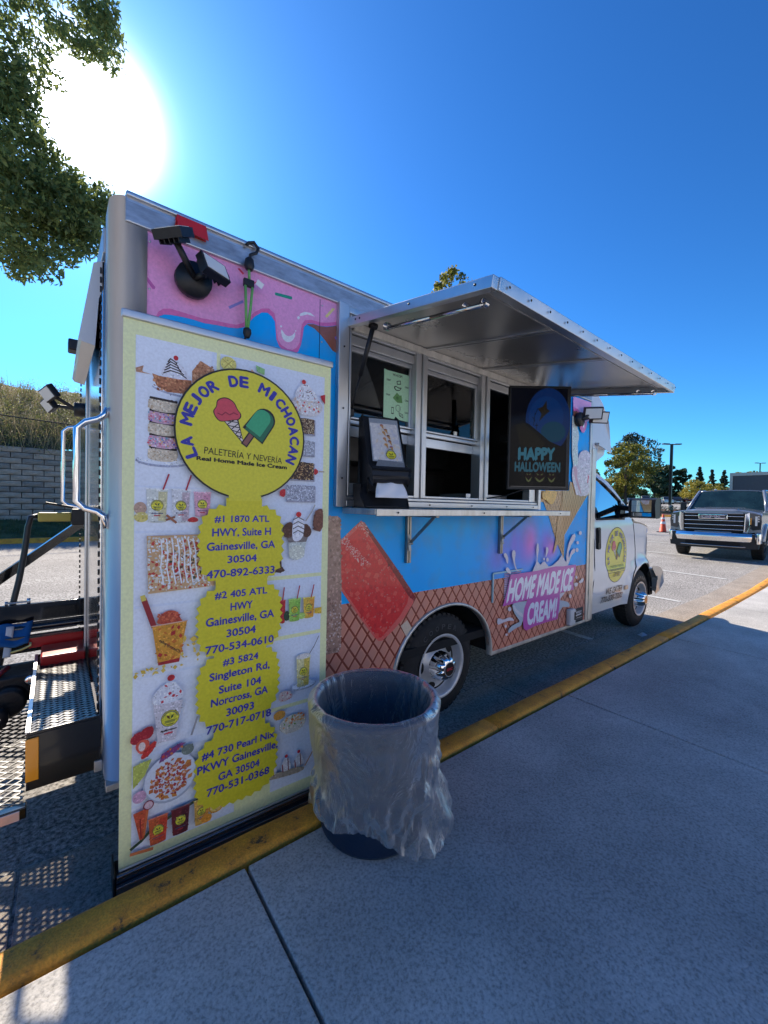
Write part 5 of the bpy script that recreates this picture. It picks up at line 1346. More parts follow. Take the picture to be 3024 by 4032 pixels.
m = MB(); m.box((TX0 - .1, 3.7, 2.62), (TX0 - .01, 3.82, 2.7)); obj('rear_camera', m, M_BLACK, truck, bevel=.01)

# ================================================================ THE PULL-UP BANNER
BA = math.atan2(1.831 - 1.866, 1.076 - .186)
ban = empty('pull_up_banner', (.186, 1.866, .008), BA, 'tall yellow and white pull-up banner of desserts and shop addresses in front of the truck', 'banner')
BU0, BU1, BV0, BV1 = .016, .925, .075, 2.25
BY = lambda v: .018 * math.sin(PI * (v - BV0) / (BV1 - BV0)) * 0
PB = lambda u, v, d: (u, -.0012 - d, v)
m = MB(); m.box((BU0, 0.0, BV0 - .02), (BU1, .0012, BV1))
obj('fabric', m, mat('banner_back', (.6, .6, .58), .6), ban, local=True)
m = MB()
m.box((BU0 - .012, -.045, 0), (BU1 - .02, .075, .012)); m.box((BU0 - .012, -.05, .012), (BU1 - .02, -.012, .05)); m.box((BU0 - .012, .012, .012), (BU1 - .02, .075, .07)); m.box((BU0 - .012, -.03, .0502), (BU1 - .02, .06, .0702)); m.tube([(BU0 - .01, -.022, .072), (BU1 - .022, -.022, .072)], .009, 10)
obj('base', m, mat('bronze_anodised', (.23, .2, .2), .25, .9, var=.1, vscale=4), ban, local=True, bevel=.004)
m = MB(); m.box((BU0 - .02, -.054, -.004), (BU0 - .0125, .08, .10)); m.box((BU1 - .0195, -.054, -.004), (BU1 - .012, .08, .08)); obj('end_cap', m, M_BLACK, ban, local=True, bevel=.003)
m = MB(); m.box((BU0, -.0135, .079), (BU1 - .03, -.002, .087)); obj('bottom_rail', m, M_ALU2, ban, local=True, bevel=.003)
m = MB(); m.box((BU0 - .006, -.012, BV1 - .004), (BU1 + .008, .014, BV1 + .028)); obj('top_rail', m, M_ALU2, ban, local=True, bevel=.005)
m = MB(); m.tube([(.46, .03, .06), (.46, .028, BV1)], .008, 8); obj('support_pole', m, M_BLACK, ban, local=True)
k = Ink(PB, .00004)
c_edge = srgb(238, 240, 184); c_w = srgb(224, 232, 248); c_w2 = srgb(234, 239, 250)
k.rect(BU0, BV0, BU1, BV1, c_edge)
k.rect(.058, .122, .889, 2.19, c_w)
for a, b in ((1.60, 2.19), (1.42, 1.595), (1.12, 1.41), (.835, 1.11), (.53, .825), (.32, .50), (.125, .31)):
    k.rect(.06, a, .34, b, c_w2)
for a in (1.17, .875, .53): k.rect(.6, a, .889, a + .018, c_edge)
k.rect(.36, 2.03, .375, 2.19, c_edge)
k.rect(.58, .122, .63, .26, c_edge); k.rect(.46, .122, .60, .18, c_edge); k.rect(.6, .122, .889, .14, c_edge)
k.mottle = .0075; k.mmax = .03
brn, dk = srgb(120, 66, 40), srgb(44, 26, 22)
# sundae in a waffle bowl
k.ell(.20, 1.992, .085, .018, srgb(170, 176, 200), rot=-.1); k.ell(.20, 1.998, .085, .016, c_w2, rot=-.1)
k.poly([(.115, 2.05), (.13, 2.005), (.17, 1.985), (.235, 1.99), (.262, 2.02), (.26, 2.05), (.2, 2.045), (.14, 2.045)], srgb(186, 118, 78))
k.speck(.12, 1.985, .26, 2.045, .011, [srgb(214, 152, 106), srgb(146, 84, 52)], None, .6)
k.poly(smooth_poly([(.145, 2.045), (.15, 2.08), (.175, 2.11), (.2, 2.122), (.225, 2.1), (.25, 2.07), (.25, 2.045)]), srgb(230, 230, 240))
for a in range(5):
    k.line([(.155 + .004 * a, 2.06 + .012 * a), (.18, 2.075 + .012 * a), (.215 - .003 * a, 2.07 + .01 * a), (.24 - .01 * a, 2.055 + .012 * a)], .0045, dk)
k.ell(.2, 2.13, .009, .01, srgb(200, 40, 50)); k.poly([(.295, 2.14), (.35, 2.115), (.349, 2.08), (.30, 2.06), (.262, 2.04), (.262, 2.09)], srgb(190, 130, 92)); k.speck(.265, 2.05, .345, 2.13, .012, [srgb(220, 170, 130), srgb(150, 92, 60)], lambda x, y: y > 1.93 + .35 * x, .5)
k.poly([(.058, 2.06), (.085, 2.075), (.08, 2.05), (.115, 2.045), (.06, 2.045)], srgb(190, 140, 110))
# cookie sandwich stack
k.ell(.155, 1.70, .095, .022, srgb(168, 174, 198), rot=.0); k.ell(.155, 1.705, .09, .018, c_w2)
pal = [[srgb(220, 204, 180), srgb(196, 168, 136), srgb(236, 226, 208)], [srgb(216, 90, 110), srgb(240, 230, 240), srgb(120, 90, 190), srgb(236, 190, 90), srgb(110, 170, 190), srgb(230, 140, 170)]]
for i, (y0_, h_) in enumerate(((1.705, .048), (1.758, .046), (1.81, .044), (1.858, .042), (1.905, .044))):
    k.poly(smooth_poly([(.105, y0_ + .002), (.15, y0_ - .006), (.2, y0_ - .002), (.212, y0_ + .02), (.208, y0_ + h_), (.15, y0_ + h_ - .004), (.108, y0_ + h_ + .004), (.1, y0_ + .02)], 1), pal[i % 2][0] if i % 2 == 0 else srgb(210, 170, 190))
    k.speck(.102, y0_ + .001, .208, y0_ + h_ - .004, .0075, pal[i % 2], None, .85)
    k.poly([(.106, y0_ + h_), (.206, y0_ + h_ - .006), (.208, y0_ + h_ + .003), (.108, y0_ + h_ + .009)], dk)
def cup(x0, x1, y0, y1, col, liq=None, straw=None, badge=True, lean=.0, blabel=None):
    w_ = x1 - x0; sh = w_ * .1
    k.poly([(x0 + sh, y0), (x1 - sh, y0), (x1, y1), (x0, y1)], col)
    if liq: k.poly([(x0 + sh + w_ * .45, y0 + .004), (x1 - sh, y0), (x1 - .003, y1 - .012), (x0 + w_ * .55, y1 - .012)], liq)
    k.rect(x0 - .002, y1 - .004, x1 + .002, y1, tuple(min(1, c * 1.3 + .1) for c in col))
    k.ell((x0 + x1) / 2, y0 + .001, w_ * .38, .004, tuple(c * .8 for c in col))
    if badge:
        cy = y0 + (y1 - y0) * .5; logo(k, (x0 + x1) / 2, cy, w_ * .29, 1, False, .0015)
        k.rect(x0 + w_ * .22, cy - w_ * .44, x1 - w_ * .22, cy - w_ * .40, srgb(90, 90, 120)); k.rect(x0 + w_ * .35, cy - w_ * .56, x1 - w_ * .35, cy - w_ * .50, srgb(190, 60, 70))
    if straw: k.line([(straw[0], y1 - .002), (straw[1], y1 + .06)], .006, srgb(176, 34, 60))
k.ell(.078, 1.51, .022, .025, srgb(196, 160, 140)); k.ell(.082, 1.475, .025, .02, srgb(222, 206, 120)); k.speck(.062, 1.46, .105, 1.49, .009, [srgb(236, 230, 190), srgb(210, 190, 90)], None, .7)
cup(.098, .176, 1.455, 1.59, srgb(220, 222, 214), srgb(212, 204, 160), (.158, .178)); cup(.188, .261, 1.455, 1.59, srgb(222, 222, 226), srgb(196, 176, 184), (.243, .262)); cup(.273, .342, 1.478, 1.583, srgb(224, 170, 190), srgb(216, 150, 176))
k.line([(.17, 1.463), (.2, 1.475)], .008, srgb(140, 80, 56)); k.line([(.172, 1.482), (.206, 1.452)], .009, srgb(160, 96, 66)); k.poly(smooth_poly([(.245, 1.462), (.27, 1.478), (.292, 1.468), (.29, 1.455), (.262, 1.452)]), srgb(196, 40, 44))
# top middle fruit
k.ell(.408, 2.15, .034, .032, srgb(226, 214, 120)); k.line([(.385, 2.165), (.43, 2.135)], .003, srgb(180, 160, 70)); k.line([(.39, 2.13), (.425, 2.17)], .003, srgb(180, 160, 70))
k.poly([(.485, 2.115), (.512, 2.15), (.56, 2.10), (.52, 2.10)], srgb(222, 176, 150)); k.poly([(.53, 2.172), (.572, 2.162), (.57, 2.135), (.535, 2.145)], srgb(150, 200, 130))
# sundae cup top right
k.ell(.79, 2.03, .085, .05, srgb(214, 206, 206)); k.ell(.79, 2.012, .07, .034, srgb(228, 222, 224)); k.speck(.72, 1.99, .86, 2.06, .012, [srgb(210, 90, 90), srgb(236, 220, 180), srgb(240, 240, 246), srgb(220, 180, 150)], lambda x, y: ((x - .79) / .08) ** 2 + ((y - 2.03) / .045) ** 2 < 1, .7)
k.poly(smooth_poly([(.72, 2.06), (.73, 2.1), (.765, 2.135), (.80, 2.13), (.84, 2.09), (.855, 2.06), (.79, 2.05)]), srgb(232, 232, 240)); k.speck(.725, 2.06, .85, 2.13, .007, [srgb(90, 60, 60), srgb(200, 90, 90)], lambda x, y: abs(x - .785) < (2.145 - y) * .8, .3); k.ell(.77, 2.142, .011, .011, srgb(206, 40, 44)); k.poly([(.862, 2.09), (.889, 2.10), (.889, 2.05), (.87, 2.07)], srgb(190, 30, 44))
# coated ice cream bars
for x0_, y0_, x1_, y1_, base, cols in ((.74, 1.888, .832, 1.965, srgb(84, 56, 44), [srgb(220, 200, 160), srgb(190, 160, 120)]), (.752, 1.782, .831, 1.856, srgb(176, 180, 194), [srgb(226, 230, 240), srgb(140, 144, 160)]), (.70, 1.658, .832, 1.747, srgb(66, 40, 32), [srgb(220, 186, 130), srgb(196, 150, 100), srgb(60, 36, 28)]), (.682, 1.553, .838, 1.632, srgb(170, 174, 190), [srgb(232, 234, 244), srgb(120, 122, 140)])):
    k.rect(x0_ + .006, y0_ - .006, x1_ + .004, y1_ - .004, srgb(160, 160, 176)); k.poly(smooth_poly([(x0_, y0_), (x1_, y0_), (x1_, y1_), (x0_, y1_)], 2), base); k.rect(x0_ + .008, y0_ + .002, x1_ - .002, y1_ - .002, base); k.speck(x0_, y0_ + .002, x1_ - .001, y1_ - .001, .0065, cols, None, .75)
k.poly(smooth_poly([(.833, 1.725), (.862, 1.705), (.833, 1.68)], 1), srgb(200, 40, 50)); k.line([(.86, 1.706), (.889, 1.706)], .006, srgb(190, 170, 150)); k.poly(smooth_poly([(.682, 1.615), (.65, 1.6), (.655, 1.575), (.68, 1.57)], 1), srgb(200, 40, 50))
# chocolate sundae right
k.poly([(.70, 1.355), (.795, 1.355), (.782, 1.275), (.745, 1.262), (.708, 1.275)], srgb(206, 212, 206)); k.ell(.745, 1.30, .042, .035, srgb(216, 218, 204)); k.poly([(.69, 1.385), (.808, 1.385), (.795, 1.35), (.70, 1.35)], srgb(130, 120, 120))
k.poly(smooth_poly([(.665, 1.40), (.68, 1.44), (.715, 1.455), (.73, 1.42), (.72, 1.375), (.685, 1.372)]), srgb(92, 56, 40)); k.poly(smooth_poly([(.775, 1.38), (.77, 1.43), (.795, 1.445), (.825, 1.41), (.82, 1.385), (.8, 1.37)]), srgb(86, 50, 36))
k.poly(smooth_poly([(.722, 1.35), (.718, 1.42), (.728, 1.465), (.75, 1.485), (.778, 1.46), (.785, 1.42), (.772, 1.36)]), srgb(236, 236, 244))
for a in range(4): k.line([(.724, 1.395 + a * .022), (.75, 1.408 + a * .022), (.782, 1.392 + a * .022)], .004, dk)
k.ell(.752, 1.487, .014, .013, srgb(206, 34, 40)); k.line([(.79, 1.455), (.822, 1.50), (.84, 1.535)], .006, srgb(176, 170, 168)); k.poly(smooth_poly([(.828, 1.41), (.836, 1.5), (.87, 1.52), (.888, 1.51), (.886, 1.395)], 1), srgb(122, 74, 58)); k.speck(.836, 1.41, .884, 1.5, .014, [srgb(146, 96, 76), srgb(96, 54, 40)], None, .5)
k.poly([(.62, 1.20), (.635, 1.235), (.655, 1.24), (.65, 1.275), (.665, 1.27), (.668, 1.235), (.685, 1.215), (.66, 1.205), (.64, 1.21)], srgb(84, 54, 42))
# juice cups right
cup(.66, .69, .962, 1.072, srgb(196, 40, 50), None, (.675, .682), False); k.ell(.697, .992, .016, .024, srgb(40, 70, 50)); cup(.706, .770, .962, 1.073, srgb(160, 206, 90), srgb(140, 196, 80), (.75, .762)); cup(.783, .846, .968, 1.071, srgb(226, 186, 70), srgb(230, 160, 60), (.826, .84)); k.ell(.776, .982, .018, .016, srgb(180, 214, 110)); k.poly([(.845, .985), (.846, 1.01), (.885, 1.012), (.885, .978)], srgb(232, 190, 60))
# nachos tray
k.poly([(.10, 1.4), (.345, 1.402), (.36, 1.176), (.107, 1.168)], srgb(206, 164, 118))
k.speck(.105, 1.175, .35, 1.395, .0115, [srgb(232, 234, 238), srgb(200, 206, 206), srgb(196, 60, 50), srgb(224, 214, 196), srgb(240, 240, 244)], None, .85)
k.speck(.16, 1.2, .34, 1.375, .014, [srgb(190, 40, 44), srgb(150, 70, 50), srgb(96, 60, 44), srgb(206, 70, 60), srgb(60, 70, 40)], lambda x, y: ((x - .26) / .09) ** 2 + ((y - 1.29) / .075) ** 2 < 1, .8)
for a in range(9): k.line([(.15 + a * .02, 1.385), (.155 + a * .021, 1.33), (.15 + a * .022, 1.27), (.162 + a * .022, 1.2)], .005, srgb(238, 240, 244))
# mango chamoy cup
k.line([(.092, 1.148), (.128, 1.035)], .02, srgb(150, 34, 44)); k.line([(.088, 1.16), (.092, 1.146)], .017, srgb(220, 200, 90))
k.poly([(.145, .872), (.222, .872), (.250, 1.038), (.122, 1.034)], srgb(218, 150, 46)); k.speck(.14, .88, .235, 1.03, .02, [srgb(196, 60, 40), srgb(226, 170, 60), srgb(206, 110, 40), srgb(180, 40, 40)], None, .7); k.poly([(.145, .872), (.222, .872), (.224, .888), (.144, .884)], srgb(170, 30, 40))
k.poly(smooth_poly([(.135, 1.036), (.145, 1.07), (.175, 1.095), (.215, 1.085), (.225, 1.05), (.24, 1.04)]), srgb(190, 78, 50)); k.speck(.14, 1.04, .225, 1.085, .011, [srgb(216, 110, 70), srgb(170, 50, 40)], None, .7); k.line([(.118, 1.035), (.252, 1.04)], .004, srgb(226, 180, 160))
k.text('Chamoyadas', [(.222, .903), (.146, .966), (.15, .982), (.226, .919)], srgb(40, 30, 40), .02)
k.speck(.235, .93, .288, .975, .022, [srgb(224, 180, 60), srgb(232, 196, 80)], None, .8); k.speck(.062, .835, .17, .87, .016, [srgb(214, 180, 60), srgb(226, 196, 90)], None, .75); k.speck(.17, .845, .3, .925, .014, [srgb(214, 180, 70), srgb(226, 196, 90)], lambda x, y: x > .232 or y < .866, .4)
# corn cup, fries
k.ell(.79, .63, .07, .022, srgb(180, 186, 200)); k.ell(.79, .634, .064, .018, c_w2); cup(.75, .825, .628, .775, srgb(222, 214, 160), srgb(214, 190, 90), None); k.speck(.756, .632, .82, .69, .008, [srgb(226, 200, 90), srgb(236, 220, 130)], None, .7); k.ell(.787, .778, .038, .014, srgb(230, 226, 222)); k.line([(.82, .785), (.846, .82), (.87, .865)], .004, srgb(120, 120, 130))
k.poly(smooth_poly([(.66, .58), (.66, .625), (.70, .63), (.74, .595), (.70, .575)], 1), srgb(216, 190, 180)); k.speck(.662, .58, .725, .622, .008, [srgb(196, 90, 90), srgb(236, 226, 216)], None, .7)
k.ell(.665, .515, .03, .022, srgb(226, 160, 70)); k.ell(.735, .455, .07, .045, srgb(222, 214, 200)); k.speck(.68, .44, .8, .5, .014, [srgb(226, 130, 60), srgb(236, 170, 90), srgb(240, 226, 200), srgb(120, 160, 70)], lambda x, y: ((x - .74) / .062) ** 2 + ((y - .465) / .04) ** 2 < 1, .9)
# milkshake with strawberries
k.poly([(.146, .555), (.21, .55), (.238, .71), (.128, .722)], srgb(216, 208, 214)); k.poly(smooth_poly([(.12, .72), (.13, .76), (.165, .79), (.2, .80), (.225, .77), (.246, .72), (.18, .705)]), srgb(232, 232, 240)); k.ell(.192, .812, .014, .013, srgb(190, 34, 44)); k.speck(.13, .715, .235, .79, .012, [srgb(200, 40, 60), srgb(240, 240, 246), srgb(216, 216, 228)], lambda x, y: abs(x - .185) < .06 - (y - .72) * .5, .4); logo(k, .19, .645, .034, 1, False, .002); k.rect(.155, .596, .215, .600, dk); k.rect(.168, .582, .20, .588, srgb(200, 40, 60))
for x, y in ((.105, .612), (.075, .60)): k.poly(smooth_poly([(x - .028, y), (x, y + .026), (x + .03, y + .014), (x + .018, y - .028), (x - .02, y - .024)]), srgb(170, 30, 44))
k.poly(smooth_poly([(.062, .57), (.09, .592), (.12, .575), (.11, .54), (.085, .525)]), srgb(222, 90, 70)); k.ell(.09, .56, .012, .018, srgb(240, 216, 206)); k.poly(smooth_poly([(.085, .525), (.13, .572), (.145, .56), (.12, .52), (.09, .505)], 1), srgb(206, 50, 44)); k.line([(.295, .62), (.272, .55)], .008, srgb(160, 156, 160))
# nacho plate
k.ell(.195, .395, .10, .10, srgb(178, 184, 200)); k.ell(.195, .4, .095, .096, srgb(220, 224, 234)); k.poly([(.06, .49), (.125, .50), (.10, .44), (.06, .40)], srgb(190, 196, 90)); k.ell(.083, .36, .024, .024, srgb(206, 160, 186)); k.ell(.258, .492, .024, .022, srgb(120, 130, 120)); k.poly([(.15, .47), (.16, .505), (.23, .53), (.25, .525), (.2, .49)], srgb(130, 60, 120)); k.speck(.16, .485, .24, .52, .012, [srgb(206, 70, 50), srgb(220, 130, 60)], lambda x, y: abs(y - (.4 + .42 * x + .03)) < .02, .7)
k.speck(.11, .31, .275, .475, .02, [srgb(216, 140, 62), srgb(196, 110, 56)], lambda x, y: ((x - .195) / .078) ** 2 + ((y - .395) / .082) ** 2 < 1, 1); k.speck(.115, .32, .27, .465, .011, [srgb(176, 50, 60), srgb(150, 40, 50), srgb(226, 200, 196), srgb(196, 90, 70), srgb(176, 60, 66)], lambda x, y: ((x - .195) / .066) ** 2 + ((y - .395) / .072) ** 2 < 1, .8)
# bottom juices
k.line([(.056, .162), (.09, .18), (.12, .205), (.2, .235), (.3, .26)], .012, srgb(50, 70, 48)); k.poly([(.062, .30), (.112, .305), (.1, .19), (.085, .185)], srgb(206, 84, 50)); k.line([(.1, .2), (.112, .30)], .008, srgb(216, 110, 60)); k.line([(.086, .27), (.09, .19)], .004, srgb(150, 30, 40)); k.ell(.115, .315, .018, .017, srgb(226, 190, 196)); k.ring(.115, .315, .019, .004, srgb(140, 30, 50), n=20); k.line([(.055, .142), (.13, .13)], .012, srgb(214, 120, 70))
cup(.115, .185, .145, .254, srgb(206, 92, 50), srgb(210, 70, 46)); cup(.197, .268, .147, .259, srgb(110, 34, 44), srgb(84, 24, 40)); cup(.284, .346, .15, .26, srgb(222, 170, 80), srgb(220, 146, 70)); k.ell(.375, .20, .032, .026, srgb(230, 160, 60)); k.ell(.375, .20, .026, .02, srgb(232, 200, 120)); k.ell(.335, .165, .022, .018, srgb(232, 150, 50))
# banana split lower right
k.poly(smooth_poly([(.59, .225), (.68, .21), (.79, .20), (.80, .225), (.70, .24), (.60, .245)], 1), srgb(176, 160, 140)); 
for x in (.625, .70, .765): k.poly(smooth_poly([(x - .03, .235), (x - .022, .28), (x, .305), (x + .022, .28), (x + .03, .235)]), srgb(230, 224, 226)); k.line([(x - .02, .27), (x - .016, .235)], .005, srgb(150, 30, 50)); k.line([(x + .008, .295), (x + .012, .235)], .005, srgb(120, 24, 40)); k.ell(x, .308, .008, .008, srgb(200, 34, 44))
k.line([(.80, .225), (.86, .31)], .006, srgb(190, 140, 100))
k.mottle = 0
# starbursts with the four addresses
def burst(cx, cy, rx, ry, n=30, p=8, d=.055):
    pts = []
    for i in range(n * 2):
        a = 2 * PI * i / (n * 2); f = 1 + (d if i % 2 == 0 else -d * .4)
        ca, sa = math.cos(a), math.sin(a)
        r = (abs(ca) ** 3.2 + abs(sa) ** 3.2) ** (-1 / 3.2)
        pts.append((cx + rx * r * ca * f, cy + ry * r * sa * f))
    return pts
C_Y2 = srgb(222, 208, 44)
for (cx, cy, rx, ry) in ((.477, 1.355, .185, .175), (.474, 1.015, .185, .16), (.472, .715, .18, .165), (.468, .355, .18, .165)): k.poly(burst(cx, cy, rx, ry), C_Y2)
for y0_, y1_ in ((1.18, 1.2), (.85, .87), (.52, .56)): k.rect(.36, y0_ - .06, .59, y1_ + .06, C_Y2)
k.rect(.40, 1.50, .56, 1.56, C_Y2)
def lines(rows, cx, bold=.035):
    for s_, y, w_, h in rows: k.textc(s_, cx, y, w_, h, C_BLUE, bold)
lines([('#1 1870 ATL', 1.466, .245, .034), ('HWY, Suite H', 1.406, .262, .042), ('Gainesville, GA', 1.345, .305, .042), ('30504', 1.288, .132, .034), ('470-892-6333', 1.228, .305, .036),
       ('#2 405 ATL', 1.132, .235, .036), ('HWY', 1.076, .10, .036), ('Gainesville, GA', 1.018, .305, .044), ('30504', .960, .132, .036), ('770-534-0610', .900, .305, .036),
       ('#3 5824', .832, .16, .036), ('Singleton Rd,', .774, .27, .046), ('Suite 104', .716, .19, .036), ('Norcross, GA', .662, .255, .042), ('30093', .606, .125, .036), ('770-717-0718', .550, .29, .036),
       ('#4 730 Pearl Nix', .440, .325, .038), ('PKWY Gainesville,', .384, .36, .042), ('GA 30504', .328, .185, .036), ('770-531-0368', .275, .28, .036)], .474, .03)
LCX, LCY, LR_ = .478, 1.845, .289
logo(k, LCX, LCY, LR_, 1, True, .0075)
k.rect(.41, 1.548, .555, 1.572, C_YEL)
k.arctext('LA MEJOR DE MICHOACAN', LCX - .004, LCY - .008, .240, R(203), R(-21), .036, .044, C_BLUE, .09)
k.text('PALETERÍA Y NEVERÍA', [(.306, 1.745), (.652, 1.728), (.655, 1.762), (.308, 1.782)], srgb(24, 24, 26), .0)
k.text('Real Home Made Ice Cream', [(.276, 1.715), (.678, 1.702), (.678, 1.722), (.276, 1.733)], srgb(20, 20, 22), .045)
obj('banner_print', k.m, M_INKMATT, ban, local=True)

# ================================================================ THINGS ON AND ROUND THE TRUCK
# television turned outwards beside the hatch
tvn = Vector((2.95 - 2.60, 1.47 - 1.76, 0)); TW = tvn.length; TA = math.atan2(tvn.y, tvn.x)
tv = empty('television', (2.60, 1.765, 1.685), TA, 'portrait black screen reading HAPPY HALLOWEEN, hung out of the serving hatch', 'television')
TH = .765
m = MB(); m.box((0, 0, 0), (TW, .035, TH)); m.box((.08, .035, .2), (TW - .08, .06, TH - .2)); obj('housing', m, M_BLACK, tv, local=True, bevel=.006)
def tvmat():
    m, t, b = new_mat('dim_screen')
    a = t.nodes.new('ShaderNodeVertexColor'); a.layer_name = 'ink'
    b.inputs['Base Color'].default_value = (.005, .005, .006, 1); b.inputs['Roughness'].default_value = .12; b.inputs['Specular IOR Level'].default_value = .08
    t.links.new(a.outputs[0], b.inputs['Emission Color']); b.inputs['Emission Strength'].default_value = .24
    return m
s_ = Ink(lambda u, v, d: (u * TW, -.0008 - d, v * TH), .0001)
s_.rect(.03, .025, .94, .975, srgb(4, 6, 18))
s_.ell(.63, .67, .36, .31, srgb(10, 40, 92), 40); s_.ell(.60, .70, .28, .2, srgb(12, 48, 104), 30); s_.ell(.72, .56, .2, .1, srgb(10, 58, 84), 24)
s_.poly([(.03, .60), (.22, .66), (.33, .63), (.5, .55), (.66, .47), (.82, .43), (.94, .41), (.94, .025), (.03, .025)], srgb(10, 10, 10))
s_.poly([(.1, .62), (.24, .64), (.4, .56), (.6, .44), (.5, .4), (.2, .42)], srgb(24, 22, 14))
s_.poly([(.46, .86 - .08), (.54, .80), (.60, .86), (.61, .78), (.66, .76), (.60, .73), (.55, .70), (.49, .66), (.52, .73), (.50, .75)], srgb(34, 30, 24))
for a in ((.40, .62, .42, .74), (.38, .70, .42, .66), (.42, .72, .46, .78), (.45, .58, .45, .64), (.43, .62, .47, .62)): s_.line([a[:2], a[2:]], .008, srgb(4, 10, 26))
s_.textc('HAPPY', .46, .345, .60, .13, srgb(52, 108, 132), .06); s_.textc('HALLOWEEN', .48, .22, .74, .10, srgb(46, 92, 112), .05)
for x, r_ in ((.34, .06), (.52, .09), (.71, .07)):
    s_.ell(x, .13, r_, r_ * .62, srgb(26, 14, 12)); s_.poly([(x - r_ * .9, .125), (x, .09), (x + r_ * .9, .125), (x + r_ * .5, .085), (x, .072), (x - r_ * .5, .085)], srgb(84, 92, 60)); s_.poly([(x - r_ * .6, .16), (x - r_ * .1, .145), (x - r_ * .4, .14)], srgb(84, 92, 60)); s_.poly([(x + r_ * .6, .16), (x + r_ * .1, .145), (x + r_ * .4, .14)], srgb(84, 92, 60))
s_.rect(.05, .028, .95, .032, srgb(120, 120, 126))
obj('screen', s_.m, tvmat(), tv, local=True)
m = MB(); m.bar((2.85, 1.66, 2.1), (2.9, 2.03, 2.12), .05, .05); m.bar((2.8, 1.72, 1.95), (2.9, 2.03, 1.95), .03, .03); obj('wall_bracket', m, M_BLACK, tv)
m = MB(); m.tube([(2.72, 1.7, 1.69), (2.7, 1.85, 1.64), (2.66, 1.98, 1.62), (2.6, 2.04, 1.63)], .006, 6); obj('power_lead', m, M_BLACK, tv)

# napkin dispenser on the shelf
def nd():
    D = empty('napkin_dispenser', (1.50, 1.82, 1.531), 0, 'tilted black napkin dispenser with an ice cream picture on the counter shelf', 'napkin dispenser')
    return D
ND = nd()
NX0, NX1 = 1.37, 1.58
sideprof = [(1.965, 1.533), (1.76, 1.533), (1.79, 1.58), (1.80, 1.62), (1.765, 1.66), (1.72, 1.67), (1.735, 1.74), (1.86, 2.03), (1.90, 2.045), (1.93, 2.0), (1.95, 1.75)]
def yzprism(m, prof_, x0, x1): m.prism(prof_, x0, x1, 'X')
# local frame turned a little towards the camera
rotd = Matrix.Rotation(R(-16), 4, 'Z'); cN = Vector((1.475, 1.85, 0))
def turn(m):
    m.v = [tuple(rotd @ (Vector(p) - cN) + cN) for p in m.v]; return m
m = MB(); m.prism([(1.955, 1.533), (1.76, 1.533), (1.80, 1.60), (1.83, 1.66), (1.95, 1.66)], NX0 - .03, NX1 + .03, 'X'); obj('foot', turn(m), M_BLACK, ND, bevel=.012)
m = MB(); m.prism([(1.93, 1.62), (1.80, 1.62), (1.775, 1.69), (1.72, 1.665), (1.69, 1.70), (1.70, 1.745), (1.76, 1.78), (1.865, 2.05), (1.90, 2.07), (1.93, 2.05), (1.95, 1.95)], NX0, NX1, 'X')
obj('dispenser_body', turn(m), M_BLACK, ND, bevel=.012, segs=3)
def ndP(u, v, d):
    a = Vector((0, 1.752, 1.79)); b = Vector((0, 1.86, 2.055)); q = a + (b - a) * v; n = Vector((0, -(b - a).z, (b - a).y)).normalized()
    q = q + n * (.003 + d); q.x = NX0 + (NX1 - NX0) * u
    return tuple((rotd @ (q - cN)) + cN)
f_ = Ink(ndP, .0002)
f_.poly([(.05, .0), (.95, .0), (.95, .97), (.1, .97)], srgb(150, 156, 164)); f_.poly([(.09, .03), (.91, .03), (.91, .86), (.12, .86)], srgb(214, 208, 206))
f_.speck(.1, .04, .9, .85, .09, [srgb(226, 220, 214), srgb(200, 196, 204), srgb(220, 204, 184)], None, .7)
for x, y, c_ in ((.45, .82, (170, 90, 90)), (.55, .72, (150, 90, 80)), (.48, .66, (206, 160, 110)), (.6, .58, (110, 60, 70)), (.48, .52, (200, 150, 130)), (.62, .46, (100, 60, 70)), (.5, .38, (206, 150, 90)), (.64, .33, (150, 110, 150))):
    f_.ell(x, y, .05, .028, srgb(*c_)); f_.poly([(x - .045, y), (x + .045, y), (x + .05, y - .1)], srgb(196, 144, 86))
logo(f_, .6, .15, .15, .62, False, .012)
f_.poly([(.08, -.16), (.95, -.16), (.95, -.01), (.2, .03)], srgb(120, 124, 130))
obj('front_plate', f_.m, mat('x', (1, 1, 1)) if False else M_INK, ND)
m = MB()
def npk(u, v):
    x = NX0 + .03 + (NX1 - NX0 - .06) * u; z = 1.675 - .085 * v; y = 1.70 + .008 * math.sin(u * 9 + v * 4) - .03 * v + .02
    x += (u - .5) * .05 * v
    q = rotd @ (Vector((x, y, z)) - cN) + cN
    return tuple(q)
m.grid(npk, 10, 5); obj('napkin', m, mat('paper_white', (.78, .78, .82), .8), ND, solid=.001)

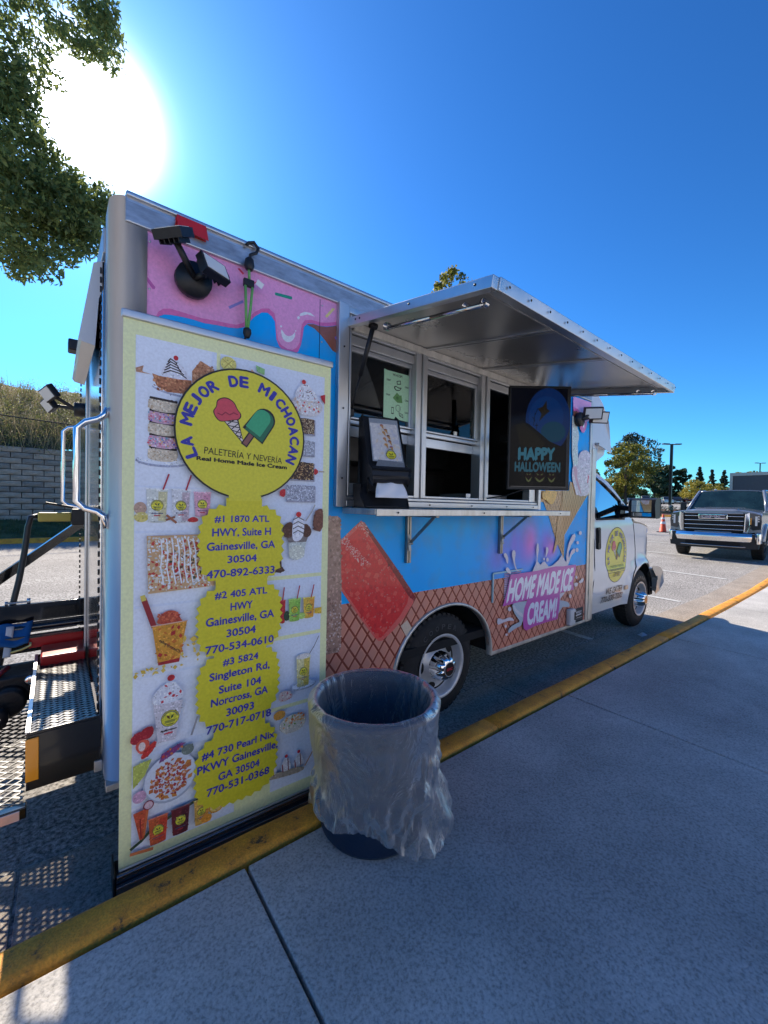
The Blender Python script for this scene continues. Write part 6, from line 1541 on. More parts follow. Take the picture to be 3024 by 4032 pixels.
# sheet taped in the window
SG = empty('payment_notice', (1.755, 2.03, 2.12), 0, 'pale green WE ACCEPT payment notice taped inside the first hatch window', 'notice')
sg = Ink(lambda x, z, d: (x, 2.0425 - d, z), .0001)
sg.poly([(1.636, 2.425), (1.66, 2.42), (1.871, 2.424), (1.872, 2.112), (1.636, 2.118)], srgb(178, 222, 190))
g2 = srgb(40, 60, 50)
sg.textc('WE ACCEPT', 1.75, 2.402, .085, .016, g2, .03); sg.textc('DEBIT', 1.675, 2.36, .035, .012, g2, .03); sg.textc('CREDIT', 1.835, 2.34, .04, .012, g2, .03); sg.textc('CASH', 1.67, 2.265, .035, .012, g2, .03); sg.textc('CASH', 1.835, 2.252, .035, .012, g2, .03); sg.textc('TAP PAY', 1.84, 2.17, .048, .012, g2, .03)
sg.poly([(1.74, 2.365), (1.775, 2.375), (1.78, 2.35), (1.745, 2.342)], g2); sg.poly([(1.747, 2.362), (1.77, 2.369), (1.774, 2.355), (1.75, 2.348)], srgb(178, 222, 190)); sg.poly(smooth_poly([(1.715, 2.32), (1.73, 2.335), (1.76, 2.325), (1.79, 2.332), (1.77, 2.305), (1.735, 2.3)]), g2); sg.poly(smooth_poly([(1.727, 2.321), (1.735, 2.328), (1.76, 2.318), (1.78, 2.324), (1.765, 2.31), (1.738, 2.307)]), srgb(178, 222, 190))
sg.poly([(1.71, 2.25), (1.745, 2.29), (1.77, 2.275), (1.785, 2.28), (1.795, 2.23), (1.75, 2.225)], srgb(96, 150, 90)); sg.ell(1.75, 2.255, .012, .012, srgb(70, 120, 70))
sg.rect(1.70, 2.145, 1.72, 2.19, g2); sg.rect(1.703, 2.152, 1.717, 2.184, srgb(178, 222, 190)); sg.ring(1.758, 2.19, .022, .003, g2, n=20); sg.ring(1.758, 2.19, .013, .002, g2, R(-60), R(60), 10); sg.poly([(1.762, 2.165), (1.8, 2.155), (1.805, 2.13), (1.77, 2.14)], g2); sg.poly([(1.768, 2.16), (1.796, 2.152), (1.799, 2.136), (1.774, 2.144)], srgb(178, 222, 190)); sg.textc('PAY', 1.784, 2.148, .018, .008, g2, .03)
obj('printed_sheet', sg.m, M_INKMATT, SG)
m = MB(); m.box((1.636, 2.0428, 2.115), (1.871, 2.0445, 2.42)); obj('paper', m, mat('notice_paper', srgb(178, 222, 190), .8), SG)

# bungee cord hooked on the roof rail
BG = empty('bungee_cord', (.72, 1.96, 2.36), 0, 'green bungee cord with black hooks hanging from the truck roof rail above the banner', 'bungee cord')
m = MB(); m.tube([(.722, 1.955, 2.70), (.726, 1.955, 2.74), (.755, 1.955, 2.76), (.765, 1.955, 2.785), (.745, 1.96, 2.81), (.72, 1.965, 2.80), (.71, 1.965, 2.785)], .008, 8); m.lathe([(.004, .045), (.02, .03), (.024, 0), (.016, -.02), (.004, -.022)], (.722, 1.955, 2.685), 'Z', 12); m.box((.695, 1.945, 2.585), (.745, 1.965, 2.62))
m.lathe([(.004, .03), (.018, .02), (.02, 0), (.012, -.02)], (.714, 1.95, 2.36), 'Z', 12); m.tube([(.714, 1.95, 2.35), (.70, 1.95, 2.325), (.685, 1.95, 2.318)], .006, 6)
obj('hook', m, M_BLACK, BG, bevel=.003)
m = MB(); m.tube([(.72, 1.953, 2.665), (.722, 1.953, 2.62)], .0065, 6); m.tube([(.703, 1.952, 2.59), (.706, 1.95, 2.5), (.71, 1.95, 2.38)], .0065, 6); m.tube([(.738, 1.952, 2.59), (.73, 1.95, 2.5), (.717, 1.95, 2.38)], .0065, 6)
obj('elastic', m, mat('green_elastic', srgb(110, 176, 96), .6), BG)
m = MB(); m.box((.755, 1.948, 2.60), (.79, 1.950, 2.63), Matrix.Rotation(R(25), 3, 'Y'), (.77, 1.949, 2.615)); obj('tag', m, mat('white_tag', (.75, .75, .75), .5), BG)

# ---------------------------------------------------------------- rubbish bin with its clear bag
CX, CY, CZ = 1.112, 1.412, .146
bin_ = empty('trash_can', (CX, CY, CZ), 0, 'round dark blue rubbish bin lined with a clear plastic bag beside the banner', 'trash can')
m = MB()
m.lathe([(.0001, .0), (.215, .0), (.228, .02), (.262, .50), (.275, .51), (.278, .548), (.268, .556), (.256, .55), (.25, .5), (.218, .03), (.0001, .03)], (CX, CY, CZ), 'Z', 56)
obj('bin_body', m, mat('navy_plastic', (.006, .018, .05), .45, var=.15, vscale=6, bump=.1, bscale=90), bin_)
def bag_mat():
    m, t, b = new_mat('clear_bag'); L = t.links
    t.nodes.remove(b); o = t.nodes['Material Output']
    tc = t.nodes.new('ShaderNodeTexCoord'); mp = t.nodes.new('ShaderNodeMapping'); mp.inputs['Scale'].default_value = (1, 1, .55)
    n = t.nodes.new('ShaderNodeTexNoise'); n.inputs['Scale'].default_value = 8; n.inputs['Detail'].default_value = 5; n.inputs['Distortion'].default_value = 1.6
    L.new(tc.outputs['Object'], mp.inputs[0]); L.new(mp.outputs[0], n.inputs['Vector'])
    bp = t.nodes.new('ShaderNodeBump'); bp.inputs['Strength'].default_value = .8; bp.inputs['Distance'].default_value = .03
    L.new(n.outputs[0], bp.inputs['Height'])
    tr = t.nodes.new('ShaderNodeBsdfTransparent'); tr.inputs[0].default_value = (.86, .88, .9, 1)
    df = t.nodes.new('ShaderNodeBsdfDiffuse'); df.inputs[0].default_value = (.72, .74, .78, 1); L.new(bp.outputs[0], df.inputs['Normal'])
    tl = t.nodes.new('ShaderNodeBsdfTranslucent'); tl.inputs[0].default_value = (.7, .72, .76, 1); L.new(bp.outputs[0], tl.inputs['Normal'])
    gl = t.nodes.new('ShaderNodeBsdfGlossy'); gl.inputs['Roughness'].default_value = .35; gl.inputs[0].default_value = (.8, .8, .8, 1); L.new(bp.outputs[0], gl.inputs['Normal'])
    a = t.nodes.new('ShaderNodeMixShader'); a.inputs[0].default_value = .4; L.new(df.outputs[0], a.inputs[1]); L.new(tl.outputs[0], a.inputs[2])
    lw = t.nodes.new('ShaderNodeLayerWeight'); lw.inputs[0].default_value = .3; L.new(bp.outputs[0], lw.inputs['Normal'])
    mr = t.nodes.new('ShaderNodeMapRange'); mr.inputs['To Min'].default_value = .2; mr.inputs['To Max'].default_value = .7; L.new(lw.outputs['Facing'], mr.inputs[0])
    s1 = t.nodes.new('ShaderNodeMixShader'); L.new(mr.outputs[0], s1.inputs[0]); L.new(tr.outputs[0], s1.inputs[1]); L.new(a.outputs[0], s1.inputs[2])
    fr = t.nodes.new('ShaderNodeFresnel'); fr.inputs[0].default_value = 1.22; L.new(bp.outputs[0], fr.inputs['Normal'])
    s2 = t.nodes.new('ShaderNodeMixShader'); L.new(fr.outputs[0], s2.inputs[0]); L.new(s1.outputs[0], s2.inputs[1]); L.new(gl.outputs[0], s2.inputs[2])
    L.new(s2.outputs[0], o.inputs['Surface'])
    return m
M_BAG = bag_mat()
random.seed(3)
ph = [(random.randint(3, 34), random.random() * 6.28, random.uniform(-9, 9), random.uniform(.5, 1)) for _ in range(16)]
def fold(t_, s):
    v = 0
    for f, p, q, a in ph: v += a / (f ** .62) * (1 - abs(math.sin((f * t_ + p + q * s) / 2 + 1.3 * math.sin(2.1 * s + p))) * 2)
    return v
m = MB()
NB = 150
def bagv(u, v):
    t_ = 2 * PI * u
    cdir = t_ - R(-45)         # side that bulges out to the right
    bul = max(0, math.cos(cdir)) ** 2
    if v < .32:    # inside
        q = v / .32; z = .12 + .43 * q; r = .215 + .035 * q + fold(t_, v * 2) * .012 * (1 - q * .7)
    elif v < .4:
        q = (v - .32) / .08; z = .55 + .02 * math.sin(PI * q); r = .25 + .04 * q + fold(t_, .6) * .004
    else:
        q = (v - .4) / .6; low = .092 - .045 * bul + .045 * math.sin(2 * t_ + 1.0) + .012 * math.sin(5 * t_)
        z = .55 - (.55 - low) * q; r = .285 - .02 * math.sin(PI * min(1, q * 1.2)) + .075 * bul * q ** 1.1 + fold(t_, q * 2.2) * .026 * (.12 + q ** .8)
        r = max(r, .232 + .055 * (z / .55) + .006)
        r += .012 * math.sin(q * 9 + t_ * 2) * q
    return (CX + r * math.cos(t_), CY + r * math.sin(t_), CZ + z)
m.grid(bagv, NB * 2, 70)
obj('bin_bag', m, M_BAG, bin_)
bk = Ink(lambda u, v, d: (CX + (.2625 + .0245 * (v - .3) + d) * math.cos(u), CY + (.2625 + .0245 * (v - .3) + d) * math.sin(u), CZ + v), .0008)
bk.textc('BRUTE', R(-122), .42, .6, .07, (.02, .045, .10), .05)
obj('moulded_word', bk.m, M_INK, bin_)
m = MB(); m.box((CX - .15, CY + .02, CZ + .30), (CX - .02, CY + .06, CZ + .42), Matrix.Rotation(R(35), 3, 'Y')); rb = obj('crumpled_wrapper', m, mat('dark_wrapper', (.02, .03, .03), .3), None, bevel=.01)
set_props(rb, 'crumpled dark wrapper lying inside the clear-lined bin', 'wrapper')

# scrap of paper by the kerb
m = MB(); m.add([(5.55, 1.82, .012), (5.68, 1.80, .014), (5.70, 1.86, .03), (5.60, 1.89, .012), (5.63, 1.84, .05)], [(0, 1, 4), (1, 2, 4), (2, 3, 4), (3, 0, 4)])
sc_ = obj('paper_scrap', m, mat('paper_scrap', (.6, .6, .6), .8)); set_props(sc_, 'small crumpled white paper scrap in the gutter by the front wheel', 'litter')

# ---------------------------------------------------------------- hitch carrier behind the truck
car = empty('hitch_carrier', (-.5, 3.0, .3), 0, 'black steel hitch carrier with mesh floor and step bolted behind the truck', 'cargo carrier')
M_MESH = mat('black_mesh_steel', (.02, .02, .022), .3, .5, coat=.3)
def expanded(name, x0, x1, y0, y1, z, dx, dy, w_, t_=.004):
    m = MB()
    nx = int((x1 - x0) / dx); ny = int((y1 - y0) / dy)
    for i in range(nx + 1):
        for j in range(ny + 1):
            cx, cy = x0 + i * dx, y0 + j * dy
            for ox, oy in ((dx / 2, dy / 2), (dx / 2, -dy / 2)):
                a = (cx, cy, z); b = (cx + ox, cy + oy, z + t_ * .4)
                for p, q in ((a, b), ((cx + dx / 2, cy + oy, z + t_ * .4), (cx + dx, cy, z))):
                    if min(p[1], q[1]) < y0 or max(p[1], q[1]) > y1 or max(p[0], q[0]) > x1 + 1e-4: continue
                    m.bar(p, q, w_, t_)
    o = obj(name, m, M_MESH, car); o['kind'] = 'stuff'
    return o
# step box hard against the rear wall
m = MB(); m.box((-.08, 2.16, .36), (.165, 2.175, .585)); m.box((-.085, 2.16, .36), (-.075, 3.22, .60)); m.box((-.085, 3.215, .36), (.165, 3.225, .60)); m.bar((-.08, 2.165, .592), (.16, 2.165, .592), .012, .012)
obj('step_box', m, mat('step_black', (.012, .012, .013), .25, 0, coat=.4), car, bevel=.002)
m = MB(); m.bar((-.08, 2.16, .598), (-.08, 3.22, .598), .014, .01); obj('step_edge', m, M_ALU, car)
expanded('step_tread', -.075, .165, 2.175, 3.21, .585, .045, .026, .009, .006)
m = MB(); m.box((-.087, 2.152, .40), (-.045, 2.1595, .575)); obj('amber_reflector', m, M_AMBER, car, bevel=.003)
# platform
expanded('mesh_floor', -1.15, -.09, 2.12, 3.35, .335, .062, .048, .0075)
m = MB()
for y in (2.10, 3.38): m.box((-1.2, y - .02, .30), (-.08, y + .02, .345))
m.box((-1.2, 2.1, .3), (-1.16, 3.38, .345)); m.box((-.6, 2.12, .305), (-.56, 3.36, .33))
m.box((-.0, 2.95, .36), (-.6, 3.03, .30)) if False else None
obj('platform_frame', m, M_GLOSSBLACK, car, bevel=.004)
m = MB(); m.box((-1.2, 2.072, .305), (-.1, 2.0795, .34)); obj('reflective_tape', m, mat('reflective_tape', (.62, .5, .5), .25, .3, var=.3, vscale=4), car)
# big black rails at the back
m = MB()
m.box((-1.3, 3.42, .76), (.16, 3.45, .875)); m.box((-1.3, 3.38, .70), (.16, 3.42, .76)); m.box((-1.3, 3.30, .60), (.16, 3.34, .70)); m.box((-1.3, 3.34, .715), (.16, 3.36, .725)); m.tube([(-1.3, 3.37, .735), (.16, 3.37, .735)], .022, 10)
obj('rear_rail', m, M_GLOSSBLACK, car, bevel=.004)
m = MB(); m.box((-.12, 3.292, .625), (.15, 3.2985, .685)); obj('red_panel', m, M_RED, car)
m = MB(); m.box((-.235, 3.42, .885), (-.12, 3.44, .895)); m.tube([(-.23, 3.43, .875), (-.23, 3.43, .90)], .008, 6); m.tube([(-.125, 3.43, .875), (-.125, 3.43, .91)], .01, 6); obj('bracket_pins', m, M_STEEL, car)
# diagonal stay and hoses
m = MB(); m.bar((-.9, 3.45, .5), (.165, 3.75, 1.38), .03, .055); obj('diagonal_stay', m, M_GLOSSBLACK, car)

# power inlet and hose
inl = empty('power_lead', (-.1, 3.55, .8), 0, 'thick black power lead with a yellow plug hanging off the rear of the truck', 'power lead')
m = MB(); m.box((-.085, 3.5, 1.395), (.09, 3.58, 1.455)); obj('plug', m, mat('dirty_yellow', srgb(196, 178, 84), .45, var=.15), inl, bevel=.008)
m = MB(); m.box((.09, 3.49, 1.37), (.165, 3.59, 1.48)); m.bar((.1, 3.54, 1.49), (-.05, 3.54, 1.52), .05, .015); obj('socket', m, M_BLACK, inl, bevel=.006)
m = MB(); m.tube([(-.085, 3.54, 1.43), (-.12, 3.54, 1.425), (-.135, 3.54, 1.36), (-.15, 3.53, 1.2), (-.175, 3.5, 1.02), (-.205, 3.47, .86), (-.23, 3.46, .7), (-.27, 3.4, .45), (-.35, 3.3, .37)], .017, 8); obj('lead', m, mat('cable_black', (.02, .02, .022), .4), inl)

# blue ratchet strap wrapped round the rail
stp = empty('ratchet_strap', (-.2, 3.3, .7), 0, 'blue and white ratchet strap wrapped round the black rear rail', 'strap')
m = MB(); m.grid(lambda u, v: (-.28 + .16 * u + .02 * v, 3.30 + .07 * math.sin(PI * v * .5) - .03 * (1 - v), .66 + .11 * v + .008 * math.sin(u * 8)), 8, 8); obj('webbing', m, mat('blue_webbing', srgb(20, 90, 150), .7, var=.2, vscale=30), stp, solid=.012)
m = MB(); m.grid(lambda u, v: (-.235 + .035 * u + .012 * v, 3.262 + .07 * math.sin(PI * v * .5), .60 + .165 * v), 3, 8); obj('white_band', m, mat('white_webbing', (.6, .62, .66), .7), stp, solid=.006)
m = MB(); m.tube([(-.20, 3.26, .625), (-.15, 3.26, .635), (-.11, 3.26, .65), (-.11, 3.26, .67)], .007, 6); obj('buckle', m, mat('brass', (.6, .5, .2), .3, .8), stp)

# generator on the carrier
gen = empty('generator', (-.15, 2.95, .345), 0, 'red and black portable generator standing on the rear carrier', 'generator')
m = MB(); m.box((-.30, 3.0, .41), (.05, 3.26, .56)); m.lathe([(.0001, 0), (.07, 0), (.08, .02), (.08, .12), (.0001, .13)], (-.19, 2.93, .44), 'Y', 20); obj('engine', m, mat('engine_black', (.02, .02, .022), .45, .3, var=.4, vscale=30, bump=.3, bscale=50), gen, bevel=.01)
m = MB(); m.box((-.06, 3.02, .56), (.15, 3.27, .64)); m.box((-.04, 2.98, .46), (.14, 3.0, .55)); obj('red_cover', m, M_RED, gen, bevel=.02)
m = MB(); m.tube([(-.26, 2.95, .36), (-.27, 2.95, .45), (-.26, 3.0, .56), (-.2, 3.1, .59)], .014, 8); m.lathe([(.0001, 0), (.05, 0), (.05, .03), (.0001, .03)], (-.26, 2.62, .40), 'X', 16); obj('red_handle', m, M_RED, gen)
m = MB(); m.lathe([(.02, 0), (.028, -.01), (.022, -.015), (.0001, -.012)], (-.10, 2.995, .53), 'Y', 16); m.box((-.06, 2.985, .535), (-.03, 2.998, .55)); obj('fuel_cap', m, M_CHROME, gen)
for x_ in (-.24, .02):
    m = MB(); m.lathe([(.03, 0), (.058, 0), (.06, .01), (.06, .04), (.03, .05)], (x_, 2.84, .40), 'Y', 20); obj('small_wheel', m, M_BLACK, gen)
OAKB = [(-0.02, 7.3, 8.22, 0.74, 0.48, 150, 0.17, 46), (0.52, 7.3, 8.47, 0.2, 0.36, 40, 0.17, 46), (-0.44, 7.3, 7.31, 0.39, 0.49, 90, 0.17, 46), (-0.37, 7.3, 6.76, 0.22, 0.49, 90, 0.17, 46), (-0.34, 7.3, 6.11, 0.33, 0.44, 110, 0.17, 46), (-0.11, 7.3, 5.68, 0.52, 0.4, 150, 0.17, 46), (0.38, 7.3, 5.86, 0.31, 0.27, 70, 0.17, 46), (0.41, 7.3, 5.41, 0.25, 0.35, 70, 0.17, 46), (-0.01, 7.3, 5.23, 0.41, 0.36, 120, 0.17, 46), (-0.34, 7.3, 4.75, 0.24, 0.28, 70, 0.17, 46), (-0.48, 7.3, 5.14, 0.25, 0.44, 60, 0.17, 46), (-0.82, 7.3, 6.02, 0.35, 1.72, 180, 0.17, 46), (0.09, 7.3, 6.07, 0.19, 0.17, 26, 0.17, 46), (-3.4, 8, 8.3, 2.0, 2.6, 160, 0.42, 50)]
#flap 0.05 [(0.85, 1.93), (0.67, 1.85), (0.57, 1.81), (1.39, 1.98), (0.84, 1.81), (1.11, 1.89)]
#flap 0.1 [(1.7, 2.31), (1.34, 2.15), (1.13, 2.06), (2.78, 2.4), (1.67, 2.07), (2.22, 2.23)]
#flap 0.15 [(2.55, 2.7), (2.0, 2.45), (1.7, 2.32), (4.16, 2.83), (2.51, 2.32), (3.33, 2.58)]

# ================================================================ BACKGROUND
# ---- pickup truck, nose towards us
def pickup():
    X0, YC, Z0 = 14.6, 3.2, .2
    root = empty('pickup_truck', (X0 + 2.9, YC, Z0), R(2.0), 'silver crew-cab pickup with a big chrome grille parked by the kerb ahead', 'pickup truck')
    M_SIL = mat('silver_paint', (.25, .27, .30), .26, .45, coat=.8)
    M_HL = mat('headlamp', (.04, .045, .05), .08, .3, coat=1.0)
    root.scale = (1, 1, 1.07)
    def W(x, y, z): return (x - 2.9, y, z)      # x back from the nose, y: + is towards +Y
    def B(m, a, b): m.box(W(*a), W(*b))
    HW = 1.02
    # body sides: profile prism with arches
    prof_ = [(.10, .62), (.08, .95), (.12, 1.15), (.3, 1.235), (1.6, 1.29), (2.0, 1.30), (5.9, 1.33), (5.92, .62), (5.35, .62)]
    for c_ in (4.95,):
        prof_ += [(c_ + .46 * math.cos(R(a)), .42 + .46 * math.sin(R(a))) for a in range(20, 161, 14)]
    prof_ += [(4.45, .5), (1.5, .48)] + [(1.02 + .46 * math.cos(R(a)), .42 + .46 * math.sin(R(a))) for a in range(15, 166, 15)] + [(.5, .62)]
    m = MB()
    m.prism([(p[0] - 2.9, p[1]) for p in prof_], -HW, -HW + .12, 'Y'); m.prism([(p[0] - 2.9, p[1]) for p in prof_], HW - .12, HW, 'Y')
    obj('body_side', m, M_SIL, root, local=True, bevel=.03, segs=3)
    for s in (-1, 1):
        m = MB(); n = 14; vs = []
        for i in range(n + 1):
            a = R(10 + 160 * i / n)
            for r_, o_ in ((.455, 0), (.455, .05), (.53, .05), (.56, .0)): vs.append(W(1.02 + r_ * math.cos(a), s * (HW + o_), .42 + r_ * math.sin(a)))
        m.add(vs, [(i * 4 + k, i * 4 + k + 1, (i + 1) * 4 + k + 1, (i + 1) * 4 + k) for i in range(n) for k in range(3)], True); obj('wheel_flare', m, M_SIL, root, local=True)
    # bonnet
    m = MB()
    def hood(u, v):
        y = -HW + .06 + (2 * HW - .12) * v; x = .16 + 1.62 * u; c = 1 - abs(2 * v - 1)
        z = 1.235 + .055 * u + .075 * min(1, c * 2.4) ** .8 + (.035 if .26 < v < .74 else 0) * min(1, u * 6)
        z -= .22 * (1 - min(1, u * 9)) ** 2 * (.4 if .2 < v < .8 else 1)
        return W(x, y, z)
    m.grid(hood, 16, 30); obj('bonnet', m, M_SIL, root, local=True)
    m = MB(); B(m, (.42, -.42, 1.352), (.56, -.10, 1.372)); B(m, (.42, .10, 1.352), (.56, .42, 1.372)); B(m, (.44, -.42, 1.345), (.52, .42, 1.358)); obj('bonnet_scoop', m, M_BLACK, root, local=True, bevel=.006)
    m = MB(); B(m, (.38, -.5, 1.352), (.46, .5, 1.366)); obj('scoop_lip', m, M_SIL, root, local=True, bevel=.01)
    # front: blocky fascia
    m = MB(); m.prism([(-.98, .78), (-1.0, 1.0), (-.98, 1.2), (-.7, 1.27), (.7, 1.27), (.98, 1.2), (1.0, 1.0), (.98, .78), (.8, .72), (-.8, .72)], .10 - 2.9, .32 - 2.9, 'X'); obj('fascia', m, M_SIL, root, local=True, bevel=.03)
    m = MB(); m.prism([(-.62, .70), (-.68, .77), (-.69, 1.2), (-.66, 1.235), (.66, 1.235), (.69, 1.2), (.68, .77), (.62, .70)], .065 - 2.9, .11 - 2.9, 'X'); obj('grille_opening', m, M_DARK, root, local=True)
    for z in (1.145, 1.03, .915, .80):
        m = MB(); B(m, (.025, -.665, z - .009), (.07, .665, z + .009)); obj('grille_bar', m, M_CHROME, root, local=True, bevel=.006)
    for z in (1.19, 1.10, 1.07, .99, .955, .875, .84, .76):
        m = MB(); B(m, (.052, -.66, z - .006), (.066, .66, z + .006)); obj('grille_slat', m, M_BLACK, root, local=True)
    for s in (-1, 1):
        m = MB(); m.prism([(s * .68, .74), (s * .70, 1.22), (s * .78, 1.235), (s * .80, .96), (s * .74, .74)], .02 - 2.9, .12 - 2.9, 'X'); obj('grille_surround', m, M_CHROME, root, local=True, bevel=.012)
    m = MB(); B(m, (.0, -.66, 1.205), (.10, .66, 1.245)); B(m, (.0, -.42, .70), (.09, .42, .745)); obj('grille_trim', m, M_SIL, root, local=True, bevel=.015)
    m = MB(); B(m, (-.01, -.33, 1.065), (.03, .33, 1.20)); obj('badge_plate', m, M_CHROME, root, local=True, bevel=.012)
    ik = Ink(lambda u, v, d: W(-.012 - d, -u, v), .0008)
    ik.rect(-.305, 1.083, .305, 1.182, (.015, .015, .015)); ik.textc('GMC', 0, 1.132, .56, .086, (.65, .65, .67), .05); ik.textc('GMC', 0, 1.132, .54, .064, srgb(150, 90, 100), .0); obj('badge', ik.m, M_INK, root, local=True)
    for s in (-1, 1):
        hl = MB(); hl.prism([(s * .80, .86), (s * .80, 1.215), (s * .99, 1.19), (s * 1.015, 1.04), (s * 1.0, .85), (s * .86, .82)], .07 - 2.9, .25 - 2.9, 'X'); h_ = obj('headlamp', hl, M_HL, root, local=True, bevel=.02)
        m = MB(); B(m, (.055, s * .90 if s > 0 else -.945, .92), (.068, .945 if s > 0 else -.90, 1.16)); obj('lamp_core', m, M_LENS, h_, local=True)
        m = MB(); B(m, (.05, min(s * .80, s * .825), .95), (.09, max(s * .80, s * .825), 1.12)); obj('indicator', m, M_AMBER if s < 0 else M_LENS, h_, local=True)
        for z in (1.02, 1.08, 1.14):
            m = MB(); B(m, (.06, min(s * .955, s * .98), z), (.075, max(s * .955, s * .98), z + .03)); obj('led', m, M_LENS, h_, local=True)
    # chrome bumper
    m = MB(); m.grid(lambda u, v: W(-.11 + .16 * abs(2 * u - 1) ** 3.5 + .02 * math.cos(v * PI * 2), -1.03 + 2.06 * u, .71 - .22 * v + .02 * math.sin(v * PI)), 30, 8); obj('bumper', m, M_CHROME, root, local=True, solid=.02)
    m = MB(); m.prism([(-.98, .34), (-1.0, .5), (1.0, .5), (.98, .34), (.7, .30), (-.7, .30)], -.03 - 2.9, .25 - 2.9, 'X'); obj('lower_valance', m, M_BLACK, root, local=True, bevel=.02)
    m = MB(); m.grid(lambda u, v: W(-.08 + .12 * abs(2 * u - 1) ** 3.5, -.80 + 1.6 * u, .50 - .13 * v), 20, 3); obj('lower_grille', m, M_DARK, root, local=True)
    m = MB(); m.grid(lambda u, v: W(-.10 + .14 * abs(2 * u - 1) ** 3.5, -.86 + 1.72 * u, .38 - .03 * v), 20, 2); obj('chrome_lip', m, mat('dark_chrome', (.3, .3, .3), .15, 1), root, local=True, solid=.02)
    for s in (-1, 1):
        m = MB(); B(m, (-.06, min(s * .86, s * .93), .46), (.06, max(s * .86, s * .93), .70)); obj('corner_slot', m, M_BLACK, root, local=True, bevel=.006)
        m = MB(); B(m, (-.05, min(s * .94, s * 1.035), .45), (.25, max(s * .94, s * 1.035), .74)); obj('bumper_end', m, M_CHROME, root, local=True, bevel=.03)
    # cab
    ch = [(1.70, 1.30), (2.45, 1.86), (2.6, 1.90), (4.2, 1.90), (4.35, 1.86), (4.42, 1.33)]
    m = MB()
    def shell(u, v):
        s = u * (len(ch) - 1); i = min(int(s), len(ch) - 2); f = s - i
        x = ch[i][0] + (ch[i + 1][0] - ch[i][0]) * f; z = ch[i][1] + (ch[i + 1][1] - ch[i][1]) * f
        hw = .96 - (z - 1.3) * .30
        return x, z, hw
    fs = []
    # roof
    m.grid(lambda u, v: W(2.45 + 1.9 * u, (-.79 + 1.58 * v), 1.865 + .045 * math.sin(PI * v) ** .5 + .015 * math.sin(PI * u)), 8, 12); obj('roof', m, M_SIL, root, local=True, solid=.03)
    m = MB(); m.grid(lambda u, v: W(1.72 + .75 * u, (-1 + 2 * v) * (.93 - .13 * u), 1.30 + .575 * u + .04 * math.sin(PI * v) * 1), 6, 14); obj('windscreen', m, mat('windscreen_dark', (.012, .03, .034), .05, 0, spec=.6, var=.5, vscale=1.5), root, local=True)
    for s in (-1, 1):
        m = MB(); m.tube([W(1.70, s * .955, 1.29), W(2.1, s * .885, 1.6), W(2.48, s * .80, 1.88), W(3.2, s * .79, 1.90), W(4.3, s * .79, 1.88), W(4.42, s * .95, 1.33)], .045, 8); obj('pillar', m, M_SIL, root, local=True)
        m = MB(); m.add([W(1.80, s * .97, 1.31), W(4.38, s * .97, 1.33), W(4.3, s * .83, 1.84), W(2.5, s * .83, 1.84)], [(0, 1, 2, 3)]); obj('side_window', m, mat('side_glass', (.02, .03, .03), .05, coat=1), root, local=True)
        m = MB(); B(m, (3.05, min(s * .93, s * .985), 1.3), (3.12, max(s * .93, s * .985), 1.85)) if False else m.bar(W(3.08, s * .985, 1.3), W(3.08, s * .85, 1.85), .05, .06); obj('door_pillar', m, M_SIL, root, local=True)
        m = MB(); m.box(W(1.93, min(s * 1.06, s * 1.22), 1.28), W(2.06, max(s * 1.06, s * 1.22), 1.54)); m.bar(W(2.0, s * .98, 1.36), W(2.0, s * 1.15, 1.38), .06, .05); obj('door_mirror', m, M_SIL if False else M_BLACK, root, local=True, bevel=.03)
    for y in (-.4, -.2, 0, .2, .4):
        m = MB(); m.box(W(2.58, y - .05, 1.918), W(2.68, y + .05, 1.935)); obj('roof_marker', m, M_BLACK, root, local=True, bevel=.006)
    m = MB(); m.box(W(2.9, .45, 1.92), W(3.05, .5, 1.98)); obj('roof_aerial', m, M_LENS, root, local=True, bevel=.01)
    m = MB(); B(m, (.3, -.88, .42), (5.8, .88, .62)); B(m, (1.6, -.96, .6), (4.4, .96, 1.2)); obj('underbody', m, M_DARK, root, local=True)
    m = MB(); m.box(W(1.85, -.8, 1.32), W(2.1, .8, 1.37)); m.box(W(2.8, -.75, 1.1), W(3.0, -.25, 1.75)); m.box(W(2.8, .25, 1.1), W(3.0, .75, 1.75)); obj('seats', m, M_DARK, root, local=True, bevel=.05)
    # wheels
    for x in (1.02, 4.95):
        for s in (-1, 1):
            m = MB(); yy = s * 1.03
            m.lathe([(.24, -s * .02), (.36, -s * .0), (.405, -s * .03), (.42, -s * .05), (.42, -s * .24), (.4, -s * .27), (.24, -s * .27)], (x - 2.9, yy, .42), 'Y', 40)
            for q in range(36):
                a = 2 * PI * q / 36; c = Vector((x - 2.9, yy - s * .14, .42)) + Vector((math.cos(a), 0, math.sin(a))) * .42; u_ = Vector((-math.sin(a), 0, math.cos(a)))
                m.bar(tuple(c - u_ * .014 - Vector((0, .11, 0))), tuple(c + u_ * .014 + Vector((0, .11, 0))), .03, .02, (math.cos(a), 0, math.sin(a)))
            w_ = obj('wheel', m, M_RUBBER, root, local=True)
            m = MB(); m.lathe([(.25, -s * .01), (.235, -s * .05), (.1, -s * .08), (.06, s * .0), (.0001, s * .0)], (x - 2.9, yy, .42), 'Y', 32); obj('rim', m, mat('dark_rim', (.06, .06, .065), .3, .6), w_, local=True)
    return root
pickup()

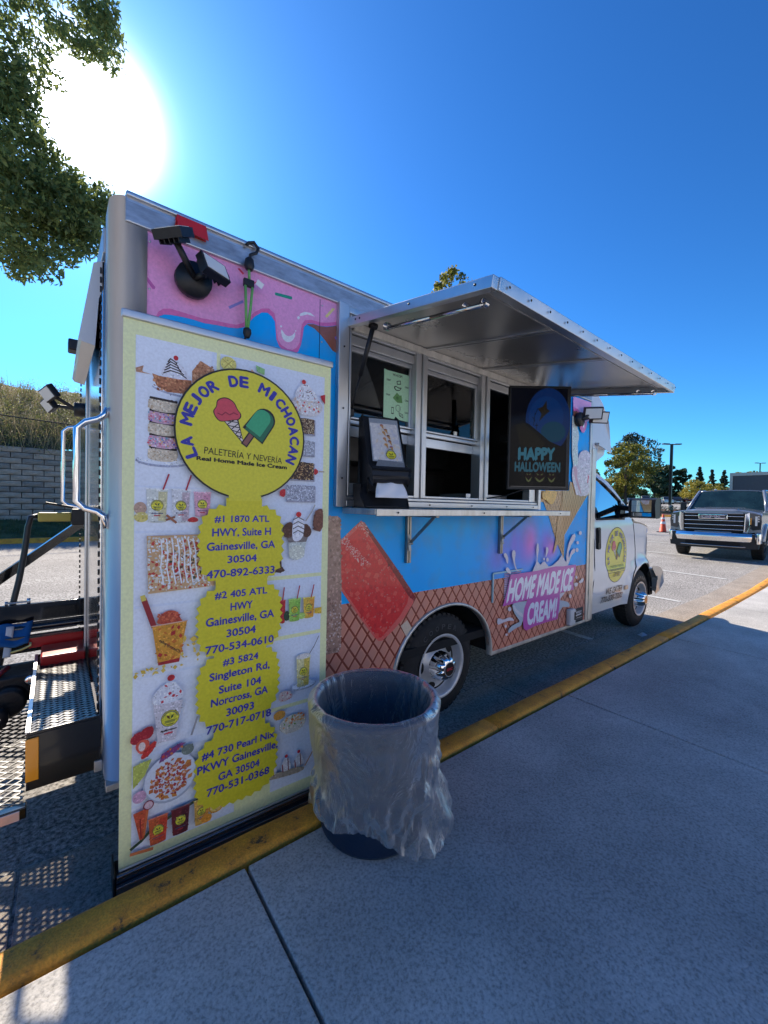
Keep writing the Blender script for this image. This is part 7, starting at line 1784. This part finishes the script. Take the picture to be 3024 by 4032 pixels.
# ---- distant parked cars: one low shape per kind, with glass, lamps and wheels
def far_car(col, kind, loc, rz, label, name='parked_car'):
    root = empty(name, loc, rz, label, 'car' if kind != 'van' else 'van', 'cars parked in the far row')
    paint = mat('far_paint', col, .3, .3, coat=.6)
    H = {'sedan': 1.42, 'suv': 1.72, 'van': 1.95}[kind]; b = .95 if kind == 'sedan' else 1.05
    m = MB(); m.prism([(-2.3, .35), (-2.35, .75), (-2.2, b - .05), (-1.2, b + .02), (1.6, b + .02), (2.2, b - .05), (2.35, .7), (2.3, .35)], -.9, .9, 'Y'); obj('body', m, paint, root, local=True, bevel=.08, segs=3)
    g = [(-1.25, b), (-.55, H - .06), (-.3, H), (1.0, H), (1.3, H - .08), (1.75 if kind == 'sedan' else 2.05, b)]
    if kind != 'sedan': g = [(-1.25, b), (-.55, H - .06), (-.3, H), (1.8, H), (2.0, H - .1), (2.2, b)]
    m = MB(); m.prism(g, -.76, .76, 'Y'); obj('glasshouse', m, mat('far_glass', (.02, .025, .03), .05, coat=1), root, local=True, bevel=.05)
    m = MB(); m.box((-.35, -.72, H - .02), (1.1 if kind == 'sedan' else 1.85, .72, H + .025)); m.bar((-.3, -.77, H), (-1.2, -.82, b), .07, .06); m.bar((-.3, .77, H), (-1.2, .82, b), .07, .06); m.bar((.4, -.77, H), (.4, -.8, b), .07, .06); m.bar((.4, .77, H), (.4, .8, b), .07, .06); obj('roof', m, paint, root, local=True, bevel=.02)
    m = MB()
    for x in (-1.45, 1.45):
        for y in (-.9, .7): m.lathe([(.0001, 0), (.33, 0), (.33, .2), (.0001, .2)], (x, y, .33), 'Y', 20)
    obj('wheels', m, M_RUBBER, root, local=True)
    m = MB(); m.box((-2.36, -.8, .6), (-2.3, -.45, .75)); m.box((-2.36, .45, .6), (-2.3, .8, .75)); m.box((-2.34, -.35, .42), (-2.28, .35, .65)); obj('lamps', m, M_LENS, root, local=True, bevel=.01)
    return root
def gpt(x, y): return (x, y, gz(x, y))
rowcars = [((.6, .6, .6), 'suv', 106, 41.5, 'white SUV parked in the far row beneath the yellow trees'), ((.5, .52, .54), 'sedan', 107.5, 38.5, 'pale silver saloon parked in the far row behind the yellow tree'),
           ((.62, .63, .64), 'van', 109.3, 36.0, 'tall white van in the far row between the pale saloon and the lamp post'), ((.42, .44, .46), 'sedan', 110.9, 34.3, 'grey silver saloon in the far row beyond the mulch island'), ((.55, .57, .6), 'suv', 113.0, 32.8, 'bright silver SUV in the far row beside the lamp post'),
           ((.03, .03, .035), 'suv', 114.0, 31.0, 'black SUV in the far row right behind the lamp post'), ((.13, .02, .025), 'suv', 115.6, 29.4, 'dark maroon SUV in the far row between the black SUV and red car'), ((.42, .02, .03), 'sedan', 117.0, 27.4, 'bright red car parked last in the far row'), ((.2, .21, .22), 'sedan', 102.0, 44.5, 'grey saloon parked in the far row beside the white cab')]
for c_, kd, x, y, lb_ in rowcars: far_car(c_, kd, gpt(x, y), R(25 + random.uniform(-4, 4)), lb_)

# ---- traffic cone
cone = empty('traffic_cone', gpt(23.95, 7.07), 0, 'orange traffic cone with a white reflective collar left of the pickup', 'traffic cone')
cx, cy, cz = gpt(23.95, 7.07)
m = MB(); m.box((cx - .22, cy - .22, cz), (cx + .22, cy + .22, cz + .035)); obj('base', m, M_BLACK, cone, bevel=.01)
m = MB(); m.lathe([(.17, .035), (.155, .05), (.035, .90), (.028, .91), (.0001, .91)], (cx, cy, cz), 'Z', 24); obj('body', m, mat('cone_orange', (.75, .09, .03), .5), cone)
m = MB(); m.lathe([(.1165, .42 + .0), (.0995, .54)], (cx, cy, cz), 'Z', 24); m.lathe([(.083, .66), (.071, .745)], (cx, cy, cz), 'Z', 24); m.v = [(cx + (p[0] - cx) * 1.0, cy + (p[1] - cy) * 1.0, p[2]) for p in m.v]; obj('collar', m, mat('cone_white', (.7, .7, .7), .4), cone)

# ---- planted island with kerb, mulch and the lamp post
isl = empty('planted_island', gpt(50, 15), 0, kind='structure')
ip = [(44.2, 9.0), (43.6, 11), (43.9, 13.4), (45.0, 17.5), (47.0, 23), (50, 30), (62, 29), (60, 20), (58.5, 14), (56, 9.5), (50, 7.5)]
def slabz(poly, h0, h1, y):
    m = MB(); n = len(poly); vs = [(p[0], p[1], gz(*p) + h0) for p in poly] + [(p[0], p[1], gz(*p) + h1) for p in poly]
    tri = geometry.tessellate_polygon([[Vector((p[0], p[1], 0)) for p in poly]])
    m.add(vs, [tuple(i + n for i in t) for t in tri] + [(i, (i + 1) % n, n + (i + 1) % n, n + i) for i in range(n)]); return m
obj('island_kerb', slabz(ip, -.1, .16, 0), M_KERB, isl)
cc = (51, 16)
ip2 = [(cc[0] + (p[0] - cc[0]) * .965, cc[1] + (p[1] - cc[1]) * .965) for p in ip]
obj('island_soil', slabz(ip2, .1, .18, 0), mat('mulch', (.10, .055, .035), .95, var=.5, vscale=3, bump=.6, bscale=12), isl)
ip3 = [(p[0] * .5 + 51 * .5 - 0, p[1]) for p in ip2]
def leafcloud(name, centres, size, mat_, parent=None, per=60, aspect=.6, squash=1.0, seed=1, kind=None):
    """many small leaf faces scattered round the given clump centres (x, y, z, r, n)"""
    rng = np.random.default_rng(seed)
    P = []
    for (x, y, z, r, n) in centres:
        d = rng.normal(size=(n, 3)); d /= np.linalg.norm(d, axis=1)[:, None]
        rad = r * rng.uniform(.35, 1.0, n) ** .6
        p = d * rad[:, None]; p[:, 2] *= squash
        P.append(p + np.array([x, y, z]))
    P = np.concatenate(P); n = len(P)
    a = rng.normal(size=(n, 3)); a /= np.linalg.norm(a, axis=1)[:, None]
    b = np.cross(a, rng.normal(size=(n, 3))); b /= np.linalg.norm(b, axis=1)[:, None]
    s = size * rng.uniform(.6, 1.25, n)[:, None]
    c = np.cross(a, b)
    v = np.stack([P - a * s * .5, P + b * s * aspect * .5 + c * s * .12, P + a * s * .5, P - b * s * aspect * .5 + c * s * .12], 1).reshape(-1, 3)
    me = bpy.data.meshes.new(name)
    if parent is not None: v = v - np.array(parent.location)[None]
    me.vertices.add(n * 4); me.vertices.foreach_set('co', v.astype(np.float32).ravel())
    me.loops.add(n * 4); me.loops.foreach_set('vertex_index', np.arange(n * 4, dtype=np.int32))
    me.polygons.add(n); me.polygons.foreach_set('loop_start', np.arange(0, n * 4, 4, dtype=np.int32)); me.polygons.foreach_set('loop_total', np.full(n, 4, dtype=np.int32))
    me.materials.append(mat_); me.update(calc_edges=True)
    o = bpy.data.objects.new(name, me); COL.objects.link(o)
    if parent is not None: o.parent = parent
    if kind: o['kind'] = kind
    return o
def leaf_mat(name, a, b_, trans=.35, sc=.6, rough=.55):
    m, t, b = new_mat(name); L = t.links
    o = t.nodes['Material Output']
    g = t.nodes.new('ShaderNodeNewGeometry')
    n = t.nodes.new('ShaderNodeTexNoise'); n.inputs['Scale'].default_value = sc; n.inputs['Detail'].default_value = 4
    L.new(g.outputs['Position'], n.inputs['Vector'])
    w1 = t.nodes.new('ShaderNodeMath'); w1.operation = 'MULTIPLY'; w1.inputs[1].default_value = .45; L.new(g.outputs['Random Per Island'], w1.inputs[0])
    w2 = t.nodes.new('ShaderNodeMath'); w2.operation = 'ADD'; L.new(w1.outputs[0], w2.inputs[0]); L.new(n.outputs[0], w2.inputs[1])
    cr = t.nodes.new('ShaderNodeValToRGB'); e = cr.color_ramp.elements; e[0].position = .5; e[0].color = (*a, 1); e[1].position = .95; e[1].color = (*b_, 1)
    L.new(w2.outputs[0], cr.inputs[0]); L.new(cr.outputs[0], b.inputs['Base Color'])
    b.inputs['Roughness'].default_value = rough
    tl = t.nodes.new('ShaderNodeBsdfTranslucent'); L.new(cr.outputs[0], tl.inputs[0])
    mx = t.nodes.new('ShaderNodeMixShader'); mx.inputs[0].default_value = trans; L.new(b.outputs[0], mx.inputs[1]); L.new(tl.outputs[0], mx.inputs[2]); L.new(mx.outputs[0], o.inputs['Surface'])
    return m
M_OAK = leaf_mat('oak_leaf', (.06, .10, .03), (.24, .28, .08), .55, 1.2)
M_YEL = leaf_mat('autumn_leaf', (.22, .20, .03), (.55, .44, .07), .45, .5)
M_YG = leaf_mat('turning_leaf', (.08, .10, .02), (.34, .30, .05), .5, .35)
M_DG = leaf_mat('evergreen_leaf', (.02, .045, .02), (.07, .11, .045), .3, .3)
M_PINE = leaf_mat('pine_leaf', (.018, .035, .02), (.05, .075, .04), .2, .3)
M_BARK = mat('bark', (.07, .055, .045), .9, var=.4, vscale=8, bump=.5, bscale=20)
def crown(cx, cy, z0, z1, rad, n, seed, shape='round', core=.25):
    rng = random.Random(seed); out_ = []
    for i in range(n):
        h = rng.random(); 
        if shape == 'cone': rr = rad * (1 - h) ** 1.0 + .08
        elif shape == 'column': rr = rad * min(1, (1 - h) * 2.2) * (.8 + .2 * math.sin(h * 9))
        else: rr = rad * math.sqrt(max(0, 1 - (2 * h - .95) ** 2 * .95))
        a = rng.random() * 2 * PI; q = rr * math.sqrt(rng.random()) * rng.uniform(.75, 1.1)
        out_.append((cx + q * math.cos(a), cy + q * math.sin(a), z0 + (z1 - z0) * h, rad * rng.uniform(.14, .30) * (.45 if shape == 'cone' else 1)))
    return out_
def tree(name, x, y, zb, z0, z1, rad, mat_, label, group, clumps=40, per=90, leaf=.35, shape='round', seed=1, cat='tree', trunk=True, squash=.8):
    root = empty(name, (x, y, zb), 0, label, cat, group)
    cl = crown(x, y, z0, z1, rad, clumps, seed, shape)
    leafcloud('crown', [(a, b, c, r, per) for a, b, c, r in cl], leaf, mat_, root, seed=seed, squash=squash)
    if trunk:
        m = MB(); rr = max(.08, rad * .055)
        m.tube([(x, y, zb - .3), (x + rad * .02, y, (zb + z0) / 2), (x - rad * .03, y, z0 + (z1 - z0) * .35), (x, y, z0 + (z1 - z0) * .8)], [rr * 1.3, rr, rr * .7, rr * .15], 8)
        rng = random.Random(seed + 5)
        for a, b, c, r in rng.sample(cl, min(14, len(cl))):
            zz = z0 + (c - z0) * .45
            m.tube([(x, y, zz), ((x + a) / 2, (y + b) / 2, (zz + c) / 2 + rad * .06), (a, b, c)], [rr * .4, rr * .22, rr * .08], 5, False)
        obj('trunk', m, M_BARK, root)
    return root
TG = 'trees beyond the car park'
_tree = tree
def tree(name, x, y, zb, z0, z1, rad, mat_, label, group, clumps=40, per=90, leaf=.35, **k):
    if 65 < x < 80:
        f = 1.85; x *= f; y *= f; z0, z1 = 1.55 + (z0 - 1.55) * f, 1.55 + (z1 - 1.55) * f; zb = gz(x, y); rad *= f * .9; leaf *= 1.6; z0 = max(z0, zb + .3)
        z0 -= .6
    if 90 < x < 103: x *= 1.22; y *= 1.22; z0, z1 = 1.55 + (z0 - 1.55) * 1.22, 1.55 + (z1 - 1.55) * 1.22; zb = gz(x, y); rad *= 1.25
    return _tree(name, x, y, zb, z0, z1, rad, mat_, label, group, clumps, per, leaf, **k)
tree('tree', 50.3, 18.6, 1.9, 3.6, 8.8, 2.9, M_YG, 'yellow-green autumn tree standing right beside the white cab', TG, 60, 110, .28, seed=11)
tree('tree', 47.6, 21.6, 1.9, 3.2, 8.4, 1.9, M_YEL, 'bright yellow autumn tree half hidden by the white cab fairing', TG, 34, 110, .26, seed=12)
tree('tree', 77.5, 27.4, 3.2, 5.0, 14.6, 4.2, M_PINE, 'tallest dark pine with a rounded open top behind the yellow tree', TG, 62, 100, .42, seed=13)
tree('tree', 71.8, 21.8, 3.0, 4.2, 10.8, 2.1, M_PINE, 'thin wispy-topped tree between the tall pine and the near lamp post', TG, 30, 60, .34, seed=14)
tree('tree', 69.0, 21.6, 3.0, 3.0, 7.6, 2.7, M_DG, 'dense dark evergreen under the thin wispy tree', TG, 60, 120, .36, seed=15)
tree('tree', 71.0, 20.4, 3.0, 2.9, 8.1, 2.2, M_DG, 'dense dark evergreen standing behind the near lamp post', TG, 60, 120, .36, seed=16)
tree('tree', 72.3, 18.9, 3.0, 2.8, 7.7, 1.5, M_DG, 'dark evergreen ending the dark clump beside the conical pines', TG, 50, 120, .36, seed=17)
tree('tree', 66.0, 25.0, 3.0, 3.0, 7.0, 2.6, M_DG, 'low dark evergreen behind the yellow autumn tree', TG, 45, 110, .36, seed=18)
tree('pine_tree', 135.7, 31.9, 3.5, 4.6, 13.5, 2.3, M_PINE, 'tallest of the three narrow conical pines, nearest the dark clump', 'conical pines', 190, 60, .34, shape='cone', seed=21)
tree('pine_tree', 138.3, 29.8, 3.5, 4.6, 12.8, 2.2, M_PINE, 'middle one of the three narrow conical pines', 'conical pines', 170, 60, .34, shape='cone', seed=22)
tree('pine_tree', 141.0, 27.7, 3.5, 4.6, 12.8, 2.2, M_PINE, 'narrow conical pine nearest the dark grey block', 'conical pines', 170, 60, .34, shape='cone', seed=23)
tree('tree', 92.1, 22.0, 2.6, 3.6, 7.1, 2.5, M_YEL, 'small bright yellow tree behind the silver pickup windscreen', TG, 40, 90, .34, seed=24)
tree('tree', 101.5, 20.9, 2.8, 4.4, 7.1, 2.9, M_YG, 'low yellow-green bushy tree below the conical pines', TG, 34, 90, .4, seed=25)
tree('tree', 122, 19.5, 3.3, 7.0, 10.6, 3.8, M_YG, 'faded round tree top showing over the dark grey block', TG, 34, 60, .5, seed=26)
tree('tree', 22.7, 20.6, .2, 13.6, 18.9, 2.1, M_YG, 'sunlit tree top rising over the truck roof behind the awning', 'trees beyond the truck', 40, 70, .22, seed=27)
# background wood
wood = []
rng = random.Random(5)
for i in range(150):
    t_ = i / 150; x = 138 + 50 * t_; y = 90 - 50 * t_ + rng.uniform(-1, 1)
    wood.append((x, y, 4.4 + rng.uniform(0, 4.2), 2.4, 45))
leafcloud('far_wood', wood, .7, M_DG, None, seed=4, kind='stuff')
# low hedge and shrubs on the island
hed = [(46.2 + i * .25 + rng.uniform(-.2, .2), 11.2 + i * .42, gz(46 + i * .25, 12) + .3 + rng.uniform(0, .2), .5, 120) for i in range(30)]
leafcloud('ground_cover', hed, .12, leaf_mat('shrub_leaf', (.03, .05, .015), (.09, .12, .03), .3, 1.0), None, seed=9, kind='stuff')

# ---- lamp posts
def lamp_post(x, y, zb, h, label, r_=.09):
    root = empty('lamp_post', (x, y, zb), 0, label, 'street lamp', 'car park lamp posts')
    m = MB(); m.box((x - r_, y - r_, zb + .5), (x + r_, y + r_, zb + h)); obj('pole', m, mat('bronze_pole', (.035, .03, .028), .4, .4), root, bevel=.01)
    m = MB(); m.lathe([(.3, -.2), (.3, .72), (.26, .76), (.0001, .76)], (x, y, zb), 'Z', 20); obj('concrete_base', m, mat('base_concrete', (.35, .34, .32), .85, var=.2), root)
    for s in (-1, 1):
        m = MB(); dx, dy = .77 * s, -.63 * s
        m.bar((x, y, zb + h - .08), (x + dx * .35, y + dy * .35, zb + h - .05), .07, .07); m.bar((x + dx * .3, y + dy * .3, zb + h - .02), (x + dx * 1.05, y + dy * 1.05, zb + h - .0), .34, .13)
        obj('lamp_head', m, bpy.data.materials['bronze_pole'], root, bevel=.02)
    return root
lamp_post(55.3, 15.7, 1.45, 7.8, 'near car park lamp post with two flat heads and a concrete foot', .13)
lamp_post(114.5, 16.7, 3.2, 8.7, 'distant lamp post rising over the dark grey block', .09)

# ---- dark grey block beyond the pickup
blk = empty('dark_block', (56, 8, 1.3), 0, 'flat dark grey box-like structure with a pale rim behind the pickup', 'building')
m = MB(); m.box((52.0, -2.0, 1.0), (57, 9.7, 5.12)); bd_ = obj('wall', m, mat('block_grey', (.07, .075, .085), .7, var=.1), blk)
m.v = m.v
m = MB(); m.box((51.94, -2.06, 5.1), (57.06, 9.78, 5.4)); m.box((51.92, 9.55, 1.0), (52.1, 9.77, 5.1)); obj('pale_rim', m, mat('rim_cream', (.42, .42, .38), .6), blk)
m = MB(); m.box((135, 12, 3), (146, 29, 7.6)); lowb = obj('low_building', m, mat('low_building_wall', (.45, .46, .44), .7)); set_props(lowb, 'low pale flat-roofed building far behind the yellow trees', 'building')

# ---- left: retaining wall, scrub slope, cable
wall = empty('retaining_wall', (0, 19.2, 1.1), 0, 'grey concrete block retaining wall under the scrubby slope', 'retaining wall')
WY = 19.0; bw, bh = .6, .2
zb0 = .75; rowsn = 13
bme = None
M_BLOCK = mat('split_face_block', (.42, .33, .26), .95, var=.35, vscale=2.5, bump=.7, bscale=18)
M_BLOCK2 = mat('split_face_block_dark', (.28, .235, .20), .95, var=.35, vscale=2.5, bump=.7, bscale=18)
blocks = []
for v_ in range(3):
    m = MB(); rr = random.Random(v_)
    n1 = 6; n2 = 3
    fr = [[(-.287 + (.574) * i / n1, -.012 + (0.02 if i in (0, n1) or j in (0, n2) else rr.uniform(-.022, .008)), (.010 + .178 * j) / n2) for i in range(n1 + 1)] for j in range(n2 + 1)]
    vs = [p for r_ in fr for p in r_]
    m.add(vs, [(j * (n1 + 1) + i, j * (n1 + 1) + i + 1, (j + 1) * (n1 + 1) + i + 1, (j + 1) * (n1 + 1) + i) for j in range(n2) for i in range(n1)])
    b0 = [(-.287, .02, .010), (.287, .02, .010), (.287, .02, .188), (-.287, .02, .188)]; b1 = [(p[0], .28, p[2]) for p in b0]
    m.add(b0 + b1, [(0, 1, 5, 4), (1, 2, 6, 5), (2, 3, 7, 6), (3, 0, 4, 7)])
    o = obj('block', m, M_BLOCK if v_ != 1 else M_BLOCK2, wall, local=True); blocks.append(o)
first = True
for r in range(rowsn):
    for i in range(-9, 11):
        x = i * bw + (bw / 2 if r % 2 else 0); q = random.randrange(3)
        if r == 0 and i < -6: o = blocks[i + 9]
        else:
            o = blocks[q].copy(); COL.objects.link(o)
        o.location = (x, WY + r * .018 - 19.2 + random.uniform(-.006, .006), zb0 + r * bh - 1.1)
m = MB(); m.box((-5.8, WY + .30, .2), (6.6, WY + .5, zb0 + rowsn * bh)); obj('wall_core', m, mat('wall_backing', (.09, .08, .07), .95), wall)
wt = zb0 + rowsn * bh
m = MB(); m.grid(lambda u, v: (-16 + 34 * u, WY + .3 + 14 * v, wt - .02 + 5.0 * v ** .85 + .12 * math.sin(u * 40)), 60, 12)
sl_ = obj('slope', m, mat('slope_soil', (.09, .075, .045), .95, var=.5, vscale=2, bump=.5)); set_props(sl_, kind='structure')
# scrub: dense dry stems and small leaves
rng = np.random.default_rng(12)
sc2 = []
for i in range(2300):
    u = rng.uniform(-9, 10); v = rng.random() ** 1.1
    sc2.append((u, WY + .1 + 5.5 * v, wt - .25 + 3.0 * v + rng.uniform(0, .8), rng.uniform(.18, .38), 34))
leafcloud('brush', sc2, .075, leaf_mat('brush_leaf', (.10, .13, .03), (.36, .34, .12), .5, 1.3), None, seed=31, kind='stuff', aspect=.4)
m = MB()
for i in range(9000):
    u = rng.uniform(-9, 10); v = rng.random(); h = rng.uniform(.4, 1.0) * (1.25 if rng.random() < .08 else .85)
    x, y, z = u, WY + .1 + 5.5 * v, wt - .1 + 3.0 * v; lx, ly = rng.normal(0, .18), rng.normal(0, .12); w_ = .008
    p1 = (x + lx * .4, y + ly, z + h * .55); p2 = (x + lx, y + ly, z + h)
    m.add([(x - w_, y, z), (x + w_, y, z), (p1[0] + w_ * .7, p1[1], p1[2]), (p1[0] - w_ * .7, p1[1], p1[2]), (p2[0], p2[1], p2[2])], [(0, 1, 2, 3), (3, 2, 4)])
    if h > .8:
        for k_ in range(4):
            f = rng.uniform(.45, .95); q = (x + lx * f, y + ly, z + h * f); e = (q[0] + rng.normal(0, .12), q[1] + rng.normal(0, .05), q[2] + rng.uniform(.05, .18))
            m.add([(q[0] - .004, q[1], q[2]), (q[0] + .004, q[1], q[2]), e], [(0, 1, 2)])
bs = obj('dry_stems', m, leaf_mat('dry_stem', (.16, .13, .07), (.38, .3, .16), .4, 1.0)); set_props(bs, kind='stuff')
m = MB(); m.tube([(-9, 18.7, 4.85), (-5, 18.7, 4.60), (-1.3, 18.7, 4.30), (1, 18.7, 4.22), (4, 18.7, 4.3), (9, 18.7, 4.7)], .022, 6)
cb = obj('overhead_cable', m, M_BLACK); set_props(cb, 'thin black cable slung across in front of the scrubby slope', 'cable')

# ---- the oak whose boughs reach into the top left
rng = random.Random(8)
oakc = []
OK_ = .77
for (x, y, z, rx, rz, n, r_, per) in OAKB:
    if y < 8: x, y, z, rx, rz, r_ = x * OK_, y * OK_, 1.55 + (z - 1.55) * OK_, rx * OK_, rz * OK_, r_ * OK_
    for i in range(int(n * .42)):
        a = rng.random() * 2 * PI; q = math.sqrt(rng.random())
        yy = rng.uniform(-.5, .6); k_ = 1 + yy / y
        oakc.append((x * k_ + q * rx * math.cos(a), y + yy, 1.55 + (z - 1.55) * k_ + q * rz * math.sin(a), r_ * rng.uniform(.7, 1.2), per))

oak = empty('oak_tree', (-6.5, 9.5, .1), 0, 'leafy oak with boughs hanging in front of the sun by the truck rear', 'tree')
leafcloud('crown', oakc, .068, M_OAK, oak, seed=41, aspect=.42, squash=.85)
m = MB()
m.tube([(-6.5, 9.5, -.2), (-6.4, 9.4, 2), (-6.2, 9.2, 4), (-5.6, 8.9, 6), (-4.8, 8.6, 8), (-4.2, 8.4, 10.5)], [.32, .27, .24, .19, .14, .07], 12)
for (a, b) in (((-6.2, 9.2, 4), (-.35, 5.8, 4.6)), ((-5.6, 8.9, 6), (-.3, 5.7, 6.2)), ((-5.2, 8.7, 7), (-.3, 5.8, 7.0)), ((-5.6, 8.9, 6), (-2.2, 7.0, 6.0))):
    a = Vector(a); b = Vector(b); c = (a + b) / 2 + Vector((0, 0, .5)); m.tube([tuple(a), tuple(c), tuple(b)], [.09, .05, .012], 7)
    for k_ in range(9):
        f = rng.uniform(.35, 1); p = a + (b - a) * f + Vector((0, 0, .5 * math.sin(PI * f))); e = p + Vector((rng.uniform(-.8, .8), rng.uniform(-.6, .6), rng.uniform(-.7, .5)))
        m.tube([tuple(p), tuple((p + e) / 2 + Vector((0, 0, .08))), tuple(e)], [.018, .01, .004], 5, False)
obj('trunk', m, M_BARK, oak)
# ---- one thin contrail in the far sky is a wisp of cloud
m = MB(); m.tube([(-470, 2000, 590), (-330, 2010, 572), (-200, 2020, 560)], [1.0, 2.2, 1.2], 6)
ct = obj('contrail', m, mat('cloud_white', (.9, .9, .9), 1.0)); set_props(ct, kind='structure')
